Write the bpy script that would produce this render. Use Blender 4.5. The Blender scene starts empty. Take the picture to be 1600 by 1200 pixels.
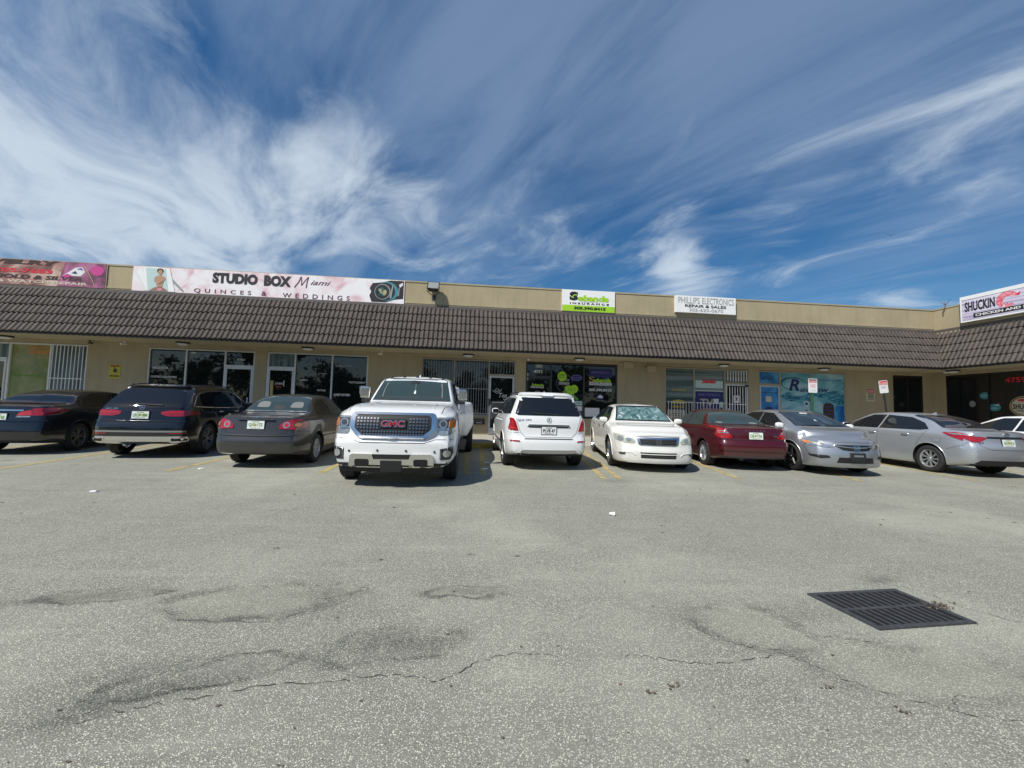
import bpy, bmesh, math, random
import numpy as np
from mathutils import Vector, Matrix
from mathutils.bvhtree import BVHTree
random.seed(7)
R = math.radians
scn = bpy.context.scene
COL = scn.collection

# ------------------------------------------------------------------ camera
CAM_H, PITCH, ROLL, YAW, FPX = 1.30, 3.60, 1.50, 5.58, 640.0
def camera():
    p, r, w = R(PITCH), R(ROLL), R(YAW)
    F = Vector((math.sin(w)*math.cos(p), math.cos(w)*math.cos(p), math.sin(p)))
    Rt = F.cross(Vector((0, 0, 1))).normalized(); U = Rt.cross(F)
    R2 = math.cos(r)*Rt + math.sin(r)*U; U2 = -math.sin(r)*Rt + math.cos(r)*U
    m = Matrix((R2, U2, -F)).transposed().to_4x4(); m.translation = (0, 0, CAM_H)
    cd = bpy.data.cameras.new('camera'); cd.sensor_width = 36; cd.lens = FPX/1600*36
    cd.clip_start = 0.05; cd.clip_end = 3000
    o = bpy.data.objects.new('camera', cd); COL.objects.link(o); o.matrix_world = m
    scn.camera = o
camera()

# ------------------------------------------------------------------ sun and sky
SUN = Vector((-0.60, -0.56, 1.0)).normalized()
sl = bpy.data.lights.new('sun', 'SUN'); sl.energy = 5.0; sl.angle = R(0.5); sl.color = (1, .965, .90)
so = bpy.data.objects.new('sun', sl); COL.objects.link(so)
so.rotation_euler = SUN.to_track_quat('Z', 'Y').to_euler()
so.location = (0, 0, 30)
scn.view_settings.view_transform = 'Standard'; scn.view_settings.look = 'None'
scn.view_settings.exposure = 0.0; scn.view_settings.gamma = 1.0; scn.view_settings.use_curve_mapping = False

def nd(nt, t, **kw):
    n = nt.nodes.new(t)
    for k, v in kw.items():
        if k == 'op': n.operation = v
        elif hasattr(n, k): setattr(n, k, v)
    return n
def world():
    w = bpy.data.worlds.new('World'); scn.world = w; w.use_nodes = True
    nt = w.node_tree; nt.nodes.clear(); L = nt.links.new
    def M(op, a, b=None, c=None):
        n = nt.nodes.new('ShaderNodeMath'); n.operation = op
        for i, x in enumerate((a, b, c)):
            if x is None: continue
            if isinstance(x, (int, float)): n.inputs[i].default_value = x
            else: L(x, n.inputs[i])
        return n.outputs[0]
    def VM(op, a, b=None, s=None):
        n = nt.nodes.new('ShaderNodeVectorMath'); n.operation = op
        for i, x in enumerate((a, b)):
            if x is None: continue
            if isinstance(x, (tuple, list)): n.inputs[i].default_value = x
            else: L(x, n.inputs[i])
        if s is not None: n.inputs['Scale'].default_value = s
        return n
    sky = nd(nt, 'ShaderNodeTexSky'); sky.sky_type = 'NISHITA'; sky.sun_disc = False
    sky.sun_elevation = math.asin(SUN.z); sky.sun_rotation = math.atan2(SUN.x, SUN.y)
    sky.air_density = 1.0; sky.dust_density = 0.6; sky.ozone_density = 2.5
    hs = nd(nt, 'ShaderNodeHueSaturation'); hs.inputs['Saturation'].default_value = 1.36; hs.inputs['Value'].default_value = 1.2
    L(sky.outputs[0], hs.inputs['Color'])
    tc = nd(nt, 'ShaderNodeTexCoord'); d = VM('NORMALIZE', tc.outputs['Generated']).outputs[0]
    sx = nt.nodes.new('ShaderNodeSeparateXYZ'); L(d, sx.inputs[0])
    zz = M('MAXIMUM', sx.outputs[2], 0.0); zc = M('ADD', zz, 0.10)
    # cloud layer seen as a flat sheet overhead; streaks run along azimuth -32 deg
    ca, sa = math.cos(R(-32)), math.sin(R(-32))
    px, py = M('DIVIDE', sx.outputs[0], zc), M('DIVIDE', sx.outputs[1], zc)
    al = M('ADD', M('MULTIPLY', px, sa), M('MULTIPLY', py, ca))
    ac = M('SUBTRACT', M('MULTIPLY', px, ca), M('MULTIPLY', py, sa))
    def comb(a, sa_, b, sb_, c=0.0):
        n = nt.nodes.new('ShaderNodeCombineXYZ'); L(M('MULTIPLY', a, sa_), n.inputs[0]); L(M('MULTIPLY', b, sb_), n.inputs[1]); n.inputs[2].default_value = c
        return n.outputs[0]
    def noise(vec, scale, det, rough, dist=0.0):
        n = nt.nodes.new('ShaderNodeTexNoise'); L(vec, n.inputs['Vector']); n.inputs['Scale'].default_value = scale
        n.inputs['Detail'].default_value = det; n.inputs['Roughness'].default_value = rough; n.inputs['Distortion'].default_value = dist
        return n.outputs[0]
    n_big = noise(comb(al, .45, ac, .8, 3.1), 1.0, 4, .55, .6)
    n_str = noise(comb(al, .55, ac, 1.9, 7.7), 1.3, 8, .62, .55)
    n_wisp = noise(comb(al, 1.0, ac, 1.6, 1.3), 1.7, 9, .60, .75)
    # lobes: (direction from camera, sharpness, weight)
    def lobe(c, k, a):
        v = Vector(c).normalized()
        dt = VM('DOT_PRODUCT', d, tuple(v)).outputs['Value']
        return M('MULTIPLY', M('EXPONENT', M('MULTIPLY', M('SUBTRACT', dt, 1.0), k)), a)
    def acc(lst):
        r = None
        for q in lst:
            e = lobe(*q); r = e if r is None else M('ADD', r, e)
        return r
    thick = acc(LOBES_THICK); veil = acc(LOBES_VEIL); wh = acc(LOBES_WISP)
    def sstep(x, a, b):
        n = nt.nodes.new('ShaderNodeMapRange'); n.interpolation_type = 'SMOOTHSTEP'; L(x, n.inputs[0])
        n.inputs[1].default_value = a; n.inputs[2].default_value = b; return n.outputs[0]
    # bright wispy cloud
    t = M('ADD', M('MULTIPLY', M('SUBTRACT', n_wisp, .5), 2.1), M('ADD', M('MULTIPLY', thick, .60), M('MULTIPLY', wh, .66)))
    dens = M('MULTIPLY', sstep(t, .20, 1.12), .84)
    # thin streaky veil
    t2 = M('ADD', M('ADD', M('MULTIPLY', M('SUBTRACT', n_str, .5), 2.0), M('MULTIPLY', M('SUBTRACT', n_big, .5), 1.1)), M('MULTIPLY_ADD', veil, .50, .0))
    den2 = M('MULTIPLY', sstep(t2, .0, 1.05), .50)
    c1 = nt.nodes.new('ShaderNodeMix'); c1.data_type = 'RGBA'; L(den2, c1.inputs[0]); L(hs.outputs[0], c1.inputs[6]); c1.inputs[7].default_value = (4.3, 5.8, 8.3, 1)
    c2 = nt.nodes.new('ShaderNodeMix'); c2.data_type = 'RGBA'; L(dens, c2.inputs[0]); L(c1.outputs[2], c2.inputs[6]); c2.inputs[7].default_value = (8.7, 10.0, 11.3, 1)
    bg = nd(nt, 'ShaderNodeBackground'); bg.inputs['Strength'].default_value = 0.074
    L(c2.outputs[2], bg.inputs['Color'])
    out = nd(nt, 'ShaderNodeOutputWorld'); L(bg.outputs[0], out.inputs['Surface'])
    w.cycles.sampling_method = 'AUTOMATIC'
LOBES_THICK = [((-.93, 1, .45), 22, .46), ((-1.05, 1, .32), 25, .42), ((-1.05, 1, .72), 30, .34), ((-.67, 1, .47), 45, .42), ((-.46, 1, .38), 70, .46), ((-.70, 1, .80), 110, -.2), ((-.48, 1, .76), 110, -.4), ((-1.1, 1, 1.05), 14, .34)]
LOBES_WISP = [((-.30, 1, .56), 130, .62), ((-.17, 1, .50), 170, .62), ((-.05, 1, .44), 200, .60), ((.10, 1, .42), 260, .50), ((.20, 1, .43), 260, .55), ((.27, 1, .40), 420, .45), ((.33, 1, .30), 260, -.5), ((-.48, 1, .60), 120, .40),
              ((.47, 1, .40), 300, .95), ((.56, 1, .34), 420, .85), ((.37, 1, .31), 600, .75), ((.80, 1, .44), 500, .75), ((1.15, 1, .32), 600, .85), ((.12, 1, .65), 600, .4), ((1.55, 1, 1.0), 40, .38), ((1.5, 1, .7), 60, .3)]
LOBES_VEIL = [((-.1, 1, .95), 9, .75), ((.45, 1, 1.0), 7, .85), ((1.0, 1, .95), 8, .75), ((1.4, 1, .9), 14, .75), ((1.5, 1, .6), 20, .45), ((-1.1, 1, .6), 8, .55), ((-.72, 1, .78), 90, -.35), ((-.52, 1, .75), 90, -.5), ((-.9, 1, 1.1), 9, .6), ((.95, 1, .30), 8, -1.1), ((.25, 1, .5), 60, -.6), ((0, -1, .6), 3.5, .45)]
world()

# ------------------------------------------------------------------ materials
MATS = {}
def new_mat(name):
    m = bpy.data.materials.new(name); m.use_nodes = True; MATS[name] = m
    return m, m.node_tree, m.node_tree.nodes['Principled BSDF']
def mat(name, col, rough=.6, metal=0.0, coat=0.0, spec=.5, noise=0.0, nscale=8.0, bump=0.0, bscale=60.0, emit=None, coord='Object', dirt=0.0, coatr=.04):
    if name in MATS: return MATS[name]
    m, nt, b = new_mat(name); L = nt.links.new
    b.inputs['Base Color'].default_value = (*col, 1); b.inputs['Roughness'].default_value = rough
    b.inputs['Metallic'].default_value = metal; b.inputs['Coat Weight'].default_value = coat; b.inputs['Coat Roughness'].default_value = coatr
    b.inputs['Specular IOR Level'].default_value = spec
    if noise or bump or dirt:
        tc = nt.nodes.new('ShaderNodeTexCoord')
    if noise or dirt:
        n = nt.nodes.new('ShaderNodeTexNoise'); n.inputs['Scale'].default_value = nscale; n.inputs['Detail'].default_value = 6; n.inputs['Roughness'].default_value = .6
        L(tc.outputs[coord], n.inputs['Vector'])
        mx = nt.nodes.new('ShaderNodeMix'); mx.data_type = 'RGBA'
        mx.inputs[6].default_value = (*[c*(1-noise) for c in col], 1); mx.inputs[7].default_value = (*[min(1, c*(1+noise)) for c in col], 1)
        mr = nt.nodes.new('ShaderNodeMapRange'); mr.inputs[1].default_value = .3; mr.inputs[2].default_value = .7
        L(n.outputs[0], mr.inputs[0]); L(mr.outputs[0], mx.inputs[0]); L(mx.outputs[2], b.inputs['Base Color'])
    if bump:
        n2 = nt.nodes.new('ShaderNodeTexNoise'); n2.inputs['Scale'].default_value = bscale; n2.inputs['Detail'].default_value = 5
        L(tc.outputs[coord], n2.inputs['Vector'])
        bp = nt.nodes.new('ShaderNodeBump'); bp.inputs['Strength'].default_value = bump; bp.inputs['Distance'].default_value = .01
        L(n2.outputs[0], bp.inputs['Height']); L(bp.outputs[0], b.inputs['Normal'])
    if emit: b.inputs['Emission Color'].default_value = (*emit, 1); b.inputs['Emission Strength'].default_value = 1
    return m

def asphalt():
    m, nt, b = new_mat('asphalt'); L = nt.links.new
    geo = nt.nodes.new('ShaderNodeNewGeometry'); pos = geo.outputs['Position']
    def M(op, a, b_=None, c=None, clamp=False):
        n = nt.nodes.new('ShaderNodeMath'); n.operation = op; n.use_clamp = clamp
        for i, x in enumerate((a, b_, c)):
            if x is None: continue
            if isinstance(x, (int, float)): n.inputs[i].default_value = x
            else: L(x, n.inputs[i])
        return n.outputs[0]
    def noise(scale, det=5, rough=.6, vec=None, dist=0):
        n = nt.nodes.new('ShaderNodeTexNoise'); n.inputs['Scale'].default_value = scale; n.inputs['Detail'].default_value = det
        n.inputs['Roughness'].default_value = rough; n.inputs['Distortion'].default_value = dist; L(vec or pos, n.inputs['Vector']); return n.outputs[0]
    def mr(x, a, b_, c=0., d=1., smooth=True):
        n = nt.nodes.new('ShaderNodeMapRange'); L(x, n.inputs[0])
        if smooth: n.interpolation_type = 'SMOOTHSTEP'
        for i, v in zip((1, 2, 3, 4), (a, b_, c, d)): n.inputs[i].default_value = v
        return n.outputs[0]
    def mix(f, a, c, bt='MIX'):
        n = nt.nodes.new('ShaderNodeMix'); n.data_type = 'RGBA'; n.blend_type = bt
        for i, x in ((0, f), (6, a), (7, c)):
            if isinstance(x, (int, float)): n.inputs[i].default_value = x
            elif isinstance(x, tuple): n.inputs[i].default_value = (*x, 1)
            else: L(x, n.inputs[i])
        return n.outputs[2]
    v = nt.nodes.new('ShaderNodeTexVoronoi'); v.inputs['Scale'].default_value = 150; v.inputs['Randomness'].default_value = 1; L(pos, v.inputs['Vector'])
    sep = nt.nodes.new('ShaderNodeSeparateColor'); L(v.outputs['Color'], sep.inputs[0])
    stone = M('MULTIPLY', mr(sep.outputs[0], .22, .40), mr(v.outputs['Distance'], .62, .30), clamp=True)
    v2 = nt.nodes.new('ShaderNodeTexVoronoi'); v2.inputs['Scale'].default_value = 330; L(pos, v2.inputs['Vector'])
    sep2 = nt.nodes.new('ShaderNodeSeparateColor'); L(v2.outputs['Color'], sep2.inputs[0])
    binder = mix(sep2.outputs[1], (.065, .065, .062), (.20, .20, .19))
    stonec = mix(M('POWER', sep.outputs[1], 1.6), (.20, .20, .188), (.66, .65, .56))
    sxyz = nt.nodes.new('ShaderNodeSeparateXYZ'); L(pos, sxyz.inputs[0])
    wx = M('ADD', sxyz.outputs[0], M('MULTIPLY', M('SUBTRACT', noise(2.3, 5), .5), .5))
    wy = M('ADD', sxyz.outputs[1], M('MULTIPLY', M('SUBTRACT', noise(2.9, 5), .5), .28))
    # stains, and shade of shallow hollows put into the colour (x, y, rx, ry, angle, strength)
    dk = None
    for (x, y, rx, ry, an, s) in STAINS_AND_SHADE:
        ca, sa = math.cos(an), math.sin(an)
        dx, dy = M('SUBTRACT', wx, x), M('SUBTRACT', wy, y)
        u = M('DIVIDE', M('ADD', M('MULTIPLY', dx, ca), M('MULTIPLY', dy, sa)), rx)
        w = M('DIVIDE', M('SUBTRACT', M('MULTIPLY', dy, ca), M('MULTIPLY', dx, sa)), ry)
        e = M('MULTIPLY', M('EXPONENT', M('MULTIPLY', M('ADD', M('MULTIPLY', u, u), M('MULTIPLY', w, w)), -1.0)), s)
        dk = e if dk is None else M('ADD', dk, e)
    rim, inside, pale_in = None, None, None
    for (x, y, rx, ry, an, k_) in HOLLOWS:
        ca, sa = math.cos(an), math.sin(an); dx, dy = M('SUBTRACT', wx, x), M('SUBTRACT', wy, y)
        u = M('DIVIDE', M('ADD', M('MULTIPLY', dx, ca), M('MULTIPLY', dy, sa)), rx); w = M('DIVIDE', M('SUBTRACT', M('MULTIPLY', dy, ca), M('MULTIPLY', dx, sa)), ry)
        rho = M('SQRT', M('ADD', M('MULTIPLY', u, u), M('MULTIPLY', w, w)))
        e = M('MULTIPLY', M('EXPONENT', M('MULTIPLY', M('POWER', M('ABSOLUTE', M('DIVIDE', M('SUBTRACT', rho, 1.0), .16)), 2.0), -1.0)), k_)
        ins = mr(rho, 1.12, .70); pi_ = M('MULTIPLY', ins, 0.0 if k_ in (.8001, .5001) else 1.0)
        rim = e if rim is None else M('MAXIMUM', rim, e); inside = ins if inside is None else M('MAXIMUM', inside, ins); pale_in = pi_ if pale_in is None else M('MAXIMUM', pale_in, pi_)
    dk = M('ADD', M('MULTIPLY', dk, .85), M('MULTIPLY', rim, mr(noise(3.1, 4, .6), .40, .60)))  # hollow rims darkened in the colour too, as a painted shaded lip
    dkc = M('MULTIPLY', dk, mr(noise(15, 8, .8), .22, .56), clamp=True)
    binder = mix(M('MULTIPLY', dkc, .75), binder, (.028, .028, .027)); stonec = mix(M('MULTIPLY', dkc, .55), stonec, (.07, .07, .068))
    near = mix(M('MULTIPLY', pale_in, .17), mix(stone, binder, stonec), (.27, .262, .215))
    # wear: pale sun-bleached film growing with broad noise, tyre-polished lanes
    big = noise(.33, 5, .6); mid = noise(1.7, 6, .65); fine = noise(22, 5, .7)
    c = mix(M('MULTIPLY', mr(mid, .25, .75, .0, .26), M('SUBTRACT', 1.0, dkc, clamp=True)), near, (.30, .30, .275))
    pale = M('MULTIPLY', mr(big, .45, .70, 0, .36), M('SUBTRACT', 1.0, dkc, clamp=True))
    c = mix(pale, c, (.40, .40, .36))
    c = mix(mr(fine, .35, .75, 0, .22), c, (.15, .15, .145))
    # faint curved scuffs drawn out along the driving aisle
    mp = nt.nodes.new('ShaderNodeMapping'); mp.inputs['Scale'].default_value = (.35, 3.0, 1); L(pos, mp.inputs['Vector'])
    sc = noise(1.3, 7, .7, mp.outputs[0], .8)
    c = mix(mr(sc, .52, .76, 0, .22), c, (.42, .42, .385))
    c = mix(mr(sc, .46, .28, 0, .38), c, (.17, .17, .165))
    # oil drips and blackened patches in the stalls
    oil = M('MULTIPLY', mr(noise(2.6, 4, .6), .62, .74), mr(sxyz.outputs[1], 7.2, 8.6), clamp=True)
    c = mix(M('MULTIPLY', oil, .5), c, (.06, .06, .058))
    gm = nt.nodes.new('ShaderNodeMix'); gm.data_type = 'RGBA'; gm.blend_type = 'MULTIPLY'; gm.inputs[0].default_value = 1
    L(c, gm.inputs[6]); gm.inputs[7].default_value = (1.36, 1.355, 1.20, 1)
    L(gm.outputs[2], b.inputs['Base Color'])
    b.inputs['Roughness'].default_value = .88; b.inputs['Specular IOR Level'].default_value = .3
    h = M('ADD', M('MULTIPLY', stone, .6), M('MULTIPLY', fine, .5))
    bp = nt.nodes.new('ShaderNodeBump'); bp.inputs['Strength'].default_value = .75; bp.inputs['Distance'].default_value = .004
    L(h, bp.inputs['Height'])
    b2 = nt.nodes.new('ShaderNodeBump'); b2.inputs['Strength'].default_value = 1.0; b2.inputs['Distance'].default_value = .012; L(inside, b2.inputs['Height']); b2.invert = True
    L(b2.outputs[0], bp.inputs['Normal']); L(bp.outputs[0], b.inputs['Normal'])
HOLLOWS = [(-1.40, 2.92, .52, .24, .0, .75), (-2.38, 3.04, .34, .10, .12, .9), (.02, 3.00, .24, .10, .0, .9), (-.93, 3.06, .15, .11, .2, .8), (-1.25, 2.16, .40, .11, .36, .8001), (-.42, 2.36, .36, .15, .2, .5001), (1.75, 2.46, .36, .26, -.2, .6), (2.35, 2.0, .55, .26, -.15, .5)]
STAINS_AND_SHADE = [(-2.35, 3.06, .34, .09, .15, .9), (-2.65, 2.98, .30, .08, .1, .5), (-.02, 3.02, .24, .08, .0, .8), (.15, 2.98, .14, .05, .0, .5), (-1.0, 3.04, .32, .07, .1, .55), (-.86, 2.88, .14, .14, .3, .5), (-1.55, 3.08, .35, .05, .25, .5),
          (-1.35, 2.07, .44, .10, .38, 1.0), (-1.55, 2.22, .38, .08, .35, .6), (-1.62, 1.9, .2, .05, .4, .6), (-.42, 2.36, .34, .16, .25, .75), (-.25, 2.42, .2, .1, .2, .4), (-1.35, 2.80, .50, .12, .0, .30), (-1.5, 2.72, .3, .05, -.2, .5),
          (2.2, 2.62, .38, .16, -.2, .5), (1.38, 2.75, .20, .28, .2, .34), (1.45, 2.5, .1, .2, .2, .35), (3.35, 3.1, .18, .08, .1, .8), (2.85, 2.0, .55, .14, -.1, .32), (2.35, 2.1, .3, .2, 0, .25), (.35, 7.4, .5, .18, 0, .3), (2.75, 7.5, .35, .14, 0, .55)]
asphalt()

mat('paint_yellow', (.42, .33, .13), .8, noise=.35, nscale=14, bump=.4, bscale=200, coord='Object')
mat('crack', (.045, .042, .038), .95); mat('pit_shade', (.003, .003, .003), .95)
mat('concrete', (.38, .36, .31), .85, noise=.18, nscale=6, bump=.4, bscale=90)
mat('curb_yellow', (.42, .33, .06), .8, noise=.4, nscale=5, bump=.3)
def stucco(name, col):
    m, nt, b = new_mat(name); L = nt.links.new
    geo = nt.nodes.new('ShaderNodeNewGeometry'); pos = geo.outputs['Position']
    def noise(scale, det, vec=pos, rough=.6):
        n = nt.nodes.new('ShaderNodeTexNoise'); n.inputs['Scale'].default_value = scale; n.inputs['Detail'].default_value = det; n.inputs['Roughness'].default_value = rough; L(vec, n.inputs['Vector']); return n.outputs[0]
    def mix(f, a, c):
        n = nt.nodes.new('ShaderNodeMix'); n.data_type = 'RGBA'; L(f, n.inputs[0])
        if isinstance(a, tuple): n.inputs[6].default_value = (*a, 1)
        else: L(a, n.inputs[6])
        n.inputs[7].default_value = (*c, 1); return n.outputs[2]
    def mr(x, a, b_, c, d):
        n = nt.nodes.new('ShaderNodeMapRange'); L(x, n.inputs[0])
        for i, v in zip((1, 2, 3, 4), (a, b_, c, d)): n.inputs[i].default_value = v
        return n.outputs[0]
    mp = nt.nodes.new('ShaderNodeMapping'); mp.inputs['Scale'].default_value = (3.2, 3.2, .35); L(pos, mp.inputs['Vector'])
    c = mix(mr(noise(1.1, 6), .35, .7, 0, .55), col, tuple(x*.72 for x in col))
    c = mix(mr(noise(1.6, 7, mp.outputs[0], .7), .48, .72, 0, .34), c, tuple(x*.58 for x in col))
    c = mix(mr(noise(9, 6, rough=.75), .60, .75, 0, .30), c, (.30, .25, .2))
    L(c, b.inputs['Base Color']); b.inputs['Roughness'].default_value = .9; b.inputs['Specular IOR Level'].default_value = .2
    bp = nt.nodes.new('ShaderNodeBump'); bp.inputs['Strength'].default_value = .5; bp.inputs['Distance'].default_value = .008
    L(noise(45, 6), bp.inputs['Height']); L(bp.outputs[0], b.inputs['Normal'])
stucco('stucco', (.415, .35, .225)); stucco('stucco_soffit', (.42, .365, .24))
def tile_mat():
    m, nt, b = new_mat('tile'); L = nt.links.new
    oi = nt.nodes.new('ShaderNodeObjectInfo'); geo = nt.nodes.new('ShaderNodeNewGeometry')
    n = nt.nodes.new('ShaderNodeTexNoise'); n.inputs['Scale'].default_value = 5; n.inputs['Detail'].default_value = 7; n.inputs['Roughness'].default_value = .7; L(geo.outputs['Position'], n.inputs['Vector'])
    v = nt.nodes.new('ShaderNodeTexVoronoi'); v.inputs['Scale'].default_value = 3.3; L(geo.outputs['Position'], v.inputs['Vector'])
    sp = nt.nodes.new('ShaderNodeSeparateColor'); L(v.outputs['Color'], sp.inputs[0])
    mx = nt.nodes.new('ShaderNodeMix'); mx.data_type = 'RGBA'; mx.inputs[6].default_value = (.028, .021, .017, 1); mx.inputs[7].default_value = (.075, .060, .050, 1)
    a = nt.nodes.new('ShaderNodeMath'); a.operation = 'MULTIPLY_ADD'; L(n.outputs[0], a.inputs[0]); a.inputs[1].default_value = .75
    a2 = nt.nodes.new('ShaderNodeMath'); a2.operation = 'MULTIPLY'; L(sp.outputs[0], a2.inputs[0]); a2.inputs[1].default_value = .5; L(a2.outputs[0], a.inputs[2])
    L(a.outputs[0], mx.inputs[0]); L(mx.outputs[2], b.inputs['Base Color']); b.inputs['Roughness'].default_value = .62; b.inputs['Specular IOR Level'].default_value = .35
tile_mat()
mat('tile_cap', (.10, .085, .078), .55, noise=.15)
mat('drip_dark', (.03, .028, .026), .8)
mat('alu', (.56, .57, .56), .42, metal=.35, noise=.08)
mat('alu_white', (.62, .63, .61), .5, noise=.06)
mat('alu_dark', (.035, .035, .035), .4)
mat('alu_tan', (.34, .31, .24), .6, noise=.1)
mat('black', (.012, .012, .012), .5)
mat('black_gloss', (.01, .01, .011), .15, coat=.6)
mat('rubber', (.022, .021, .021), .82, noise=.3, nscale=20, bump=.3, bscale=60)
mat('iron', (.06, .062, .065), .62, metal=.2, noise=.35, nscale=30, bump=.5, bscale=80)
mat('chrome', (.80, .79, .76), .20, metal=1.0, bump=.05, bscale=30)
mat('chrome_dull', (.55, .56, .57), .28, metal=1.0)
mat('white', (.80, .80, .78), .55, noise=.05)
mat('white_gloss', (.80, .80, .79), .3, coat=.4)
mat('sign_white', (.82, .82, .80), .5, noise=.04, nscale=3)
mat('red_sign', (.34, .010, .016), .45)
mat('green_post', (.02, .11, .06), .5, noise=.2)
mat('yellow_sign', (.46, .38, .03), .5, noise=.06)
mat('beige_box', (.42, .36, .24), .7, noise=.1)
mat('bark', (.12, .09, .06), .9, noise=.3)
mat('leaf_dark', (.035, .06, .022), .8, noise=.4, nscale=2)
mat('leaf_mid', (.06, .095, .03), .8, noise=.35, nscale=2)
def glassm(name, col=(.006, .008, .008), rough=.03, spec=.5):
    return mat(name, col, rough, spec=spec, coat=.0)
glassm('store_glass', (.008, .010, .010), .02, .7); glassm('car_glass', (.010, .012, .014), .03, .7)
glassm('car_glass_green', (.035, .055, .055), .05, .6)

# ------------------------------------------------------------------ mesh helpers
class MB:
    def __init__(s): s.v, s.f, s.mi = [], [], []
    def add(s, vs, fs, mi=0):
        k = len(s.v); s.v += [tuple(v) for v in vs]; s.f += [tuple(i+k for i in f) for f in fs]; s.mi += [mi]*len(fs)
    def box(s, x0, x1, y0, y1, z0, z1, mi=0):
        s.add([(x0, y0, z0), (x1, y0, z0), (x1, y1, z0), (x0, y1, z0), (x0, y0, z1), (x1, y0, z1), (x1, y1, z1), (x0, y1, z1)],
              [(3, 2, 1, 0), (4, 5, 6, 7), (0, 1, 5, 4), (1, 2, 6, 5), (2, 3, 7, 6), (3, 0, 4, 7)], mi)
    def prism(s, poly, y0, y1, mi=0):        # polygon in (x, z), from y0 (front) to y1
        n = len(poly)
        s.add([(x, y0, z) for x, z in poly]+[(x, y1, z) for x, z in poly],
              [tuple(range(n)), tuple(range(2*n-1, n-1, -1))]+[(i, i+n, (i+1) % n+n, (i+1) % n) for i in range(n)], mi)
    def tube(s, pts, r, n=8, mi=0, cap=True):
        pts = [Vector(p) for p in pts]; rr = r if isinstance(r, (list, tuple)) else [r]*len(pts); vs = []
        for i, p in enumerate(pts):
            a = pts[min(i+1, len(pts)-1)]-pts[max(i-1, 0)]; a.normalize()
            u = a.cross(Vector((0, 0, 1)) if abs(a.z) < .9 else Vector((1, 0, 0))).normalized(); w = a.cross(u)
            vs += [p+(u*math.cos(t)+w*math.sin(t))*rr[i] for t in [2*math.pi*k/n for k in range(n)]]
        fs = [(i*n+k, i*n+(k+1) % n, (i+1)*n+(k+1) % n, (i+1)*n+k) for i in range(len(pts)-1) for k in range(n)]
        if cap: fs += [tuple(range(n-1, -1, -1)), tuple(range((len(pts)-1)*n, len(pts)*n))]
        s.add(vs, fs, mi)
    def lathe(s, prof, n=32, mi=0, axis='y'):    # prof: (radius, along)
        vs = []
        for r, a in prof:
            for k in range(n):
                t = 2*math.pi*k/n; c, q = r*math.cos(t), r*math.sin(t)
                vs.append((c, a, q) if axis == 'y' else ((c, q, a) if axis == 'z' else (a, c, q)))
        m = len(prof)
        s.add(vs, [(i*n+k, i*n+(k+1) % n, (i+1)*n+(k+1) % n, (i+1)*n+k) for i in range(m-1) for k in range(n)], mi)
    def xf(s, M):
        s.v = [tuple(M @ Vector(v)) for v in s.v]; return s
def smooth(me, ang=35):
    me.polygons.foreach_set('use_smooth', [True]*len(me.polygons)); me.set_sharp_from_angle(angle=R(ang))
def link(name, me, parent=None, loc=None, rot=None):
    o = bpy.data.objects.new(name, me); COL.objects.link(o)
    if parent: o.parent = parent
    if loc: o.location = loc
    if rot: o.rotation_euler = rot
    return o
def build(name, mb, m, parent=None, sm=None, loc=None, rot=None, fix=True):
    me = bpy.data.meshes.new(name); me.from_pydata(mb.v, [], mb.f)
    for q in (m if isinstance(m, (list, tuple)) else [m]): me.materials.append(MATS[q])
    if any(mb.mi): me.polygons.foreach_set('material_index', mb.mi)
    if fix:
        bm = bmesh.new(); bm.from_mesh(me); bmesh.ops.recalc_face_normals(bm, faces=bm.faces); bm.to_mesh(me); bm.free()
    me.update()
    if sm: smooth(me, sm)
    return link(name, me, parent, loc, rot)
def box(name, b, m, parent=None, **k):
    mb = MB(); mb.box(*b); return build(name, mb, m, parent, **k)
def thing(name, label, cat, loc=(0, 0, 0), rz=0.0, group=None):
    o = bpy.data.objects.new(name, None); COL.objects.link(o); o.location = loc; o.rotation_euler = (0, 0, rz)
    o.empty_display_size = .2
    o['label'] = label; o['category'] = cat
    if group: o['group'] = group
    return o
def tag(o, label, cat, group=None):
    o['label'] = label; o['category'] = cat
    if group: o['group'] = group
    return o
def struct(o): o['kind'] = 'structure'; return o
def stuff(o): o['kind'] = 'stuff'; return o

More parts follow.
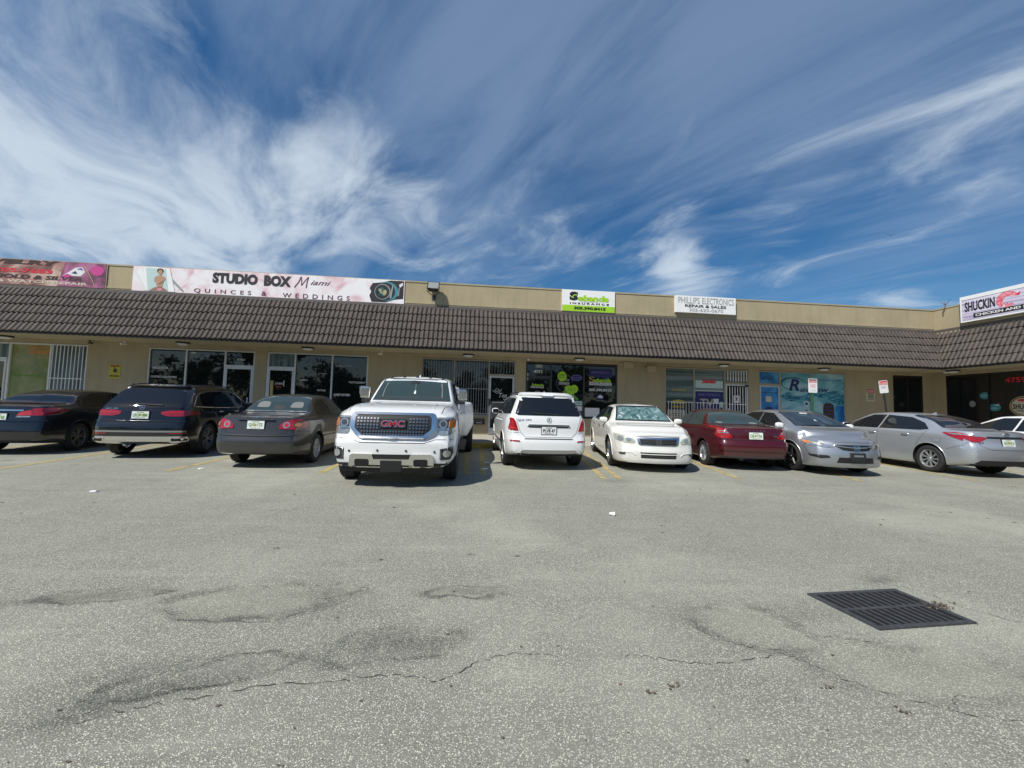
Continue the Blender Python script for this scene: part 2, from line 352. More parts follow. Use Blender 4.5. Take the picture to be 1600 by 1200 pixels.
_tc = {}
def text_geo(txt, bold=0.0, shear=0.0, spacing=1.0):
    k = (txt, bold, shear, spacing)
    if k in _tc: return _tc[k]
    cu = bpy.data.curves.new('t', 'FONT'); cu.body = txt; cu.offset = bold; cu.shear = shear; cu.space_character = spacing; cu.resolution_u = 3
    o = bpy.data.objects.new('t', cu); me = bpy.data.meshes.new_from_object(o)
    vs = [tuple(v.co) for v in me.vertices]; fs = [tuple(p.vertices) for p in me.polygons]
    bpy.data.objects.remove(o); bpy.data.curves.remove(cu); bpy.data.meshes.remove(me)
    _tc[k] = (vs, fs); return _tc[k]
def text(name, txt, x0, x1, z0, z1, y, m, parent, bold=.012, shear=0., spacing=1., thick=.003, M=None):
    """lettering filling the box x0..x1, z0..z1 on the plane y (facing -y)"""
    vs, fs = text_geo(txt, bold, shear, spacing)
    if not vs: return None
    a = np.array(vs); lo, hi = a.min(0), a.max(0)
    if name == 'lettering' and len(txt) <= 8 and z1-z0 > .15 and len(txt) > 1:      # big letters stand one by one
        cut = [max(v[0] for v in text_geo(txt[:i], bold, shear, spacing)[0]) if i else -9 for i in range(len(txt))]+[99]
        sx = (x1-x0)/(hi[0]-lo[0])
        for i in range(len(txt)):
            F = [f for f in fs if cut[i]-.015 < sum(vs[k][0] for k in f)/len(f) <= cut[i+1]+.0]
            if i+1 < len(txt): F = [f for f in F if sum(vs[k][0] for k in f)/len(f) <= cut[i+1]-.015]
            used = sorted({k for f in F for k in f}); 
            if not used: continue
            mp = {k: j for j, k in enumerate(used)}; key = ('#', txt, i, bold, shear, spacing); _tc[key] = None
            V = [vs[k] for k in used]; l2, h2 = min(v[0] for v in V), max(v[0] for v in V); b2, t2 = min(v[1] for v in V), max(v[1] for v in V)
            sz = (z1-z0)/(hi[1]-lo[1])
            _tc[('glyph', bold, shear, spacing)] = (V, [tuple(mp[k] for k in f) for f in F])
            text('letter', 'glyph', x0+(l2-lo[0])*sx, x0+(h2-lo[0])*sx, z0+(b2-lo[1])*sz, z0+(t2-lo[1])*sz, y, m, parent, bold, shear, spacing, thick, M)
        return None
    sx, sz = (x1-x0)/(hi[0]-lo[0]), (z1-z0)/(hi[1]-lo[1])
    n = len(vs); F = [(x0+(v[0]-lo[0])*sx, y-thick, z0+(v[1]-lo[1])*sz) for v in vs]
    # side walls from boundary edges
    ed = {}
    for f in fs:
        for i in range(len(f)):
            e = (f[i], f[(i+1) % len(f)]); ed[e] = 1
    side = [(a_, b_, b_+n, a_+n) for (a_, b_) in ed if (b_, a_) not in ed]
    mb = MB(); mb.v = F+[(p[0], y, p[2]) for p in F]; mb.f = list(fs)+side; mb.mi = [0]*len(mb.f)
    if M is not None: mb.xf(M)
    return build(name, mb, m, parent, fix=False)
def poly(name, pts, y, m, parent, thick=.002, M=None):
    mb = MB(); mb.prism(pts, y-thick, y)
    if M is not None: mb.xf(M)
    return build(name, mb, m, parent)
def ell(cx, cz, rx, rz, n=28, a0=0, a1=2*math.pi):
    return [(cx+rx*math.cos(a0+(a1-a0)*k/n), cz+rz*math.sin(a0+(a1-a0)*k/n)) for k in range(n + (0 if abs(a1-a0) > 6.28 else 1))]
def ring(name, cx, cz, rx, rz, w, y, m, parent, n=36, thick=.002, M=None):
    mb = MB()
    for k in range(n):
        a, b = 2*math.pi*k/n, 2*math.pi*(k+1)/n
        q = [(cx+(rx-d)*math.cos(t), cz+(rz-d)*math.sin(t)) for t, d in ((a, 0), (b, 0), (b, w), (a, w))]
        mb.add([(p[0], y-thick, p[1]) for p in q], [(0, 1, 2, 3)])
        mb.add([(q[0][0], y-thick, q[0][1]), (q[1][0], y-thick, q[1][1]), (q[1][0], y, q[1][1]), (q[0][0], y, q[0][1])], [(0, 1, 2, 3)])
    if M is not None: mb.xf(M)
    return build(name, mb, m, parent)
def stroke(pts, w, y, thick=.002, closed=False):
    """constant or tapering ribbon in the xz plane, returned as an MB"""
    mb = MB(); P = [Vector((p[0], 0, p[1])) for p in pts]; n = len(P); ww = w if isinstance(w, (list, tuple)) else [w]*n
    L_, R_ = [], []
    for i, p in enumerate(P):
        a = P[min(i+1, n-1)]-P[max(i-1, 0)]; a.normalize(); t = Vector((-a.z, 0, a.x))*ww[i]/2
        L_.append(p+t); R_.append(p-t)
    for i in range(n-1):
        mb.add([(q.x, y-thick, q.z) for q in (L_[i], L_[i+1], R_[i+1], R_[i])]+[(q.x, y, q.z) for q in (L_[i], L_[i+1], R_[i+1], R_[i])],
               [(0, 1, 2, 3), (0, 4, 5, 1), (3, 2, 6, 7)])
    return mb
def catmull(pts, n=6):
    P = [np.array(p, float) for p in pts]; P = [2*P[0]-P[1]]+P+[2*P[-1]-P[-2]]; out = []
    for i in range(1, len(P)-2):
        for k in range(n):
            t = k/n; a, b, c, d = P[i-1:i+3]
            out.append(tuple(.5*(2*b+(c-a)*t+(2*a-5*b+4*c-d)*t*t+(-a+3*b-3*c+d)*t**3)))
    out.append(tuple(P[-2])); return out
# planes facing -X (the right wing): local x runs along -Y
def wingM(X, Y0): return Matrix(((0, 1, 0, X), (-1, 0, 0, Y0), (0, 0, 1, 0), (0, 0, 0, 1)))

# ------------------------------------------------------------------ ground
def gz(y):
    return 0.0166*max(0.0, min(y, 13.0)-6.0)
CURB_Y = 12.58
WALL_Y, EAVE_Y, PAR_Y = 15.0, 13.45, 14.27
EAVE_Z, SOFFIT_Z, CAP_Z, PAR_Z = 3.25, 3.30, 4.86, 5.68
WX, WEX, WPX = 18.88, 17.33, 18.05     # right wing: wall, eave, parapet planes
FLOOR = 0.40
X0 = -19.0
def ground():
    mb = MB()
    xs = [-500, -60, -25, -12, -6, -3, 0, 3, 6, 12, 25, 60, 500]
    ys = [-500, -60, -20, -5, 0, 1, 2, 3, 4, 5, 5.5, 6, 6.5, 7, 8, 9, 10, 11, 12, 12.6, 13.0, 40, 500]
    V = [(x, y, gz(y)) for y in ys for x in xs]; n = len(xs)
    mb.add(V, [(j*n+i, j*n+i+1, (j+1)*n+i+1, (j+1)*n+i) for j in range(len(ys)-1) for i in range(n-1)])
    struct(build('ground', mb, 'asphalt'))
    # sidewalk slab, sloping up to the wall, main part and the wing part
    mb = MB(); z0, z1 = gz(CURB_Y)+.155, FLOOR-.03
    step = 1.5
    for k, x in enumerate(np.arange(X0-2, 17.2, step)):
        x1 = min(x+step, 17.2)-.008
        mb.add([(x, CURB_Y+.15, z0), (x1, CURB_Y+.15, z0), (x1, WALL_Y, z1), (x, WALL_Y, z1), (x, CURB_Y+.15, 0), (x1, CURB_Y+.15, 0), (x1, WALL_Y, 0), (x, WALL_Y, 0)],
               [(0, 1, 2, 3), (4, 5, 1, 0), (5, 6, 2, 1), (7, 4, 0, 3)])
    mb.box(17.2, WX, 4.0, WALL_Y, 0, z1-.02)
    struct(build('sidewalk', mb, 'concrete'))
    for i, x in enumerate(np.arange(X0-2, 17.0, 2.75)):
        c = MB(); x1 = min(x+2.74, 17.04)
        prof = [(CURB_Y, 0), (CURB_Y+.012, z0-.02), (CURB_Y+.04, z0+.002), (CURB_Y+.148, z0+.002), (CURB_Y+.148, 0)]
        c.add([(x, a, b) for a, b in prof]+[(x1, a, b) for a, b in prof], [(i, i+1, i+6, i+5) for i in range(4)]+[(0, 1, 2, 3, 4), (9, 8, 7, 6, 5)])
        struct(build('curb', c, 'curb_yellow' if i % 3 == 1 else 'concrete'))
    c = MB(); c.box(17.05, 17.195, 4.0, CURB_Y, 0, z1-.018); struct(build('curb', c, 'concrete'))
ground()
# painted stall stripes: broken, worn ribbons lying on the asphalt
def stripe(x0, y0, x1, y1, w=.13, seed=0):
    rnd = random.Random(seed); mb = MB(); n = 60
    dx, dy = (x1-x0)/n, (y1-y0)/n; l = math.hypot(dx, dy); nx, ny = -dy/l, dx/l
    for i in range(n):
        if rnd.random() < .07: continue
        a, b = w/2*(.78+.22*rnd.random()), w/2*(.78+.22*rnd.random())
        e = rnd.random()*.25 if i == 0 else 0
        p = [(x0+dx*(i+e), y0+dy*(i+e)), (x0+dx*(i+.985), y0+dy*(i+.985))]
        q = [(p[0][0]+nx*a, p[0][1]+ny*a), (p[1][0]+nx*a, p[1][1]+ny*a), (p[1][0]-nx*b, p[1][1]-ny*b), (p[0][0]-nx*b, p[0][1]-ny*b)]
        mb.add([(u, v, gz(v)+.004) for u, v in q], [(0, 1, 2, 3)])
    struct(build('parking_stripe', mb, 'paint_yellow'))
for i, (a, b, c, d) in enumerate([(-13.6, 8.2, -13.8, 12.5), (-10.85, 8.1, -11.0, 12.5), (-8.15, 8.0, -8.45, 12.5), (-5.42, 8.0, -5.3, 12.5), (-2.76, 8.0, -2.72, 12.5), (-.05, 7.95, -.10, 12.5), (.27, 7.95, .34, 12.5),
        (2.58, 7.72, 3.15, 12.5), (2.88, 7.72, 3.45, 12.5), (5.42, 7.75, 6.15, 12.5), (7.95, 7.7, 9.45, 12.5), (10.9, 7.9, 11.75, 12.5), (13.6, 8.0, 14.6, 12.5)]):
    stripe(a, b, c, d, seed=i)
def crack(pts, w, seed=0, amp=.02):
    rnd = random.Random(seed); P = catmull(pts, 16); mb = MB(); L_, R_ = [], []
    ox = oy = 0.
    for i, p in enumerate(P):
        a, b = P[min(i+1, len(P)-1)], P[max(i-1, 0)]; t = Vector((a[0]-b[0], a[1]-b[1], 0)).normalized(); n = Vector((-t.y, t.x, 0))
        ox = ox*.6+rnd.gauss(0, amp*.45); e = min(1, i/8, (len(P)-1-i)/8)
        ww = w*.58*(.2+1.0*rnd.random())*(.15+.85*e); c = Vector((p[0], p[1], 0))+n*ox
        L_.append(c+n*ww/2); R_.append(c-n*ww/2)
    for i in range(len(P)-1):
        if rnd.random() < .14: continue
        q = (L_[i], L_[i+1], R_[i+1], R_[i]); mb.add([(v.x, v.y, gz(v.y)+.0035) for v in q], [(0, 1, 2, 3)])
    struct(build('pavement_crack', mb, 'crack'))
for i, (p, w) in enumerate([([(-1.62, 1.87), (-1.25, 1.98), (-.73, 2.08), (-.32, 2.12), (-.1, 2.06), (.1, 2.2), (.27, 2.26), (.5, 2.24)], .008), ([(-1.55, 2.2), (-1.25, 2.3), (-.9, 2.38)], .005),
        ([(.78, 2.23), (1.01, 2.19), (1.29, 2.12), (1.69, 2.16), (1.78, 2.14), (1.92, 1.94), (2.18, 1.73), (2.5, 1.62)], .007), ([(1.42, 2.62), (1.47, 2.34), (1.73, 2.22), (1.80, 2.13)], .007),
        ([(3.25, 3.12), (3.32, 3.03), (3.45, 2.88), (3.46, 2.72), (3.48, 2.58), (3.7, 2.3)], .009), ([(2.0, 2.46), (2.13, 2.32), (2.41, 2.26), (2.5, 2.30)], .007), ([(2.18, 1.73), (2.35, 1.8), (2.45, 1.78)], .006),
        ([(-1.9, 2.98), (-1.75, 2.74), (-1.28, 2.66), (-.95, 2.78), (-.78, 2.95), (-.86, 3.1)], .006), ([(-1.9, 2.98), (-1.5, 3.14), (-1.2, 3.18)], .004), ([(-2.6, 2.95), (-2.35, 3.1), (-2.1, 3.12)], .006),
        ([(2.75, 4.8), (2.6, 4.5), (2.66, 4.35), (2.5, 4.2)], .008), ([(-1.45, 4.7), (-1.32, 4.45), (-1.4, 4.25)], .006), ([(10.0, 7.55), (10.6, 7.3), (11.4, 7.35)], .02), ([(-7.5, 6.6), (-6, 6.4), (-4, 6.55)], .01), ([(.9, 5.9), (2.0, 6.05), (3.3, 5.8)], .008)]):
    crack(p, w, i)
# ------------------------------------------------------------------ print / sign materials (flat print only)
def pm(name, c): return mat(name, c, .55)
pm('ink_black', (.012, .012, .014)); pm('ink_white', (.72, .72, .70)); pm('ink_grey', (.30, .31, .32)); pm('ink_plum', (.10, .018, .06)); pm('ink_red', (.62, .02, .04))
pm('ink_green', (.34, .62, .02)); pm('ink_dkgreen', (.10, .30, .03)); pm('ink_navy', (.015, .02, .12)); pm('ink_blue', (.02, .10, .30)); pm('ink_lilac', (.16, .15, .38)); pm('ink_teal', (.04, .24, .27))
pm('ink_skin', (.45, .27, .17)); pm('ink_skin_dk', (.30, .16, .10)); pm('ink_pink', (.60, .25, .30)); pm('ink_magenta', (.55, .05, .25)); pm('ink_gold', (.50, .36, .12)); pm('ink_tan', (.50, .40, .28))
pm('ink_paleteal', (.48, .62, .60)); pm('ink_yellow', (.55, .42, .03)); pm('ink_orange', (.60, .22, .03)); pm('ink_dim', (.20, .22, .22)); pm('ink_brown', (.05, .025, .02)); pm('ink_cream', (.58, .52, .38))
def grad_mat(name, stops, scale=(.35, 0, .9), nscale=1.2, detail=3, dist=.8, rough=.55, coat=0):
    """printed picture: soft colour fields (object space) through a ramp"""
    m, nt, b = new_mat(name); L = nt.links.new
    tc = nt.nodes.new('ShaderNodeTexCoord'); n = nt.nodes.new('ShaderNodeTexNoise'); n.inputs['Scale'].default_value = nscale
    n.inputs['Detail'].default_value = detail; n.inputs['Distortion'].default_value = dist
    mp = nt.nodes.new('ShaderNodeMapping'); mp.inputs['Scale'].default_value = scale
    L(tc.outputs['Object'], mp.inputs[0]); L(mp.outputs[0], n.inputs['Vector'])
    r = nt.nodes.new('ShaderNodeValToRGB'); e = r.color_ramp.elements
    while len(e) < len(stops): e.new(.5)
    for q, (p, c) in zip(e, stops): q.position = p; q.color = (*c, 1)
    L(n.outputs[0], r.inputs[0]); L(r.outputs[0], b.inputs['Base Color']); b.inputs['Roughness'].default_value = rough; b.inputs['Coat Weight'].default_value = coat
grad_mat('banner_pink', [(.36, (.66, .42, .46)), (.46, (.78, .66, .67)), (.58, (.82, .80, .80))], (1.2, 1, 1.0), 1.0, 3, 1.4)
grad_mat('banner_jewel', [(.36, (.16, .07, .06)), (.46, (.34, .17, .15)), (.55, (.50, .34, .27)), (.66, (.60, .44, .37))], (1, 1, 1.6), 1.3, 5, 1.0)
grad_mat('jewel_pink', [(.36, (.08, .04, .06)), (.50, (.22, .07, .13)), (.66, (.42, .14, .27))], (1, 1, 1), 2.2, 4, 1.0)
grad_mat('sign_lilac', [(.35, (.42, .36, .50)), (.5, (.60, .54, .67)), (.65, (.74, .70, .77))], (1, .3, 4), 1.6, 4, .5)
grad_mat('shrimp', [(.35, (.62, .10, .14)), (.52, (.78, .25, .30)), (.68, (.80, .66, .66))], (3, 3, 3), 2.2, 4, 1.0)
grad_mat('poster_green', [(.35, (.13, .17, .04)), (.5, (.20, .23, .08)), (.65, (.27, .28, .14))], (1, 1, 1), 1.6, 3, .6)
grad_mat('poster_sky', [(.30, (.05, .25, .34)), (.48, (.16, .42, .50)), (.62, (.34, .56, .60))], (.7, 1, 1.6), 1.5, 4, 1.0, .3)
grad_mat('poster_splash', [(.40, (.01, .08, .14)), (.50, (.03, .20, .30)), (.60, (.14, .38, .46))], (1.5, 1, 4.0), 2.2, 7, 1.5, .3)
grad_mat('poster_deep', [(.35, (.01, .10, .32)), (.55, (.03, .22, .50)), (.7, (.12, .40, .62))], (1, 1, 1), 1.4, 3, .6, .3)
grad_mat('lens_glass', [(.40, (.01, .02, .02)), (.5, (.05, .12, .10)), (.62, (.45, .40, .20))], (1, 1, 1), 7, 3, .4, .2, .5)
grad_mat('curtain_blue', [(.35, (.03, .05, .06)), (.5, (.08, .12, .13)), (.65, (.16, .22, .22))], (4, 1, .4), 2.0, 4, .4, .3)
grad_mat('blind_grey', [(.35, (.045, .075, .07)), (.5, (.10, .14, .135)), (.65, (.22, .27, .26))], (.15, 1, 5), 1.5, 4, .3, .2)
grad_mat('plate_print', [(.40, (.16, .36, .30)), (.5, (.55, .66, .60)), (.58, (.78, .80, .76))], (9, 9, 9), 1.5, 3, .4, .4)

# ------------------------------------------------------------------ the mall
mall = thing('shopping_building', 'long low tan stucco strip with brown tiled mansard behind the row of parked cars', 'shop building', (0, 0, 0))
wing = thing('shopping_building', 'right-hand wing jutting toward the viewer, dark glass front under brown tiled mansard', 'shop building', (0, 0, 0))

# roof tiles -------------------------------------------------
RUN, RISE = 0.80, CAP_Z-0.10-EAVE_Z
ALPHA = math.atan2(RISE, RUN); SLEN = math.hypot(RUN, RISE); ROWS = 5; EXPO = SLEN/ROWS; TW = 0.30
def tile_geo():
    """one interlocking concrete roof tile with two barrels; x across, y up the slope, z outward"""
    prof = []
    for b in range(2):
        o = b*.15
        prof += [(o, .004), (o+.022, .006), (o+.040, .026), (o+.066, .044), (o+.094, .045), (o+.118, .028), (o+.134, .008)]
    prof.append((.2985, .004))
    V = []; n = len(prof)
    ln = EXPO+.055
    for (y, up) in ((0, .033), (.012, .037), (ln, .0)):
        V += [(x, y, z+up) for x, z in prof]
    V += [(x, .002, max(z-.016, 0)+.006) for x, z in prof]      # underside lip of the butt end
    F = []
    for j in range(2): F += [(j*n+i, j*n+i+1, (j+1)*n+i+1, (j+1)*n+i) for i in range(n-1)]
    F += [(3*n+i, 3*n+i+1, i+1, i) for i in range(n-1)]
    return V, F
TV, TF = tile_geo()
def tile_mesh(k):
    rnd = random.Random(k); me = bpy.data.meshes.new('roof_tile')
    me.from_pydata([(x, y, z+rnd.uniform(-.0012, .0012)) for x, y, z in TV], [], TF); me.materials.append(MATS['tile']); smooth(me, 50); return me
tmeshes = [tile_mesh(k) for k in range(3)]
def tiles(parent, M0, count, keep, skipfn=None):
    """M0 maps slope coordinates (along, up slope, out) to world; keep(i, row) decides part or stuff"""
    rnd = random.Random(5); rest = MB()
    for i in range(count):
        for r in range(ROWS):
            x, y = i*TW, r*EXPO
            jit = Matrix.Rotation(rnd.gauss(0, .004), 4, 'Z') @ Matrix.Rotation(rnd.gauss(0, .006), 4, 'X')
            M = M0 @ Matrix.Translation((x, y+rnd.gauss(0, .002), rnd.gauss(0, .0015))) @ jit
            if keep(i, r):
                o = link('roof_tile', tmeshes[rnd.randrange(3)], parent); o.matrix_local = M
            else:
                rest.add([M @ Vector(v) for v in TV], TF)
    if rest.v: stuff(build('roof_tiles_beyond', rest, 'tile', parent, sm=50, fix=False))
ca, sa = math.cos(ALPHA), math.sin(ALPHA)
# main: along +x, up slope (0, ca, sa), out (0, -sa, ca)
Mm = Matrix(((1, 0, 0, 0), (0, ca, -sa, EAVE_Y), (0, sa, ca, EAVE_Z), (0, 0, 0, 1)))
nmain = int((18.25-X0)/TW)
tiles(mall, Matrix.Translation((X0, 0, 0)) @ Mm, nmain, lambda i, r: 9 <= i < 69)
# wing: along -y, up slope (+x), out (-x)
Mw = Matrix(((0, ca, -sa, WEX), (-1, 0, 0, 14.30), (0, sa, ca, EAVE_Z), (0, 0, 0, 1)))
tiles(wing, Mw, 34, lambda i, r: i < 22)
def mall_structure():
    # solid behind the tiles (mansard deck), cap flashing, drip edge, soffit
    mb = MB(); mb.add([(X0, EAVE_Y+.01, EAVE_Z-.02), (18.4, EAVE_Y+.01, EAVE_Z-.02), (18.4, EAVE_Y+RUN+.01, EAVE_Z+RISE-.02), (X0, EAVE_Y+RUN+.01, EAVE_Z+RISE-.02)], [(0, 1, 2, 3)])
    build('mansard_deck', mb, 'drip_dark', mall)
    mb = MB(); y = EAVE_Y+RUN-.05
    z = EAVE_Z+RISE
    mb.prism([(X0, z-.03), (18.02, z-.03), (18.02, z+.075), (X0, z+.075)], y, PAR_Y-.002)
    build('cap_flashing', mb, 'tile_cap', mall)
    mb = MB(); mb.box(X0, WEX-.0, EAVE_Y-.004, EAVE_Y+.02, EAVE_Z-.055, EAVE_Z+.012); build('drip_edge', mb, 'drip_dark', mall)
    # soffit slab and wall beam
    mb = MB(); mb.box(X0, WX+.1, EAVE_Y+.02, WALL_Y+.0, SOFFIT_Z-.06, SOFFIT_Z); build('soffit', mb, 'stucco_soffit', mall)
    mb = MB(); mb.box(X0, WX+.1, WALL_Y-.03, WALL_Y+.2, 3.115, SOFFIT_Z-.063); build('lintel', mb, 'stucco', mall)
    # parapet
    mb = MB(); mb.box(X0, WPX+.25, PAR_Y, PAR_Y+.25, 3.4, PAR_Z-.05); build('parapet', mb, 'stucco', mall)
    mb = MB(); mb.box(X0, WPX+.27, PAR_Y-.018, PAR_Y+.27, PAR_Z-.05, PAR_Z); build('coping', mb, 'stucco_soffit', mall)
    mb = MB(); mb.box(X0, WPX, PAR_Y-.014, PAR_Y-.001, CAP_Z+.03, CAP_Z+.085); build('stucco_ledge', mb, 'stucco_soffit', mall)
    # roof slab and back so that nothing is hollow
    mb = MB(); mb.box(X0, 30, PAR_Y+.25, 26, 3.45, 3.6); build('roof_slab', mb, 'concrete', mall)
    # wing
    mb = MB(); mb.add([(WEX+.01, 14.5, EAVE_Z-.02), (WEX+.01, 4, EAVE_Z-.02), (WEX+RUN+.01, 4, EAVE_Z+RISE-.02), (WEX+RUN+.01, 14.5, EAVE_Z+RISE-.02)], [(0, 1, 2, 3)])
    build('mansard_deck', mb, 'drip_dark', wing)
    mb = MB(); mb.box(WEX+RUN-.05, WPX-.002, 4, PAR_Y-.02, z-.028, z+.077); build('cap_flashing', mb, 'tile_cap', wing)
    mb = MB(); mb.box(WEX-.004, WEX+.02, 4, EAVE_Y-.006, EAVE_Z-.055, EAVE_Z+.012); build('drip_edge', mb, 'drip_dark', wing)
    mb = MB(); mb.box(WEX+.022, WX, 4, EAVE_Y+.018, SOFFIT_Z-.062, SOFFIT_Z-.002); build('soffit', mb, 'stucco_soffit', wing)
    mb = MB(); mb.box(WX-.03, WX+.2, 4, WALL_Y-.033, 3.115, SOFFIT_Z-.065); build('lintel', mb, 'stucco', wing)
    mb = MB(); mb.box(WPX, WPX+.24, 4, PAR_Y-.001, 3.4, PAR_Z-.048); build('parapet', mb, 'stucco', wing)
    mb = MB(); mb.box(WPX-.018, WPX+.26, 4, PAR_Y-.02, PAR_Z-.048, PAR_Z+.002); build('coping', mb, 'stucco_soffit', wing)
    mb = MB(); mb.box(WPX+.24, 30, 4, PAR_Y+.2, 3.45, 3.602); build('roof_slab', mb, 'concrete', wing)
mall_structure()

# wall piers, plinths --------------------------------------------
UNITS = [(-16.40, -12.87), (-10.98, -7.55), (-7.15, -3.71), (-1.84, 1.59), (1.97, 5.47), (7.35, 10.78), (11.18, 14.93), (17.01, 18.37)]
xs = [X0]+[v for u in UNITS for v in u]+[WX+.2]
for i in range(0, len(xs), 2):
    a, b = xs[i], xs[i+1]
    box('wall_pier', (a, b, WALL_Y, WALL_Y+.2, .2, 3.115), 'stucco', mall)
HEAD, SILL, TRZ = 3.10, 1.04, 2.55
def frame_bar(mb, x0, x1, z0, z1, y0=WALL_Y+.01, y1=WALL_Y+.09): mb.box(x0, x1, y0, y1, z0, z1)
_bar = {}
def bar_mesh(h, m, r=.009):
    k = (round(h, 3), m, r)
    if k not in _bar:
        mb = MB(); mb.box(-r, r, -r, r, 0, h); o = build('security_bar', mb, m); _bar[k] = o.data; bpy.data.objects.remove(o)
    return _bar[k]
def bars(parent, x0, x1, z0, z1, n, m, y=WALL_Y-.02, rails=(), r=.009):
    for k in range(n):
        o = link('security_bar', bar_mesh(z1-z0, m, r), parent); o.location = (x0+(x1-x0)*(k+.5)/n, y, z0)
    for z in rails:
        mb = MB(); mb.box(x0, x1, y-.014, y-.0095, z-.012, z+.012); build('security_rail', mb, m, parent)
def storefront(xl, xr, mull, door, frame='alu', sill=SILL, glass=None, doorglass='store_glass', transom='store_glass', doorframe=None):
    """door = (x0, x1) or None; mull = pane edges left to right"""
    doorframe = doorframe or frame
    e = sorted(set(mull)); a, b = e[0], e[-1]
    mb = MB(); w = .028
    for x in e: frame_bar(mb, x-w, x+w, sill, HEAD-.001)
    for p, q in zip(e[:-1], e[1:]):
        frame_bar(mb, p+w, q-w, HEAD-.05, HEAD-.002); frame_bar(mb, p+w, q-w, sill, sill+.05)
    if door:
        x0, x1 = door
        for x in (x0, x1):
            if min(abs(x-q) for q in e) > .06: frame_bar(mb, x-w, x+w, FLOOR-.03, HEAD-.001)
        frame_bar(mb, x0+w, x1-w, HEAD-.05, HEAD-.002); frame_bar(mb, x0+w, x1-w, TRZ-.035, TRZ+.045)
        jx = x0 if x0 > a+.1 or abs(x0-b) < .06 else x1
        for x in (x0, x1):
            if min(abs(x-q) for q in e) <= .06: frame_bar(mb, x-w, x+w, FLOOR-.03, sill-.002)
    f = build('storefront_window', mb, frame, mall)
    for k, (p, q) in enumerate(zip(e[:-1], e[1:])):
        box('pane', (p+w, q-w, WALL_Y+.055, WALL_Y+.07, sill+.05, HEAD-.05), (glass or {}).get(k, 'store_glass'), f)
    if door:
        x0, x1 = door
        box('transom_pane', (x0+w, x1-w, WALL_Y+.055, WALL_Y+.07, TRZ+.045, HEAD-.05), transom, f)
    # low wall beneath the glass
    box('plinth_wall', (a-w, b+w, WALL_Y+.005, WALL_Y+.18, .2, sill-.003), 'stucco', mall)
    box('window_sill', (a-w, b+w, WALL_Y-.02, WALL_Y+.003, sill-.045, sill-.004), 'stucco_soffit', mall)
    d = None
    if door:
        x0, x1 = door[0]+w+.004, door[1]-w-.004; s = .05
        mb = MB(); y0, y1 = WALL_Y+.005, WALL_Y+.05; zb, zt = FLOOR, TRZ-.04
        mb.box(x0, x0+s, y0, y1, zb, zt); mb.box(x1-s, x1, y0, y1, zb, zt); mb.box(x0+s, x1-s, y0, y1, zt-s, zt); mb.box(x0+s, x1-s, y0, y1, zb, zb+.22)
        d = build('door', mb, doorframe, mall)
        box('door_glass', (x0+s, x1-s, WALL_Y+.02, WALL_Y+.03, zb+.22, zt-s), doorglass, d)
    return f, d
Y1 = WALL_Y+.0535      # printing laid on the outside of the panes
def T(txt, x0, x1, z0, z1, m, par, name='window_lettering', y=Y1, **k): return text(name, txt, x0, x1, z0, z1, y, m, par, **k)
def handle(d, x, z, m='alu'):
    mb = MB(); mb.box(x-.014, x+.014, WALL_Y-.05, WALL_Y-.03, z-.14, z+.14); mb.box(x-.01, x+.01, WALL_Y-.03, WALL_Y+.004, z-.12, z-.1); mb.box(x-.01, x+.01, WALL_Y-.03, WALL_Y+.004, z+.1, z+.12)
    build('door_handle', mb, m, d)

# unit 1: jeweller
f, d = storefront(-16.4, -12.87, [-15.22, -14.0, -12.89], (-16.36, -15.26), 'alu_white', glass={0: 'poster_green', 1: 'curtain_blue'}, transom='curtain_blue')
T('FABRICAMOS', -14.72, -14.08, 2.92, 3.01, 'ink_orange', f); T('CADENAS', -14.70, -14.09, 2.74, 2.88, 'ink_orange', f, bold=.03); T('MODELOS EXCLUSIVOS', -14.68, -14.10, 2.63, 2.68, 'ink_gold', f)
T('TODO TIPO DE REPARACIONES', -15.12, -14.28, 1.98, 2.04, 'ink_dkgreen', f, bold=.02)
for cx, cz, rx, rz in ((-14.75, 2.5, .34, .19), (-14.62, 2.8, .22, .2)): ring('printed_chain', cx, cz, rx, rz, .012, Y1, 'ink_dim', f)
for k in range(7): ring('printed_chain', -14.55+.06*k, 2.55-.075*k, .045, .03, .011, Y1-.002*(k % 2), 'ink_dim', f, n=14)
bars(f, -13.96, -12.93, 1.30, 3.04, 9, 'white', rails=(1.95, 1.32)); handle(d, -15.36, 1.35)
# unit 2: dance school
f, d = storefront(-10.98, -7.55, [-10.96, -9.78, -8.52], (-8.52, -7.57), 'alu')
T('REGGAETON', -10.88, -10.31, 2.77, 2.83, 'ink_dim', f); T('SALSA', -10.26, -9.92, 2.56, 2.64, 'ink_grey', f); T('BACHATA', -10.85, -10.36, 2.38, 2.46, 'ink_white', f); T('CHOREOGRAPHIES', -10.90, -10.07, 2.08, 2.15, 'ink_white', f)
T('4787', -8.16, -7.89, 2.75, 2.83, 'ink_white', f); handle(d, -7.70, 1.35)
poly('window_decal', [(-9.66, 3.0), (-9.52, 3.0), (-9.52, 2.95), (-9.66, 2.95)], Y1, 'ink_paleteal', f)
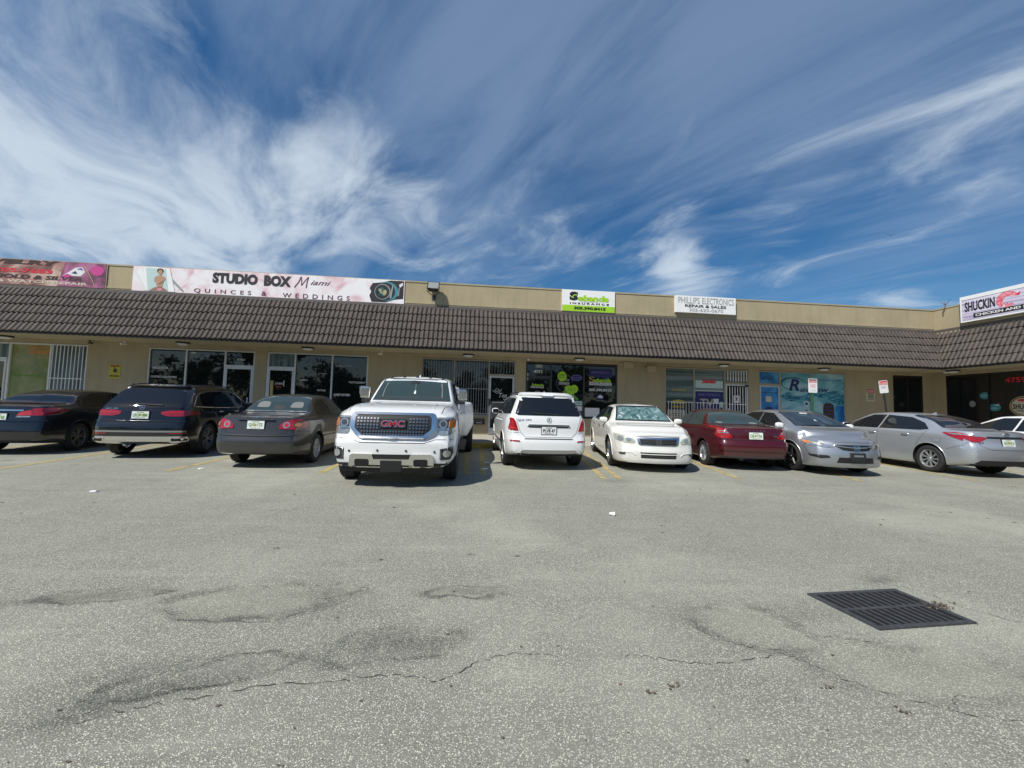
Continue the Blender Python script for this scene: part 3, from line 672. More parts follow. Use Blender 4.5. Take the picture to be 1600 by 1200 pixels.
# unit 3: photo studio
f, d = storefront(-7.15, -3.71, [-6.21, -4.95, -3.73], (-7.11, -6.21), 'alu', glass={}, transom='curtain_blue')
T('4785', -6.78, -6.54, 2.78, 2.86, 'ink_dim', f); T('QUINCEANERAS', -4.86, -4.27, 2.66, 2.73, 'ink_grey', f); T('PHOTOGRAPHY', -4.36, -3.79, 2.09, 2.16, 'ink_white', f); T('SWEET SIXTEEN', -4.86, -4.30, 1.63, 1.71, 'ink_white', f, bold=.03)
T('WEDDINGS', -6.03, -5.77, 2.13, 2.18, 'ink_white', f); T('MATERNITY', -5.35, -5.11, 2.38, 2.42, 'ink_grey', f); T('RECITALS', -5.43, -5.15, 1.78, 1.84, 'ink_white', f)
T('STUDIO', -6.83, -6.57, 1.97, 2.04, 'ink_white', d, 'door_lettering', y=WALL_Y+.019); poly('door_lettering', [(-6.56, 1.90), (-6.54, 1.90), (-6.54, 2.12), (-6.56, 2.12)], WALL_Y+.019, 'ink_white', d)
T('BOX', -6.80, -6.62, 1.86, 1.92, 'ink_red', d, 'door_lettering', y=WALL_Y+.019)
poly('door_decal', [(-7.0, 1.45), (-6.90, 1.45), (-6.90, 2.10), (-7.0, 2.10)], WALL_Y+.019, 'ink_gold', d)
mb = stroke([(-3.80, 1.74), (-3.97, 1.74), (-3.97, 2.0), (-3.80, 2.0)], .03, Y1); build('window_decal', mb, 'ink_white', f); T('S', -3.92, -3.84, 1.78, 1.94, 'ink_white', f)
handle(d, -6.32, 1.3)
# unit 4: tea room behind dark bars
f, d = storefront(-1.84, 1.59, [-1.82, -.65, .61], (.61, 1.57), 'alu_tan', doorframe='alu')
bars(f, -1.80, -.68, 1.10, 3.05, 12, 'ink_grey', rails=(2.03,), r=.007); bars(f, -.62, .57, 1.10, 3.05, 13, 'ink_grey', rails=(2.03, 1.14), r=.007); bars(f, .66, 1.53, 2.62, 3.05, 8, 'ink_grey', r=.006)
DY = WALL_Y+.019
def TD(txt, x0, x1, z0, z1, m, par, **k): return text('door_lettering', txt, x0, x1, z0, z1, DY, m, par, **k)
TD('Tea', 1.0, 1.29, 1.74, 1.90, 'ink_white', d, shear=.35, bold=.0); TD('ROOM', 1.16, 1.34, 1.655, 1.70, 'ink_white', d)
mb = stroke(catmull([(.76, 2.0), (.80, 1.96), (.86, 1.92), (.92, 1.89), (.99, 1.90), (1.03, 1.95), (1.0, 2.02), (.93, 2.06), (.86, 2.03), (.83, 1.97)], 5), .012, DY); build('teapot_emblem', mb, 'ink_white', d)
mb = stroke(catmull([(1.02, 1.95), (1.07, 2.0), (1.08, 2.06)], 5), .014, DY); build('teapot_emblem', mb, 'ink_white', d)
for k in range(3): ring('teapot_emblem', .88+.05*k, 1.96, .022, .03, .008, DY-.001, 'ink_white', d, n=12)
poly('door_lettering', [(.73, 1.55), (1.44, 1.55), (1.44, 1.57), (.73, 1.57)], DY, 'ink_white', d); handle(d, .69, 1.33)
box('lock_plate', (.62, .70, WALL_Y-.012, WALL_Y+.004, 1.42, 1.68), 'alu_dark', d)
# unit 5: insurance office
f, d = storefront(1.97, 5.47, [2.93, 4.18, 5.45], (2.0, 2.93), 'alu_dark', doorframe='black')
T('4771', 2.27, 2.59, 2.69, 2.80, 'ink_white', f, bold=.035); poly('window_decal', [(2.33, 2.88), (2.60, 2.88), (2.60, 3.02), (2.33, 3.02)], Y1, 'ink_dim', f); T('OPEN', 2.36, 2.57, 2.91, 2.99, 'ink_paleteal', f, y=Y1-.003)
TD('Sebanda', 2.20, 2.65, 2.20, 2.30, 'ink_green', d, shear=.1, bold=.03); TD('INSURANCE', 2.18, 2.66, 2.13, 2.19, 'ink_white', d, bold=.03); TD('HOURS', 2.33, 2.50, 1.98, 2.02, 'ink_white', d)
for z in (2.62, 2.46): mb = MB(); mb.box(2.03, 2.055, WALL_Y-.02, WALL_Y+.004, z-.05, z+.05); build('door_hinge', mb, 'alu', d)
poly('window_decal', ell(3.35, 2.60, .175, .185), Y1, 'ink_green', f); T('A SMART', 3.24, 3.46, 2.62, 2.67, 'ink_dkgreen', f, y=Y1-.003); T('CHOICE', 3.25, 3.45, 2.53, 2.59, 'ink_dkgreen', f, y=Y1-.003)
mb = stroke([(3.45+.31*math.cos(t), 2.35+.33*math.sin(t)) for t in np.linspace(.1, 4.2, 30)], .012, Y1); build('window_decal', mb, 'ink_lilac', f)
poly('window_decal', ell(3.91, 2.565, .205, .115), Y1, 'ink_lilac', f); poly('window_decal', ell(3.91, 2.565, .18, .092), Y1-.003, 'ink_navy', f); T('METLIFE', 3.78, 4.04, 2.54, 2.59, 'ink_lilac', f, y=Y1-.006)
T('CON', 3.48, 3.62, 2.44, 2.50, 'ink_white', f, bold=.0); T('SEBANDA', 3.22, 3.64, 2.29, 2.40, 'ink_white', f, bold=.0)
poly('window_decal', ell(3.60, 2.12, .15, .15), Y1, 'ink_green', f); poly('window_decal', ell(3.82, 2.14, .15, .155), Y1-.0015, 'ink_green', f); poly('window_decal', ell(3.70, 2.02, .14, .12), Y1-.003, 'ink_green', f)
poly('window_decal', [(3.38, 2.0), (3.46, 2.12), (3.56, 2.02), (3.5, 1.93)], Y1-.0045, 'ink_dkgreen', f); poly('window_decal', [(3.72, 1.95), (3.82, 1.93), (4.0, 1.76), (3.93, 1.70), (3.78, 1.82)], Y1-.0045, 'ink_dkgreen', f)
T('Para ti', 3.58, 3.86, 2.08, 2.16, 'ink_dkgreen', f, y=Y1-.006, shear=.2)
poly('window_notice', [(3.84, 1.53), (4.14, 1.53), (4.14, 1.69), (3.84, 1.69)], Y1, 'ink_paleteal', f); T('HOURS', 3.90, 4.07, 1.59, 1.63, 'ink_navy', f, y=Y1-.003); poly('window_notice', [(3.86, 1.33), (4.14, 1.33), (4.14, 1.50), (3.86, 1.50)], Y1, 'ink_white', f)
poly('window_decal', [(4.40, 2.60), (5.27, 2.60), (5.27, 2.93), (4.40, 2.93)], Y1, 'ink_navy', f); T('PROGRESSIVE', 4.48, 5.18, 2.76, 2.83, 'ink_lilac', f, y=Y1-.003, shear=.3)
T('S', 4.38, 4.60, 2.42, 2.62, 'ink_gold', f, bold=.0); T('ebanda', 4.58, 5.24, 2.42, 2.58, 'ink_green', f, bold=.03, shear=.15); poly('window_decal', [(4.40, 2.31), (5.26, 2.31), (5.26, 2.41), (4.40, 2.41)], Y1, 'ink_white', f); T('INSURANCE', 4.44, 5.22, 2.33, 2.39, 'ink_black', f, y=Y1-.003)
T('305.390.8415', 4.39, 5.26, 2.08, 2.18, 'ink_white', f, bold=.03); poly('window_decal', ell(4.83, 1.87, .13, .12), Y1, 'ink_navy', f); poly('window_decal', [(4.73, 1.83), (4.93, 1.83), (4.93, 1.88), (4.83, 1.95), (4.73, 1.88)], Y1-.003, 'ink_white', f); T('FREE QUOTES', 4.66, 5.0, 1.70, 1.74, 'ink_grey', f)
poly('window_notice', [(4.24, 1.12), (4.8, 1.12), (4.8, 1.45), (4.24, 1.45)], Y1, 'ink_white', f)
# unit 6: electronics repair
f, d = storefront(7.35, 10.78, [7.37, 8.53, 9.79], (9.79, 10.76), 'alu_tan', glass={0: 'blind_grey', 1: 'blind_grey'}, doorframe='alu_white', transom='blind_grey')
for z in (2.73, 2.05): box('shelf_edge', (7.41, 8.49, Y1-.004, Y1, z, z+.035), 'ink_dim', f)
poly('window_decal', [(7.42, 1.10), (8.48, 1.10), (8.48, 1.78), (7.42, 1.78)], Y1, 'ink_black', f)
T('WE REPAIR', 7.66, 8.22, 2.19, 2.27, 'ink_yellow', f); poly('window_poster', [(7.61, 1.70), (8.20, 1.70), (8.14, 1.82), (7.92, 1.87), (7.70, 1.82)], Y1-.003, 'ink_yellow', f)
poly('window_poster', [(7.63, 1.50), (8.18, 1.50), (8.18, 1.68), (7.63, 1.68)], Y1-.003, 'ink_black', f); T('PLASMA LCD', 7.66, 8.15, 1.54, 1.64, 'ink_yellow', f, y=Y1-.006, bold=.03)
poly('window_poster', [(7.48, 1.08), (8.18, 1.08), (8.18, 1.47), (7.48, 1.47)], Y1-.003, 'ink_cream', f)
for k, t in enumerate(('T V  V C R', 'CAMERAS', 'STEREOS', 'LAPTOPS')): T(t, 7.53, 8.13, 1.385-.09*k, 1.445-.09*k, 'ink_black', f, y=Y1-.006, bold=.02)
poly('window_poster', [(8.60, 2.34), (9.73, 2.34), (9.73, 2.63), (8.60, 2.63)], Y1, 'ink_paleteal', f); T('Sales', 8.86, 9.44, 2.52, 2.70, 'ink_red', f, y=Y1-.003, bold=.04, shear=.2)
poly('window_poster', [(8.62, 1.42), (9.72, 1.42), (9.72, 2.20), (8.62, 2.20)], Y1, 'ink_navy', f); T('ELECTRONICS', 8.72, 9.62, 2.03, 2.13, 'ink_lilac', f, y=Y1-.003)
T('TV', 8.79, 9.34, 1.60, 1.92, 'ink_tan', f, y=Y1-.003, bold=.03); T('REPAIR', 8.9, 9.5, 1.46, 1.55, 'ink_tan', f, y=Y1-.003)
poly('window_notice', [(9.34, 1.74), (9.55, 1.74), (9.55, 1.93), (9.34, 1.93)], Y1-.006, 'ink_white', f); poly('window_notice', [(9.60, 1.60), (9.71, 1.60), (9.71, 1.82), (9.60, 1.82)], Y1-.006, 'ink_paleteal', f)
box('shelf_edge', (8.57, 9.75, Y1-.004, Y1, 2.22, 2.245), 'ink_white', f)
bars(f, 7.42, 8.48, 1.06, 1.76, 9, 'white', rails=(1.76,), r=.007); bars(f, 8.58, 9.74, 1.06, 1.76, 9, 'white', rails=(1.76,), r=.007)
bars(f, 9.83, 10.72, 2.62, 3.04, 8, 'white', r=.011); bars(f, 9.90, 10.66, .62, 2.42, 7, 'white', rails=(1.74,), y=WALL_Y-.03, r=.011)
poly('door_notice', [(10.10, 1.80), (10.34, 1.80), (10.34, 2.08), (10.10, 2.08)], WALL_Y-.05, 'ink_white', d); T('X', 10.16, 10.28, 1.87, 2.02, 'ink_black', d, 'door_lettering', y=WALL_Y-.053, bold=.04)
poly('door_notice', [(10.0, 1.50), (10.24, 1.50), (10.24, 1.76), (10.0, 1.76)], DY, 'ink_navy', d); poly('door_notice', [(9.90, 1.42), (10.02, 1.42), (10.02, 1.56), (9.90, 1.56)], DY, 'ink_white', d)
handle(d, 9.90, 1.3); mb = MB(); mb.box(10.60, 10.72, WALL_Y-.06, WALL_Y-.01, 2.42, 2.50); build('door_closer', mb, 'alu_dark', d)
# unit 7: water shop with printed film
f, d = storefront(11.18, 14.93, [12.10, 13.44, 14.91], (11.20, 12.10), 'alu_tan', glass={0: 'poster_sky', 1: 'poster_sky'}, transom='poster_deep', doorglass='poster_deep', doorframe='alu')
T('4767', 11.36, 11.82, 2.73, 2.87, 'ink_navy', f, bold=.02)
mb = stroke([(12.72+.54*math.cos(t), 2.62+.24*math.sin(t)) for t in np.linspace(.35, 4.9, 40)], list(np.linspace(.015, .05, 20))+list(np.linspace(.05, .012, 20)), Y1); build('window_decal', mb, 'ink_navy', f)
T('R', 12.50, 12.96, 2.34, 2.81, 'ink_navy', f, shear=.25, bold=.03); T('ainb', 12.98, 13.40, 2.31, 2.50, 'ink_navy', f, shear=.25, bold=.02); T('ow', 13.64, 14.22, 2.32, 2.46, 'ink_navy', f, shear=.25, bold=.02)
T('ALKALINE WATER & ICE CREAM', 13.52, 14.80, 2.785, 2.845, 'ink_blue', f)
poly('printed_splash', [(12.14, 2.18), (12.5, 2.30), (12.8, 2.12), (13.1, 2.16), (13.40, 2.30), (13.40, 1.95), (13.0, 2.02), (12.6, 1.92), (12.14, 2.0)], Y1, 'poster_splash', f)
poly('printed_splash', [(13.48, 2.28), (13.8, 2.22), (14.2, 2.34), (14.5, 2.42), (14.86, 2.34), (14.86, 1.80), (14.5, 1.86), (14.2, 2.05), (13.9, 2.1), (13.48, 2.16)], Y1, 'poster_splash', f)
poly('printed_splash', [(13.48, 1.10), (14.86, 1.10), (14.86, 1.80), (14.5, 1.82), (14.46, 1.5), (13.9, 1.3), (13.48, 1.5)], Y1, 'poster_deep', f)
poly('printed_bottle', [(13.96, 1.12), (14.42, 1.12), (14.43, 1.70), (14.40, 1.83), (14.30, 1.89), (14.08, 1.89), (13.98, 1.83), (13.95, 1.70)], Y1-.003, 'ink_brown', f)
for z in (1.3, 1.45, 1.6, 1.74): poly('printed_bottle', [(13.97, z), (14.41, z), (14.41, z+.02), (13.97, z+.02)], Y1-.006, 'ink_blue', f)
poly('window_decal', ell(13.24, 1.85, .13, .11), Y1-.003, 'ink_paleteal', f); poly('window_decal', [(13.15, 1.83), (13.24, 1.91), (13.33, 1.83), (13.24, 1.79)], Y1-.006, 'ink_navy', f); poly('window_decal', ell(13.22, 1.55, .11, .10), Y1-.003, 'ink_paleteal', f); poly('window_decal', ell(13.22, 1.55, .08, .07), Y1-.006, 'ink_blue', f)
poly('door_notice', [(11.49, 1.87), (11.73, 1.87), (11.73, 2.09), (11.49, 2.09)], DY, 'ink_cream', d); TD('PURE WATER', 11.30, 11.98, 2.20, 2.26, 'ink_navy', d); poly('door_decal', ell(11.62, 1.52, .2, .16, 24, 0, math.pi), DY, 'ink_navy', d); handle(d, 12.0, 1.35)
# unit 8: dark recessed doorway near the corner
mb = MB(); x0, x1 = 17.03, 18.35
frame_bar(mb, x0, x0+.04, FLOOR-.03, HEAD); frame_bar(mb, x1-.04, x1, FLOOR-.03, HEAD); frame_bar(mb, x0+.04, x1-.04, HEAD-.05, HEAD-.001); frame_bar(mb, x0+.64, x1-.64, FLOOR, HEAD-.05)
d = build('door', mb, 'black', mall); box('door_glass', (x0+.04, x1-.04, WALL_Y+.055, WALL_Y+.07, FLOOR, HEAD-.05), 'black_gloss', d)
# wing shopfront: dark glass wall along X = WX; local x runs toward the viewer
W = wingM(WX, WALL_Y)
box('wall_pier', (WX, WX+.2, WALL_Y-.42, WALL_Y-.001, .2, 3.113), 'stucco', wing)
edges = [.42, 1.75, 3.10, 4.45, 5.8, 7.15, 8.5, 9.85]
mb = MB()
for e in edges: mb.box(e-.02, e+.02, .01, .09, .36, 3.112)
for a, b in zip(edges[:-1], edges[1:]): mb.box(a+.02, b-.02, .01, .09, 3.05, 3.111); mb.box(a+.02, b-.02, .01, .09, .36, .5)
mb.xf(W); wf = build('storefront_window', mb, 'black', wing)
for a, b in zip(edges[:-1], edges[1:]):
    mb = MB(); mb.box(a+.02, b-.02, .055, .07, .5, 3.05); mb.xf(W); build('pane', mb, 'black_gloss', wf)
yy = .0535
text('window_lettering', '4759', 2.22, 2.78, 2.72, 2.90, yy, 'ink_red', wf, M=W, bold=.02)
poly('window_decal', ell(1.62, 2.28, .16, .13), yy, 'ink_teal', wf, M=W)
for z in (2.31, 2.27, 2.23): poly('window_decal', [(1.52, z), (1.72, z), (1.72, z+.012), (1.52, z+.012)], yy-.003, 'ink_paleteal', wf, M=W)
poly('window_decal', ell(1.88, 1.84, .19, .13), yy, 'ink_teal', wf, M=W); poly('window_decal', [(1.86, 1.93), (2.02, 1.97), (2.02, 1.90)], yy-.003, 'ink_paleteal', wf, M=W); text('window_lettering', 'OPEN', 1.78, 1.96, 1.79, 1.84, yy-.003, 'ink_paleteal', wf, M=W)
poly('window_decal', ell(2.72, 1.88, .42, .36), yy, 'ink_gold', wf, M=W); poly('window_decal', ell(2.72, 1.88, .39, .33), yy-.003, 'ink_black', wf, M=W)
poly('window_decal', ell(2.72, 1.88, .36, .30), yy-.006, 'ink_cream', wf, M=W); text('window_lettering', 'SHUCKIN', 2.40, 3.04, 1.78, 1.96, yy-.009, 'ink_black', wf, M=W, bold=.03); poly('window_decal', ell(2.66, 2.09, .13, .045), yy-.009, 'ink_red', wf, M=W); text('window_lettering', 'CHICKEN & SEAFOOD', 2.48, 2.96, 1.70, 1.75, yy-.009, 'ink_black', wf, M=W)
poly('window_decal', ell(1.23, 1.98, .1, .12), yy, 'ink_dim', wf, M=W)

# ------------------------------------------------------------------ signs on the parapet
SY = PAR_Y-.02
def board(name, label, cat, x0, x1, z0, z1, m, th=.03, frame=None, y=PAR_Y, group=None):
    t = thing(name, label, cat, ((x0+x1)/2, y, z0), 0, group); ox, oz = (x0+x1)/2, z0
    box('panel', (x0-ox, x1-ox, -th, -.003, 0, z1-z0), m, t)
    if frame:
        mb = MB(); w = .022
        for b in ((x0-ox-.004, x0-ox+w, 0, z1-z0), (x1-ox-w, x1-ox+.004, 0, z1-z0), (x0-ox+w, x1-ox-w, z1-z0-w, z1-z0+.004), (x0-ox+w, x1-ox-w, -.004, w)): mb.box(b[0], b[1], -th-.008, -th-.0005, b[2], b[3])
        build('frame', mb, frame, t)
    M = Matrix.Translation((-ox, -y, -oz)); fy = y-th-.0004
    def tx(txt, a, b, c, e, mm, k=0, **kw): return text('lettering', txt, a, b, c, e, fy-k*.0035, mm, t, M=M, **kw)
    def sh(nm, pts, mm, k=0): return poly(nm, pts, fy-k*.0035, mm, t, M=M)
    def st(nm, mb_, mm): mb_.xf(M); return build(nm, mb_, mm, t)
    return t, tx, sh, st, fy, M
# studio banner
t, tx, sh, st, fy, M = board('shop_banner', 'long pale pink banner reading STUDIO BOX Miami with a printed camera at its end', 'banner', -11.09, -2.43, 4.84, 5.66, 'banner_pink', .012, y=PAR_Y-.0155)
sh('printed_picture', [(-11.0, 5.50), (-10.72, 5.65), (-10.28, 4.95), (-10.72, 4.86)], 'ink_white', 1); sh('printed_picture', [(-10.98, 5.47), (-10.86, 5.60), (-10.35, 4.9), (-10.60, 4.86)], 'sign_white', 2)
sh('printed_picture', [(-10.80, 5.655), (-9.98, 5.63), (-9.78, 4.86), (-10.62, 4.86)], 'sign_white', 3); sh('printed_picture', [(-10.70, 5.62), (-10.10, 5.60), (-9.98, 4.86), (-10.60, 4.86)], 'ink_paleteal', 4)
sh('printed_picture', [(-9.98, 5.4), (-9.50, 4.90), (-9.56, 4.88), (-9.95, 5.25)], 'ink_grey', 2)
sh('printed_dress', [(-10.55, 4.87), (-10.40, 4.98), (-10.28, 5.0), (-10.1, 4.96), (-9.98, 4.87)], 'ink_skin_dk', 5); sh('printed_dress', [(-10.32, 4.87), (-10.30, 5.0), (-10.18, 5.0), (-10.16, 4.87)], 'ink_pink', 6)
sh('printed_figure', [(-10.33, 4.98), (-10.36, 5.12), (-10.42, 5.18), (-10.42, 5.30), (-10.36, 5.35), (-10.28, 5.38), (-10.20, 5.38), (-10.11, 5.34), (-10.08, 5.26), (-10.13, 5.20), (-10.15, 5.12), (-10.17, 4.98)], 'ink_skin', 6)
sh('printed_figure', ell(-10.26, 5.53, .10, .085), 'ink_brown', 6); sh('printed_figure', ell(-10.255, 5.485, .065, .085), 'ink_skin', 7); sh('printed_figure', [(-10.3, 5.10), (-10.16, 5.22), (-10.13, 5.19), (-10.24, 5.08)], 'ink_skin_dk', 7)
tx('STUDIO', -8.66, -7.24, 5.23, 5.59, 'ink_black', 1, bold=.065, spacing=1.03); tx('BOX', -7.04, -6.17, 5.22, 5.59, 'ink_black', 1, bold=.065, spacing=1.03)
for pts, w in (([(-6.06, 5.22), (-5.93, 5.42), (-5.86, 5.60)], .035), ([(-5.86, 5.60), (-5.84, 5.48), (-5.83, 5.30)], .03), ([(-5.83, 5.30), (-5.72, 5.48), (-5.62, 5.60)], .025), ([(-5.62, 5.60), (-5.66, 5.42), (-5.68, 5.22)], .035)):
    mb = stroke(catmull(pts, 6), w, fy-.0035); st('lettering', mb, 'ink_plum')
tx('iami', -5.55, -4.88, 5.34, 5.50, 'ink_plum', 1, bold=.0, shear=.45)
tx('QUINCES', -9.20, -7.42, 4.86, 5.02, 'ink_plum', 1, spacing=1.9); tx('&', -7.10, -6.93, 4.88, 5.03, 'ink_plum', 1); tx('WEDDINGS', -6.42, -4.24, 4.86, 5.02, 'ink_plum', 1, spacing=1.9)
sh('printed_camera', [(-3.52, 4.87), (-3.60, 5.08), (-3.54, 5.22), (-3.60, 5.34), (-3.50, 5.52), (-3.2, 5.56), (-2.9, 5.64), (-2.46, 5.64), (-2.46, 5.02), (-2.75, 4.98), (-3.05, 4.87)], 'ink_black', 1)
sh('printed_camera', ell(-3.02, 5.25, .38, .34), 'ink_teal', 2); sh('printed_camera', ell(-3.08, 5.24, .34, .31), 'ink_black', 3); sh('printed_camera', ell(-3.16, 5.23, .27, .27), 'ink_grey', 4); sh('printed_camera', ell(-3.17, 5.23, .24, .245), 'ink_black', 5); sh('printed_camera', ell(-3.18, 5.23, .16, .17), 'lens_glass', 6)
sh('printed_camera', [(-2.92, 5.02), (-2.84, 5.48), (-2.80, 5.50), (-2.86, 5.0)], 'ink_grey', 5); sh('printed_camera', [(-2.66, 5.1), (-2.62, 5.4), (-2.58, 5.4), (-2.6, 5.1)], 'ink_dim', 4); sh('printed_camera', [(-2.62, 5.50), (-2.50, 5.58), (-2.48, 5.50), (-2.58, 5.40)], 'ink_white', 2)
# jewellery banner
t, tx, sh, st, fy, M = board('shop_banner', 'brown and pink jewelry banner cut off by the left edge, telephone number in red', 'banner', -17.4, -11.86, 4.86, 5.665, 'banner_jewel', .012, y=PAR_Y-.0155)
sh('printed_picture', [(-13.3, 4.87), (-13.1, 5.655), (-11.88, 5.655), (-11.88, 4.87)], 'jewel_pink', 1)
tx('JEWELRY', -16.2, -13.25, 5.47, 5.66, 'ink_brown', 1, bold=.05, shear=.15); tx('786-305-7683', -15.95, -13.45, 5.24, 5.38, 'ink_red', 1, bold=.04); tx('WE BUY GOLD & SILVER', -16.6, -12.55, 5.05, 5.18, 'ink_brown', 1, bold=.04, shear=.2)
tx('JEWELRY & WATCH REPAIR', -16.4, -12.4, 4.90, 5.01, 'ink_cream', 1, bold=.03); sh('printed_gem', [(-13.15, 5.22), (-13.0, 5.32), (-12.8, 5.48), (-12.6, 5.52), (-12.5, 5.36), (-12.62, 5.22)], 'ink_white', 2)
sh('printed_gem', [(-13.2, 5.18), (-13.02, 5.28), (-12.9, 5.24), (-12.95, 5.16)], 'ink_magenta', 3); sh('printed_gem', [(-12.9, 5.30), (-12.78, 5.38), (-12.72, 5.28)], 'ink_navy', 3); sh('printed_gem', ell(-12.15, 5.42, .2, .16), 'ink_magenta', 2); sh('printed_gem', [(-12.75, 5.44), (-12.62, 5.50), (-12.55, 5.40)], 'ink_lilac', 3)
mb = stroke(catmull([(-12.55, 5.58), (-12.38, 5.3), (-12.25, 5.05), (-12.2, 4.9)], 6), .018, fy-.007); st('printed_vine', mb, 'ink_gold')
# insurance sign
t, tx, sh, st, fy, M = board('shop_sign', 'square white and lime green insurance sign with number 305.390.8415 above the tiles', 'sign', 3.11, 5.06, 4.89, 5.67, 'sign_white', .05)
sh('lower_band', [(3.115, 4.895), (5.055, 4.895), (5.055, 5.11), (3.115, 5.11)], 'ink_green', 1); tx('305.390.8415', 3.55, 4.72, 4.95, 5.06, 'ink_black', 2, bold=.05)
tx('S', 3.38, 3.70, 5.28, 5.60, 'ink_black', 1, bold=.07); tx('ebanda', 3.68, 4.84, 5.27, 5.49, 'ink_green', 1, bold=.055, shear=.12); tx('INSURANCE', 3.40, 4.84, 5.145, 5.215, 'ink_black', 1, bold=.03, spacing=1.5)
mb = stroke([(3.45, 5.38), (3.55, 5.47), (3.65, 5.50)], .035, fy-.007); st('leaf_emblem', mb, 'ink_green'); sh('rule', [(3.8, 5.235), (4.5, 5.235), (4.5, 5.242), (3.8, 5.242)], 'ink_grey', 1)
# electronics sign
t, tx, sh, st, fy, M = board('shop_sign', 'white boxed sign reading PHILLIPS ELECTRONICS in grey capitals', 'sign', 7.34, 9.68, 5.04, 5.665, 'sign_white', .11)
tx('PHILLIPS', 7.44, 8.26, 5.38, 5.61, 'ink_grey', 1, bold=.0); tx('ELECTRONICS', 8.36, 9.60, 5.38, 5.61, 'ink_grey', 1, bold=.0); tx('REPAIR & SALES', 7.70, 9.30, 5.24, 5.345, 'ink_black', 1, bold=.02); tx('305-620-0670', 7.86, 9.18, 5.09, 5.20, 'ink_grey', 1, bold=.0)
# restaurant sign on the wing: local x toward the viewer from Y=13.26
t = thing('shop_sign', 'large white framed sign reading SHUCKIN with a pink shrimp, on the right wing', 'sign', (WPX, 13.26, 4.93))
W2 = Matrix(((0, 1, 0, 0), (-1, 0, 0, 0), (0, 0, 1, 0), (0, 0, 0, 1)))
mb = MB(); mb.box(0, 5.0, -.16, -.004, 0, .95); mb.xf(W2); build('panel', mb, 'sign_white', t)
fy = -.1605
def sp(nm, pts, m, k=0): return poly(nm, pts, fy-k*.0035, m, t, M=W2)
sp('printed_board', [(.06, .06), (4.94, .06), (4.94, .80), (.06, .80)], 'sign_lilac', 1); sp('printed_board', [(.05, .80), (4.95, .80), (4.95, .815), (.05, .815)], 'ink_black', 1)
for k in range(1, 6): sp('printed_board', [(.07, .06+.12*k), (4.93, .06+.12*k), (4.93, .066+.12*k), (.07, .066+.12*k)], 'ink_lilac', 2)
text('lettering', 'SHUCKIN', .15, 1.02, .36, .72, fy-.009, 'ink_black', t, M=W2, bold=.03); text('lettering', 'JIVE', 1.62, 2.9, .36, .72, fy-.009, 'ink_navy', t, M=W2, bold=.03) if False else None
mb = stroke([(1.36+.22*math.cos(a), .52+.20*math.sin(a)) for a in np.linspace(.3, 5.4, 26)], list(np.linspace(.16, .19, 13))+list(np.linspace(.19, .07, 13)), fy-.009); mb.xf(W2); build('printed_shrimp', mb, 'shrimp', t)
for k in range(4):
    mb = stroke([(1.17+.08*k, .45-.02*k), (1.22+.08*k, .36)], .015, fy-.012); mb.xf(W2); build('printed_shrimp', mb, 'ink_red', t)
sp('printed_shrimp', [(1.54, .62), (1.70, .72), (1.66, .60)], 'ink_red', 3)
sp('lower_band', [(.40, .11), (4.6, .11), (4.6, .27), (.40, .27)], 'ink_black', 3); text('lettering', 'CHICKEN AND SEAFOOD', .46, 2.55, .145, .235, fy-.014, 'ink_white', t, M=W2, bold=.03)

# small wall signs ---------------------------------------------------
t, tx, sh, st, fy, M = board('warning_sign', 'small yellow warning sign on the bare wall left of the dance school window', 'sign', -12.16, -11.80, 2.0, 2.48, 'yellow_sign', .008, y=WALL_Y)
sh('header_band', [(-12.13, 2.39), (-11.83, 2.39), (-11.83, 2.45), (-12.13, 2.45)], 'ink_orange', 1); tx('WARNING', -12.11, -11.85, 2.40, 2.44, 'ink_brown', 2); tx('WATCH YOUR STEP', -12.12, -11.84, 2.06, 2.11, 'ink_brown', 1)
sh('pictogram', [(-12.02, 2.28), (-11.97, 2.35), (-11.93, 2.30), (-11.88, 2.31), (-11.93, 2.25), (-11.90, 2.18), (-11.96, 2.22), (-12.03, 2.22)], 'ink_black', 1); sh('pictogram', ell(-11.99, 2.36, .022, .02, 10), 'ink_black', 2)
t, tx, sh, st, fy, M = board('notice_sign', 'white tow-away notice with dark red header screwed flat to the wall near the corner', 'sign', 15.80, 16.18, 2.02, 2.52, 'ink_cream', .006, y=WALL_Y)
sh('header_band', [(15.82, 2.37), (16.16, 2.37), (16.16, 2.50), (15.82, 2.50)], 'ink_red', 1); tx('NO PARKING', 15.84, 16.14, 2.40, 2.47, 'ink_white', 2)
for z, w in ((2.30, .13), (2.25, .10), (2.20, .14), (2.15, .12), (2.08, .15)): tx('TOW AWAY ZONE', 15.99-w, 15.99+w, z, z+.028, 'ink_black', 1)
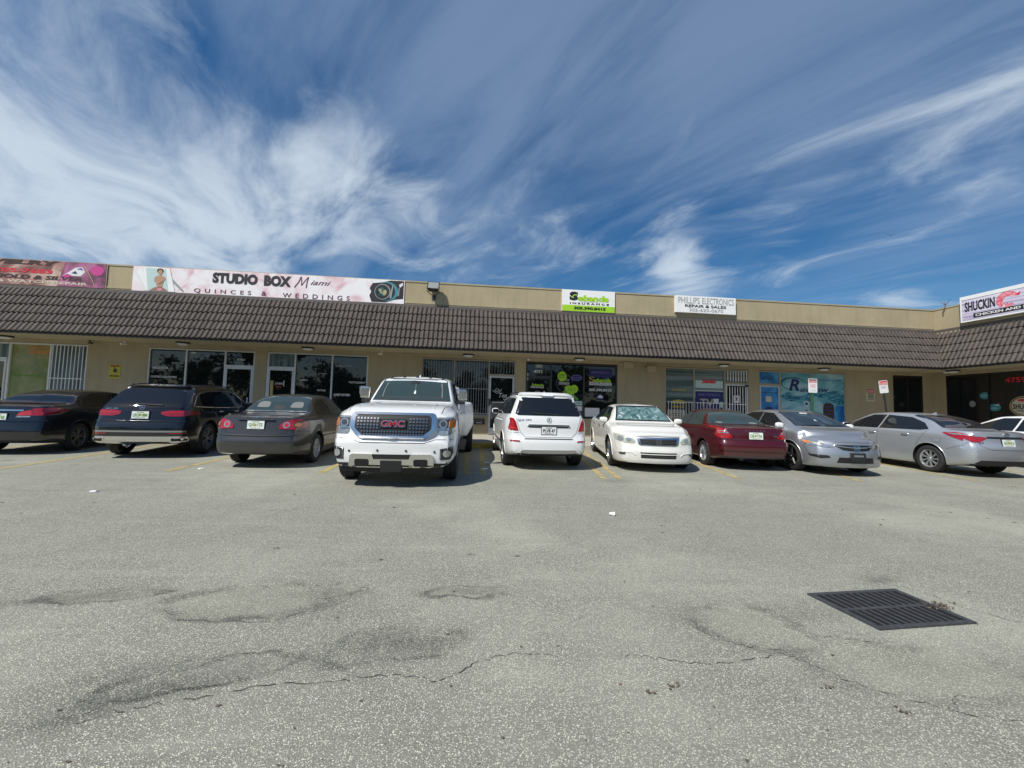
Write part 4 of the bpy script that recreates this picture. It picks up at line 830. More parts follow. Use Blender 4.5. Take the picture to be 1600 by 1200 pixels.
def pole_sign(label, x, y, h, lean, zt, zb, w, turn=0, two=False):
    t = thing('parking_sign', label, 'parking sign', (x, y, .26), R(turn)); t.rotation_euler = (0, R(lean), R(turn))
    mb = MB(); H = h
    mb.box(-.028, .028, .0, .008, 0, H); mb.box(-.028, -.022, .008, .03, 0, H); mb.box(.022, .028, .008, .03, 0, H)
    build('post', mb, 'green_post' if not two else 'alu_dark', t)
    pts = []; r = .03
    for cx, cz, a in ((w/2-r, zt-r, 0), (-w/2+r, zt-r, 90), (-w/2+r, zb+r, 180), (w/2-r, zb+r, 270)):
        pts += [(cx+r*math.cos(R(a+k*30)), cz+r*math.sin(R(a+k*30))) for k in range(4)]
    poly('sign_plate', pts, -.001, 'sign_white', t, thick=.004)
    def rr(z0, z1, m, k): poly('printed_band', [(-w/2+.02, z0), (w/2-.02, z0), (w/2-.02, z1), (-w/2+.02, z1)], -.0055-k*.001, m, t, thick=.001)
    if two:
        rr(zt-.07, zt-.02, 'ink_red', 0); rr(zt-.155, zt-.085, 'ink_red', 0); text('lettering', 'NO PARKING', -w/2+.04, w/2-.04, zt-.145, zt-.10, -.007, 'ink_white', t)
        for k in range(3): text('lettering', 'TOW AWAY ZONE', -.10, .10, zt-.21-.035*k, zt-.19-.035*k, -.0055, 'ink_black', t, thick=.001)
    else:
        rr(zt-.06, zt-.02, 'ink_brown', 0); rr(zt-.14, zt-.068, 'ink_red', 0); text('lettering', 'NO PARKING', -w/2+.03, w/2-.03, zt-.13, zt-.085, -.007, 'ink_white', t)
        for k in range(4): text('lettering', ('TOW AWAY', 'ZONE', 'UNAUTHORIZED', 'VEHICLES')[k], -.10, .10, zt-.20-.035*k, zt-.18-.035*k, -.0055, 'ink_red', t, thick=.001)
        for k in range(2): text('lettering', 'AT OWNER EXPENSE', -.11, .11, zb+.05+.04*k, zb+.065+.04*k, -.0055, 'ink_grey', t, thick=.001)
    mb = MB()
    for z in (zt-.03, zb+.03): mb.lathe([(0, -.008), (.008, -.0075), (.008, -.004)], 8); mb.v = mb.v[:-24]+[(a, b, c+z) for a, b, c in mb.v[-24:]]
    build('bolt', mb, 'alu', t)
pole_sign('upright red and white no-parking sign on a green post before the blue water shop film', 11.68, 13.0, 2.36, 0, 2.38, 1.90, .33)
pole_sign('leaning red and white tow-away sign on a dark tilted post near the corner', 14.62, 13.0, 2.42, -6.5, 2.42, 1.98, .34, two=True)

# ------------------------------------------------------------------ fixtures
def floodlight():
    t = thing('floodlight', 'square dark floodlight on a bracket over the tiles, right of the pink banner', 'floodlight', (-1.42, PAR_Y, 5.18))
    A = Matrix.Translation((0, -.24, .26)) @ Matrix.Rotation(R(-28), 4, 'X')
    mb = MB(); mb.add([A @ Vector(v) for v in [(-.17, .10, -.13), (.17, .10, -.13), (.17, .10, .13), (-.17, .10, .13), (-.20, -.08, -.16), (.20, -.08, -.16), (.20, -.08, .16), (-.20, -.08, .16)]],
                   [(0, 1, 2, 3), (0, 4, 5, 1), (1, 5, 6, 2), (2, 6, 7, 3), (3, 7, 4, 0)])
    for k in range(6): x = -.15+.06*k; mb.add([A @ Vector(v) for v in [(x, .10, -.1), (x+.012, .10, -.1), (x+.012, .15, -.1), (x, .15, -.1), (x, .10, .1), (x+.012, .10, .1), (x+.012, .15, .1), (x, .15, .1)]], [(0, 1, 2, 3), (4, 5, 6, 7), (0, 1, 5, 4), (1, 2, 6, 5), (2, 3, 7, 6), (3, 0, 4, 7)])
    build('housing', mb, 'iron', t)
    mb = MB(); mb.add([A @ Vector(v) for v in [(-.175, -.083, -.135), (.175, -.083, -.135), (.175, -.083, .135), (-.175, -.083, .135)]], [(0, 1, 2, 3)]); build('lens', mb, 'ink_dim', t)
    mb = MB(); q = A @ Vector((0, 0, -.15))
    for s in (-1, 1): mb.tube([A @ Vector((s*.21, 0, 0)), A @ Vector((s*.21, .02, -.20)), (s*.05, -.12, .0)], .014, 6)
    mb.tube([(0, 0, -.04), (0, -.1, -.02), (0, -.15, .0)], .022, 8); mb.box(-.07, .07, -.03, -.002, -.13, .02)
    build('bracket', mb, 'iron', t)
floodlight()
def soffit_light(x, y, label, main=True):
    t = thing('soffit_light', label, 'ceiling light', (x, y, SOFFIT_Z-.062), 0 if main else R(-90), 'dark flush lights under the eave')
    mb = MB(); pr = [(0, 0), (.17, 0), (.185, -.02), (.17, -.05), (.15, -.055)]
    mb.lathe([(r*1.0, a) for r, a in pr], 24, axis='z'); mb.v = [(a*1.15, b, c) for a, b, c in mb.v]; build('housing', mb, 'black', t, sm=40)
    mb = MB(); mb.lathe([(.15, -.053), (.13, -.082), (.08, -.10), (0, -.106)], 24, axis='z'); mb.v = [(a*1.15, b, c) for a, b, c in mb.v]; build('diffuser', mb, 'alu_white', t, sm=60)
for x, y, l in ((-14.88, 14.5, 'flush light under the eave over the jeweller door at the far left'), (-9.52, 14.4, 'flush light under the eave over the dance school window'), (-5.59, 14.45, 'flush light under the eave over the photo studio window'),
        (-.16, 14.6, 'flush light under the eave over the barred tea room window'), (3.86, 14.5, 'flush light under the eave over the insurance office window'), (9.48, 14.6, 'flush light under the eave over the electronics shop window'), (13.6, 14.6, 'flush light under the eave over the blue water shop film')):
    soffit_light(x, y, l)
soffit_light(18.2, 13.8, 'flush light under the eave of the right wing near the corner', False)
def cam_unit(x, y, label, m, rz=0, kind='bullet'):
    t = thing('security_camera', label, 'camera', (x, y, SOFFIT_Z-.062), R(rz))
    mb = MB(); mb.lathe([(0, 0), (.04, 0), (.04, -.02), (.012, -.025), (.012, -.07), (0, -.07)], 12, axis='z'); build('mount', mb, m, t, sm=40)
    mb = MB(); mb.tube([(.0, .06, -.07), (.0, -.14, -.10)], .032, 12); build('camera_body', mb, m, t, sm=40)
cam_unit(-12.7, 14.85, 'black bullet camera under the eave right of the barred window', 'black', 60); cam_unit(-11.6, 14.8, 'small white camera under the eave left of the dance school window', 'white', 0); cam_unit(-3.23, 14.8, 'small white camera under the eave between studio window and tea room', 'white', -20)
cam_unit(2.02, 14.9, 'small white camera under the eave at the insurance office door', 'white', 10)
t = thing('ceiling_light', 'small round pale dome light under the eave at the inside corner', 'ceiling light', (18.55, 14.3, SOFFIT_Z-.062)); mb = MB(); mb.lathe([(0, 0), (.09, 0), (.08, -.04), (.04, -.06), (0, -.064)], 16, axis='z'); tt = build('dome', mb, 'alu_white', t, sm=60)
def junction(x0, x1, z0, z1, label):
    t = thing('junction_box', label, 'junction box', ((x0+x1)/2, WALL_Y-.03, z0), 0, 'tan boxes on the wall between two shops')
    w, h = x1-x0, z1-z0
    box('housing', (-w/2, w/2, -.11, 0, 0, h), 'beige_box', t); box('cover', (-w/2+.01, w/2-.01, -.118, -.1105, .01, h-.01), 'beige_box', t)
    mb = MB(); mb.tube([(-w/2-.0, -.05, h*.6), (-w/2-.12, -.05, h*.6), (-w/2-.14, -.05, h*.6)], .02, 8); build('conduit', mb, 'beige_box', t)
junction(5.66, 6.02, 2.99, 3.22, 'wider tan junction box under the eave just right of the insurance window'); junction(6.58, 6.93, 2.88, 3.10, 'lower tan junction box on the bare wall left of the electronics shop')
t = thing('mail_slot', 'black wall mail box with white number under the barred tea room window', 'mailbox', (.30, WALL_Y, .74))
box('housing', (-.20, .20, -.06, -.018, 0, .20), 'black', t); box('flap', (-.18, .18, -.068, -.0605, .10, .18), 'black_gloss', t); text('lettering', '4773', -.11, .10, .035, .08, -.0605, 'ink_white', t)
# twig growing from the wing parapet
t = tag(build('dead_weed', (lambda mb: (mb.tube([(0, 0, 0), (.03, 0, .14), (.0, -.02, .26)], [.02, .014, .006], 6), mb.tube([(.03, 0, .14), (.13, .03, .30), (.20, .02, .33)], [.013, .010, .005], 6), mb.tube([(.03, 0, .13), (-.10, .02, .27), (-.16, .0, .26)], [.012, .01, .005], 6), mb.tube([(.0, 0, .0), (-.06, 0, -.15), (-.05, 0, -.24)], [.022, .02, .012], 6), mb)[-1])(MB()), 'bark'), 'dry forked weed growing on the wing parapet left of the restaurant sign', 'weed')
t.location = (WPX-.02, 13.86, 5.62); t.rotation_euler = (0, 0, R(-80))
# storm drain grate
def grate():
    t = thing('drain_grate', 'black iron storm drain grate with two rows of slots, set in the asphalt at right', 'drain grate', (0, 0, .004))
    A, B, C, D = [Vector((x, y, 0)) for x, y in ((2.50, 2.87), (3.27, 2.92), (3.29, 2.42), (2.55, 2.375))]
    def P(u, v, z): return tuple((A*(1-u)+B*u)*(1-v)+(D*(1-u)+C*u)*v+Vector((0, 0, z)))
    def quad(mb, u0, u1, v0, v1, z0=-.03, z1=.008):
        mb.add([P(u0, v0, z0), P(u1, v0, z0), P(u1, v1, z0), P(u0, v1, z0), P(u0, v0, z1), P(u1, v0, z1), P(u1, v1, z1), P(u0, v1, z1)], [(3, 2, 1, 0), (4, 5, 6, 7), (0, 1, 5, 4), (1, 2, 6, 5), (2, 3, 7, 6), (3, 0, 4, 7)])
    mb = MB(); quad(mb, 0, 1, 0, .07); quad(mb, 0, 1, .93, 1); quad(mb, 0, .05, .07, .93); quad(mb, .95, 1, .07, .93); quad(mb, .05, .95, .475, .535, z1=.007); build('frame', mb, 'iron', t)
    for r in range(2):
        v0, v1 = (.07, .475) if r == 0 else (.535, .93); n = 12
        for k in range(n):
            if k == 0: continue
            u = .05+.9*k/n; mb = MB(); quad(mb, u-.0125, u+.0125, v0, v1, z1=.005); build('grate_bar', mb, 'iron', t)
    mb = MB(); quad(mb, .01, .99, .01, .99, -.036, -.031); mb.v = [(x, y, z+.034) for x, y, z in mb.v]  # flat black slab level with the asphalt, its colour stands for shade below
    build('pit_shade', mb, 'pit_shade', t)
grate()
# ------------------------------------------------------------------ vehicles
def paint(name, col, metal=0.0, rough=.35, coat=1.0, flake=0.0):
    m = mat(name, col, rough, metal=metal, coat=coat, coatr=.03)
    nt = m.node_tree; b = nt.nodes['Principled BSDF']; L = nt.links.new
    # road dust film low on the body, slightly uneven clear coat
    tc = nt.nodes.new('ShaderNodeTexCoord'); sx = nt.nodes.new('ShaderNodeSeparateXYZ'); L(tc.outputs['Object'], sx.inputs[0])
    n = nt.nodes.new('ShaderNodeTexNoise'); n.inputs['Scale'].default_value = 4; n.inputs['Detail'].default_value = 6; L(tc.outputs['Object'], n.inputs['Vector'])
    mr = nt.nodes.new('ShaderNodeMapRange'); mr.inputs[1].default_value = .55; mr.inputs[2].default_value = .18; mr.inputs[3].default_value = 0; mr.inputs[4].default_value = .45; L(sx.outputs[2], mr.inputs[0])
    mu = nt.nodes.new('ShaderNodeMath'); mu.operation = 'MULTIPLY'; L(mr.outputs[0], mu.inputs[0]); L(n.outputs[0], mu.inputs[1])
    mx = nt.nodes.new('ShaderNodeMix'); mx.data_type = 'RGBA'; mx.inputs[6].default_value = (*col, 1); mx.inputs[7].default_value = (.16, .145, .12, 1); L(mu.outputs[0], mx.inputs[0]); L(mx.outputs[2], b.inputs['Base Color'])
    r2 = nt.nodes.new('ShaderNodeMapRange'); r2.inputs[3].default_value = .015; r2.inputs[4].default_value = .07; L(n.outputs[0], r2.inputs[0]); L(r2.outputs[0], b.inputs['Coat Roughness'])
paint('paint_white', (.76, .77, .76), rough=.4); paint('paint_pearl', (.74, .73, .68), rough=.4); paint('paint_black', (.006, .007, .010), rough=.25); paint('paint_obsidian', (.004, .005, .007), rough=.22)
paint('paint_grey', (.040, .038, .037), metal=.4, rough=.42); paint('paint_red', (.070, .003, .006), metal=.15, rough=.35); paint('paint_silver', (.42, .44, .46), metal=.7, rough=.36); paint('paint_silver2', (.50, .525, .55), metal=.6, rough=.36)
mat('lamp_red', (.33, .006, .010), .12, coat=1, spec=.6, noise=.3, nscale=14); mat('lamp_red_bright', (.50, .03, .03), .15, coat=1); mat('lamp_amber', (.75, .22, .02), .15, coat=1)
mat('lamp_clear', (.42, .44, .43), .12, metal=.55, coat=1, noise=.35, nscale=16); mat('lamp_dark', (.05, .055, .055), .15, coat=1); mat('lamp_haze', (.40, .43, .36), .28, coat=.8, noise=.22, nscale=9)
mat('seam', (.008, .008, .008), .8); mat('plastic_black', (.018, .018, .019), .6); mat('plastic_grey', (.06, .06, .062), .6); mat('rim_silver', (.50, .51, .52), .32, metal=.75, noise=.12); mat('rim_grey', (.16, .165, .17), .35, metal=.7); mat('rim_black', (.012, .012, .013), .3, coat=.5)
mat('chrome_dark', (.30, .31, .32), .30, metal=1.0); mat('brake', (.10, .095, .09), .6, metal=.6); mat('plate_white', (.74, .76, .73), .4); mat('seat_grey', (.16, .165, .155), .8); mat('seat_dark', (.03, .03, .032), .8)
grad_mat('sunshade', [(.34, (.03, .085, .085)), (.48, (.10, .18, .175)), (.60, (.19, .27, .26)), (.74, (.62, .68, .68))], (2.2, 2.2, 2.2), 2.4, 6, 1.8, .15, .4)
grad_mat('glass_seats', [(.40, (.010, .014, .016)), (.52, (.020, .030, .032)), (.66, (.060, .080, .080))], (1.5, 2.0, 1.2), 1.6, 3, .8, .05, .5)

def pchip(pts):
    X = np.array([p[0] for p in pts], float); Y = np.array([p[1] for p in pts], float)
    o = np.argsort(X); X, Y = X[o], Y[o]; h = np.diff(X); d = np.diff(Y)/h; n = len(X); m = np.zeros(n)
    for i in range(1, n-1):
        if d[i-1]*d[i] > 0: w1, w2 = 2*h[i]+h[i-1], h[i]+2*h[i-1]; m[i] = (w1+w2)/(w1/d[i-1]+w2/d[i])
    m[0], m[-1] = d[0], d[-1]
    def f(x):
        x = min(max(x, X[0]), X[-1]); i = min(int(np.searchsorted(X, x, 'right'))-1, n-2); t = (x-X[i])/h[i]
        return float((1+2*t)*(1-t)**2*Y[i]+t*(1-t)**2*h[i]*m[i]+t*t*(3-2*t)*Y[i+1]+t*t*(t-1)*h[i]*m[i+1])
    return f
def chaikin(P, n=2):
    for _ in range(n):
        Q = [P[0]]
        for a, b in zip(P[:-1], P[1:]):
            Q += [tuple(.75*x+.25*y for x, y in zip(a, b)), tuple(.25*x+.75*y for x, y in zip(a, b))]
        Q.append(P[-1]); P = Q
    return P
class Car:
    def __init__(s, name, label, cat, loc, head, sp, paintm, group=None):
        s.sp = sp; s.root = thing(name, label, cat, (loc[0], loc[1], 0), 0, group)
        L2 = sp['L']/2; th = R(head); sl = .0166 if loc[1] > 6 else 0
        f = Vector((math.cos(th), math.sin(th), sl*math.sin(th))).normalized(); l = Vector((-math.sin(th), math.cos(th), sl*math.cos(th))).normalized(); u = f.cross(l)
        M = Matrix((f, l, u)).transposed().to_4x4(); M.translation = (loc[0], loc[1], gz(loc[1]))
        s.root.matrix_world = M; s.root.rotation_mode = 'XYZ'
        s.paint = paintm; s.body()
    def body(s):
        sp = s.sp; L2 = sp['L']/2
        top, belt, bot, w, wr = [pchip(sp[k]) for k in ('top', 'belt', 'bot', 'w', 'wr')]
        xf, xr = pchip(sp['xf']), pchip(sp['xr']); cf, cr = sp.get('cf', .16), sp.get('cr', .10)
        W = max(p[1] for p in sp['w'])
        def shear(x, y, z):
            t = x/L2; a = abs(t); k = min(max((a-.62)/.38, 0), 1); k = k*k*(3-2*k); q = min(abs(y)/W, 1)
            c, ins = (cf, xf(z)) if t > 0 else (cr, xr(z))
            d = ins+c*q**2.2+.03*max(0, q-.80)/.2
            return x-math.copysign(d*k, t)
        def section(x):
            zb, zs, zt, ww, rr = bot(x), belt(x), top(x), w(x), wr(x)
            zt = max(zt, zs+.012); hgt = zs-zb; zr = zs+(zt-zs)*.90; rr = min(rr, ww*.93)
            P = [(0, zb), (ww*.55, zb), (ww*.90, zb), (ww*.955, zb+.02), (ww*.985, zb+.22*hgt), (ww, zb+.48*hgt), (ww*.995, zb+.72*hgt), (ww*.975, zs-.05), (ww*.945, zs),
                 (rr+(ww*.93-rr)*.62, zs+(zr-zs)*.36), (rr+.015, zr-(zr-zs)*.10), (rr-.05, zr+(zt-zr)*.35), (rr*.55, zt-.012*min(1, (zt-zs)*4)), (0, zt)]
            return chaikin(P, 2)
        N = 96; us = [-math.cos(math.pi*k/N) for k in range(N+1)]; us = [.65*u+.35*(-1+2*k/N) for k, u in enumerate(us)]
        rings = []
        for u in us:
            x = u*L2; h = section(x); e = max(0, (abs(u)-.88)/.12); sc = 1-.075*e**3
            full = h+[(-y, z) for y, z in h[-2:0:-1]]
            rings.append([(shear(x, y*sc, z), y*sc, z) for y, z in full])
        n = len(rings[0]); V, F = [], []
        for r in rings: V += r
        for i in range(N): F += [(i*n+k, i*n+(k+1) % n, (i+1)*n+(k+1) % n, (i+1)*n+k) for k in range(n)]
        for end, ri in ((-1, 0), (1, N)):       # caps: grid of shrinking rings on the fascia surface
            ring0 = [(p[1], p[2]) for p in rings[ri]]; zc = .5*(min(p[1] for p in ring0)+max(p[1] for p in ring0)); base = ri*n; last = base
            m = 9
            for j in range(1, m+1):
                sc = 1-j/(m+.0) if j < m else 0
                if j < m:
                    st = len(V)
                    for y, z in ring0:
                        yy, z2 = y*sc, zc+(z-zc)*sc; V.append((shear(end*L2, yy, z2), yy, z2))
                    for k in range(n):
                        q = (last+k, last+(k+1) % n, st+(k+1) % n, st+k); F.append(q if end > 0 else q[::-1])
                    last = st
                else:
                    V.append((shear(end*L2, 0, zc), 0, zc)); c = len(V)-1
                    for k in range(n):
                        q = (last+k, last+(k+1) % n, c); F.append(q if end > 0 else q[::-1])
        me = bpy.data.meshes.new('body'); me.from_pydata(V, [], F)
        me.materials.append(MATS[s.paint]); me.materials.append(MATS['plastic_black'])
        bm = bmesh.new(); bm.from_mesh(me); bmesh.ops.remove_doubles(bm, verts=bm.verts, dist=.0004); bmesh.ops.recalc_face_normals(bm, faces=bm.faces)
        bm.to_mesh(me); s.bvh = BVHTree.FromBMesh(bm); bm.free()
        # wheel arches cut with cylinders
        r = sp['R']; fx = L2-sp['fo']; rx = -L2+sp['ro']; s.fx, s.rx, s.W = fx, rx, W
        cut = MB()
        s.wat = w
        for x in (fx, rx):
            for sg in (-1, 1):
                n2 = 30; ra = r+sp.get('arch', .045); y0, y1 = sg*(w(x)-.36), sg*(W+.25)
                vs = [(x+ra*math.cos(2*math.pi*k/n2), y, r+.012+ra*math.sin(2*math.pi*k/n2)) for y in (y0, y1) for k in range(n2)]
                cut.add(vs, [tuple(range(n2)), tuple(range(2*n2-1, n2-1, -1))]+[(k, k+n2, (k+1) % n2+n2, (k+1) % n2) for k in range(n2)], 1)
        o = bpy.data.objects.new('body', me); COL.objects.link(o)
        cm = bpy.data.meshes.new('c'); cm.from_pydata(cut.v, [], cut.f); cm.materials.append(MATS[s.paint]); cm.materials.append(MATS['plastic_black'])
        cm.polygons.foreach_set('material_index', [1]*len(cm.polygons)); b2 = bmesh.new(); b2.from_mesh(cm); bmesh.ops.recalc_face_normals(b2, faces=b2.faces); b2.to_mesh(cm); b2.free()
        co = bpy.data.objects.new('c', cm); COL.objects.link(co)
        md = o.modifiers.new('b', 'BOOLEAN'); md.operation = 'DIFFERENCE'; md.object = co; md.solver = 'EXACT'
        dg = bpy.context.evaluated_depsgraph_get(); nm = bpy.data.meshes.new_from_object(o.evaluated_get(dg))
        o.modifiers.clear(); o.data = nm; nm.name = 'body'; bpy.data.objects.remove(co); bpy.data.meshes.remove(cm)
        smooth(nm, 48); o.parent = s.root; s.bodyo = o
        # arch lips
        for x in (fx, rx):
            for sg in (-1, 1):
                pts = []; nr = []
                ra = r+sp.get('arch', .045)+.006
                for k in range(25):
                    a = R(-8)+(math.pi+R(16))*k/24; px, pz = x+ra*math.cos(a), r+.012+ra*math.sin(a)
                    h = s.cast((px, sg*3, pz), (0, -sg, 0))
                    if h: pts.append(h[0]+h[1]*.002)
                if len(pts) > 4:
                    mb = MB(); mb.tube(pts, .010 if not sp.get('flare') else .022, 6); build('arch_lip', mb, sp.get('lipm', s.paint), s.root, sm=60)
    def cast(s, o, d):
        h = s.bvh.ray_cast(Vector(o), Vector(d))
        return (h[0], h[1]) if h[0] is not None else None
    def proj(s, a, b, view):
        """view: 'R' right side (u = x, v = z), 'L' left, 'F' front (u = y, v = z), 'B' back, 'T' top (u = x, v = y)"""
        o, d = {'R': ((a, -4, b), (0, 1, 0)), 'L': ((a, 4, b), (0, -1, 0)), 'F': ((6, a, b), (-1, 0, 0)), 'B': ((-6, a, b), (1, 0, 0)), 'T': ((a, b, 5), (0, 0, -1))}[view]
        h = s.cast(o, d)
        if h is None:
            p = Vector(o)-Vector(d)*0; p = Vector(o)+Vector(d)*(4-s.W if view in 'RL' else 6-s.sp['L']/2); h = s.bvh.find_nearest(p); h = (h[0], h[1])
        nrm = h[1]
        if nrm.dot(Vector(d)) > 0: nrm = -nrm
        return h[0], nrm
    def patch(s, name, pts, view, m, off=.006, step=.035, rnd=0, parent=None, par=None, sm=30):
        if view in 'RL':
            lo, hi = -s.sp['L']/2+s.sp.get('cr', .1)+.09, s.sp['L']/2-s.sp.get('cf', .16)-.11
            pts = [(min(max(a, lo), hi), b) for a, b in pts]; pts = [p for i, p in enumerate(pts) if math.hypot(p[0]-pts[i-1][0], p[1]-pts[i-1][1]) > .004]
        if view in 'FB':
            ym = s.wat(-s.sp['L']/2)*.93+.035 if view == 'B' else s.wat(s.sp['L']/2-.40)*.975
            pts = [(min(max(a, -ym), ym), b) for a, b in pts]; pts = [p for i, p in enumerate(pts) if math.hypot(p[0]-pts[i-1][0], p[1]-pts[i-1][1]) > .004]
        if rnd:
            Q = []; n = len(pts)
            for i in range(n):
                p, a, b = Vector(pts[i]), Vector(pts[i-1]), Vector(pts[(i+1) % n]); r = min(.035*rnd, (a-p).length*.4, (b-p).length*.4)
                p0, p1 = p+(a-p).normalized()*r, p+(b-p).normalized()*r
                Q += [tuple(p0*(1-t)**2+p*2*t*(1-t)+p1*t*t) for t in (0, .33, .67, 1)]
            pts = Q
        bm = bmesh.new(); bm.faces.new([bm.verts.new((a, b, 0)) for a, b in pts])
        us, vs = [p[0] for p in pts], [p[1] for p in pts]
        for ax, lo, hi in ((0, min(us), max(us)), (1, min(vs), max(vs))):
            k = max(1, int((hi-lo)/step))
            for i in range(1, k+1):
                c = lo+(hi-lo)*i/(k+1); co = (c, 0, 0) if ax == 0 else (0, c, 0); no = (1, 0, 0) if ax == 0 else (0, 1, 0)
                bmesh.ops.bisect_plane(bm, geom=bm.verts[:]+bm.edges[:]+bm.faces[:], plane_co=co, plane_no=no, dist=1e-5)
        bm.verts.ensure_lookup_table(); bd = [e for e in bm.edges if e.is_boundary]
        H = {}
        for v in bm.verts: H[v.index] = s.proj(v.co.x, v.co.y, view)
        bm.verts.index_update(); idx = [v.index for v in bm.verts]
        H = {v: s.proj(v.co.x, v.co.y, view) for v in bm.verts}
        V = []; ind = {}
        for v in bm.verts: ind[v] = len(V); V.append(H[v][0]+H[v][1]*off)
        F = [tuple(ind[v] for v in f.verts) for f in bm.faces]
        low = {}
        for e in bd:
            for v in e.verts:
                if v not in low: low[v] = len(V); V.append(H[v][0]-H[v][1]*.012)
            a, b = e.verts; F.append((ind[a], ind[b], low[b], low[a]))
        bm.free(); mb = MB(); mb.v = [tuple(v) for v in V]; mb.f = F; mb.mi = [0]*len(F)
        return build(name, mb, m, par or s.root, sm=sm)
    def both(s, name, pts, m, **k):
        return s.patch(name, pts, 'R', m, **k), s.patch(name, pts, 'L', m, **k)
    def mir(s, name, pts, view, m, **k):
        return s.patch(name, pts, view, m, **k), s.patch(name, [(-a, b) for a, b in pts], view, m, **k)
    def line(s, mb, pts, view, w=.007, off=.0025, step=.05):
        P = []
        for a, b in zip(pts[:-1], pts[1:]):
            k = max(1, int(math.hypot(b[0]-a[0], b[1]-a[1])/step)); P += [(a[0]+(b[0]-a[0])*i/k, a[1]+(b[1]-a[1])*i/k) for i in range(k)]
        P.append(pts[-1]); H = [s.proj(a, b, view) for a, b in P]
        C = [h[0]+h[1]*off for h in H]; L_, R_ = [], []
        for i, c in enumerate(C):
            t = (C[min(i+1, len(C)-1)]-C[max(i-1, 0)]); t = t.normalized() if t.length > 1e-6 else Vector((1, 0, 0)); n = H[i][1].cross(t)*w/2; L_.append(c+n); R_.append(c-n)
        for i in range(len(C)-1):
            if (C[i+1]-C[i]).length < .25: mb.add([L_[i], L_[i+1], R_[i+1], R_[i]], [(0, 1, 2, 3)])
    def seams(s, lst, m='seam', name='panel_gap', w=.007, off=.0025):
        for pts, view in lst:
            for v in (view if view == 'RL' else [view]):
                mb = MB(); s.line(mb, pts, v, w, off)
                if mb.f: build(name, mb, m, s.root, fix=False)
    def rail(s, name, pts, view, m, r=.01, off=.006, par=None):
        P = []
        for a, b in zip(pts[:-1], pts[1:]):
            k = max(1, int(math.hypot(b[0]-a[0], b[1]-a[1])/.06)); P += [(a[0]+(b[0]-a[0])*i/k, a[1]+(b[1]-a[1])*i/k) for i in range(k)]
        P.append(pts[-1]); H = [s.proj(a, b, view) for a, b in P]; mb = MB(); mb.tube([h[0]+h[1]*off for h in H], r, 6); return build(name, mb, m, par or s.root, sm=60)
    def anchor(s, a, b, view, off=.006):
        """matrix placing xz-plane artwork (facing -y) on the body"""
        p, n = s.proj(a, b, view); d = {'F': Vector((1, 0, 0)), 'B': Vector((-1, 0, 0)), 'R': Vector((0, -1, 0)), 'L': Vector((0, 1, 0))}[view]
        n = (n*.6+d*.4).normalized() if n.dot(d) > .3 else d
        Y = -n; Z = Vector((0, 0, 1)); X = Y.cross(Z).normalized(); Z = X.cross(Y)
        M = Matrix((X, Y, Z)).transposed().to_4x4(); M.translation = p+n*off; return M
    def plate(s, b, view, txt, m='plate_white', dy=0, ink='ink_dkgreen', frame='plastic_black', w=.305, h=.155, off=.012, blank=False, art=True):
        M = s.anchor(dy, b, view, off); mb = MB(); mb.box(-w/2-.012, w/2+.012, .002, .02, -h/2-.012, h/2+.012); mb.xf(M); f = build('plate_frame', mb, frame, s.root)
        if blank: return f
        mb = MB(); mb.box(-w/2, w/2, -.003, .0015, -h/2, h/2); mb.xf(M); p = build('licence_plate', mb, m, s.root)
        if art: poly('plate_emblem', ell(0, .0, .018, .022, 14), -.0035, 'ink_orange', p, M=M, thick=.001)
        text('plate_lettering', txt, -w*.42, w*.42, -h*.24, h*.22, -.0045, ink, p, M=M, bold=.03, thick=.001)
        text('plate_lettering', 'FLORIDA', -w*.22, w*.22, h*.31, h*.43, -.0045, ink, p, M=M, bold=.03, thick=.001); text('plate_lettering', 'SUNSHINE STATE', -w*.3, w*.3, -h*.43, -h*.34, -.0045, ink, p, M=M, thick=.001)
        return p
    def badge(s, txt, a, b, view, w, h, m='chrome', **k):
        M = s.anchor(a, b, view, .005); return text('badge_lettering', txt, -w/2, w/2, -h/2, h/2, 0, m, s.root, M=M, thick=.004, **k)
    def emblem_star(s, a, b, view, r=.05):
        M = s.anchor(a, b, view, .008); e = ring('emblem', 0, 0, r, r, r*.14, 0, 'chrome', s.root, M=M, thick=.008, n=28)
        for k in range(3):
            t = R(90+120*k); q = [(r*.95*math.cos(t), r*.95*math.sin(t)), (r*.13*math.cos(t+R(60)), r*.13*math.sin(t+R(60))), (0, 0), (r*.13*math.cos(t-R(60)), r*.13*math.sin(t-R(60)))]
            poly('emblem_point', q, 0, 'chrome', e, M=M, thick=.008)
    def emblem_h(s, a, b, view, w=.11, h=.09, bg=None):
        M = s.anchor(a, b, view, .012)
        pts = [(-w/2, h*.46), (w/2, h*.46), (w*.40, -h/2), (-w*.40, -h/2), (-w/2, h*.46)]
        mb = stroke(pts, w*.10, 0, .010); mb.xf(M); e = build('emblem', mb, 'chrome', s.root)
        mb = MB()
        for q in ([(-.34, .34), (-.17, .34), (-.13, .06), (.13, .06), (.17, .34), (.34, .34), (.27, -.38), (.13, -.38), (.10, -.08), (-.10, -.08), (-.13, -.38), (-.27, -.38)],): mb.prism([(x*w, z*h) for x, z in q], -.012, 0)
        mb.xf(M); build('emblem_letter', mb, 'chrome', e)
    def emblem_oval(s, a, b, view, w=.13):
        M = s.anchor(a, b, view, .008); e = ring('emblem', 0, 0, w/2, w*.33, w*.07, 0, 'chrome', s.root, M=M, thick=.008); ring('emblem_ring', 0, w*.0, w*.15, w*.30, w*.05, -.001, 'chrome', e, M=M, thick=.008, n=20); ring('emblem_ring', 0, w*.14, w*.34, w*.13, w*.05, -.002, 'chrome', e, M=M, thick=.008, n=24)
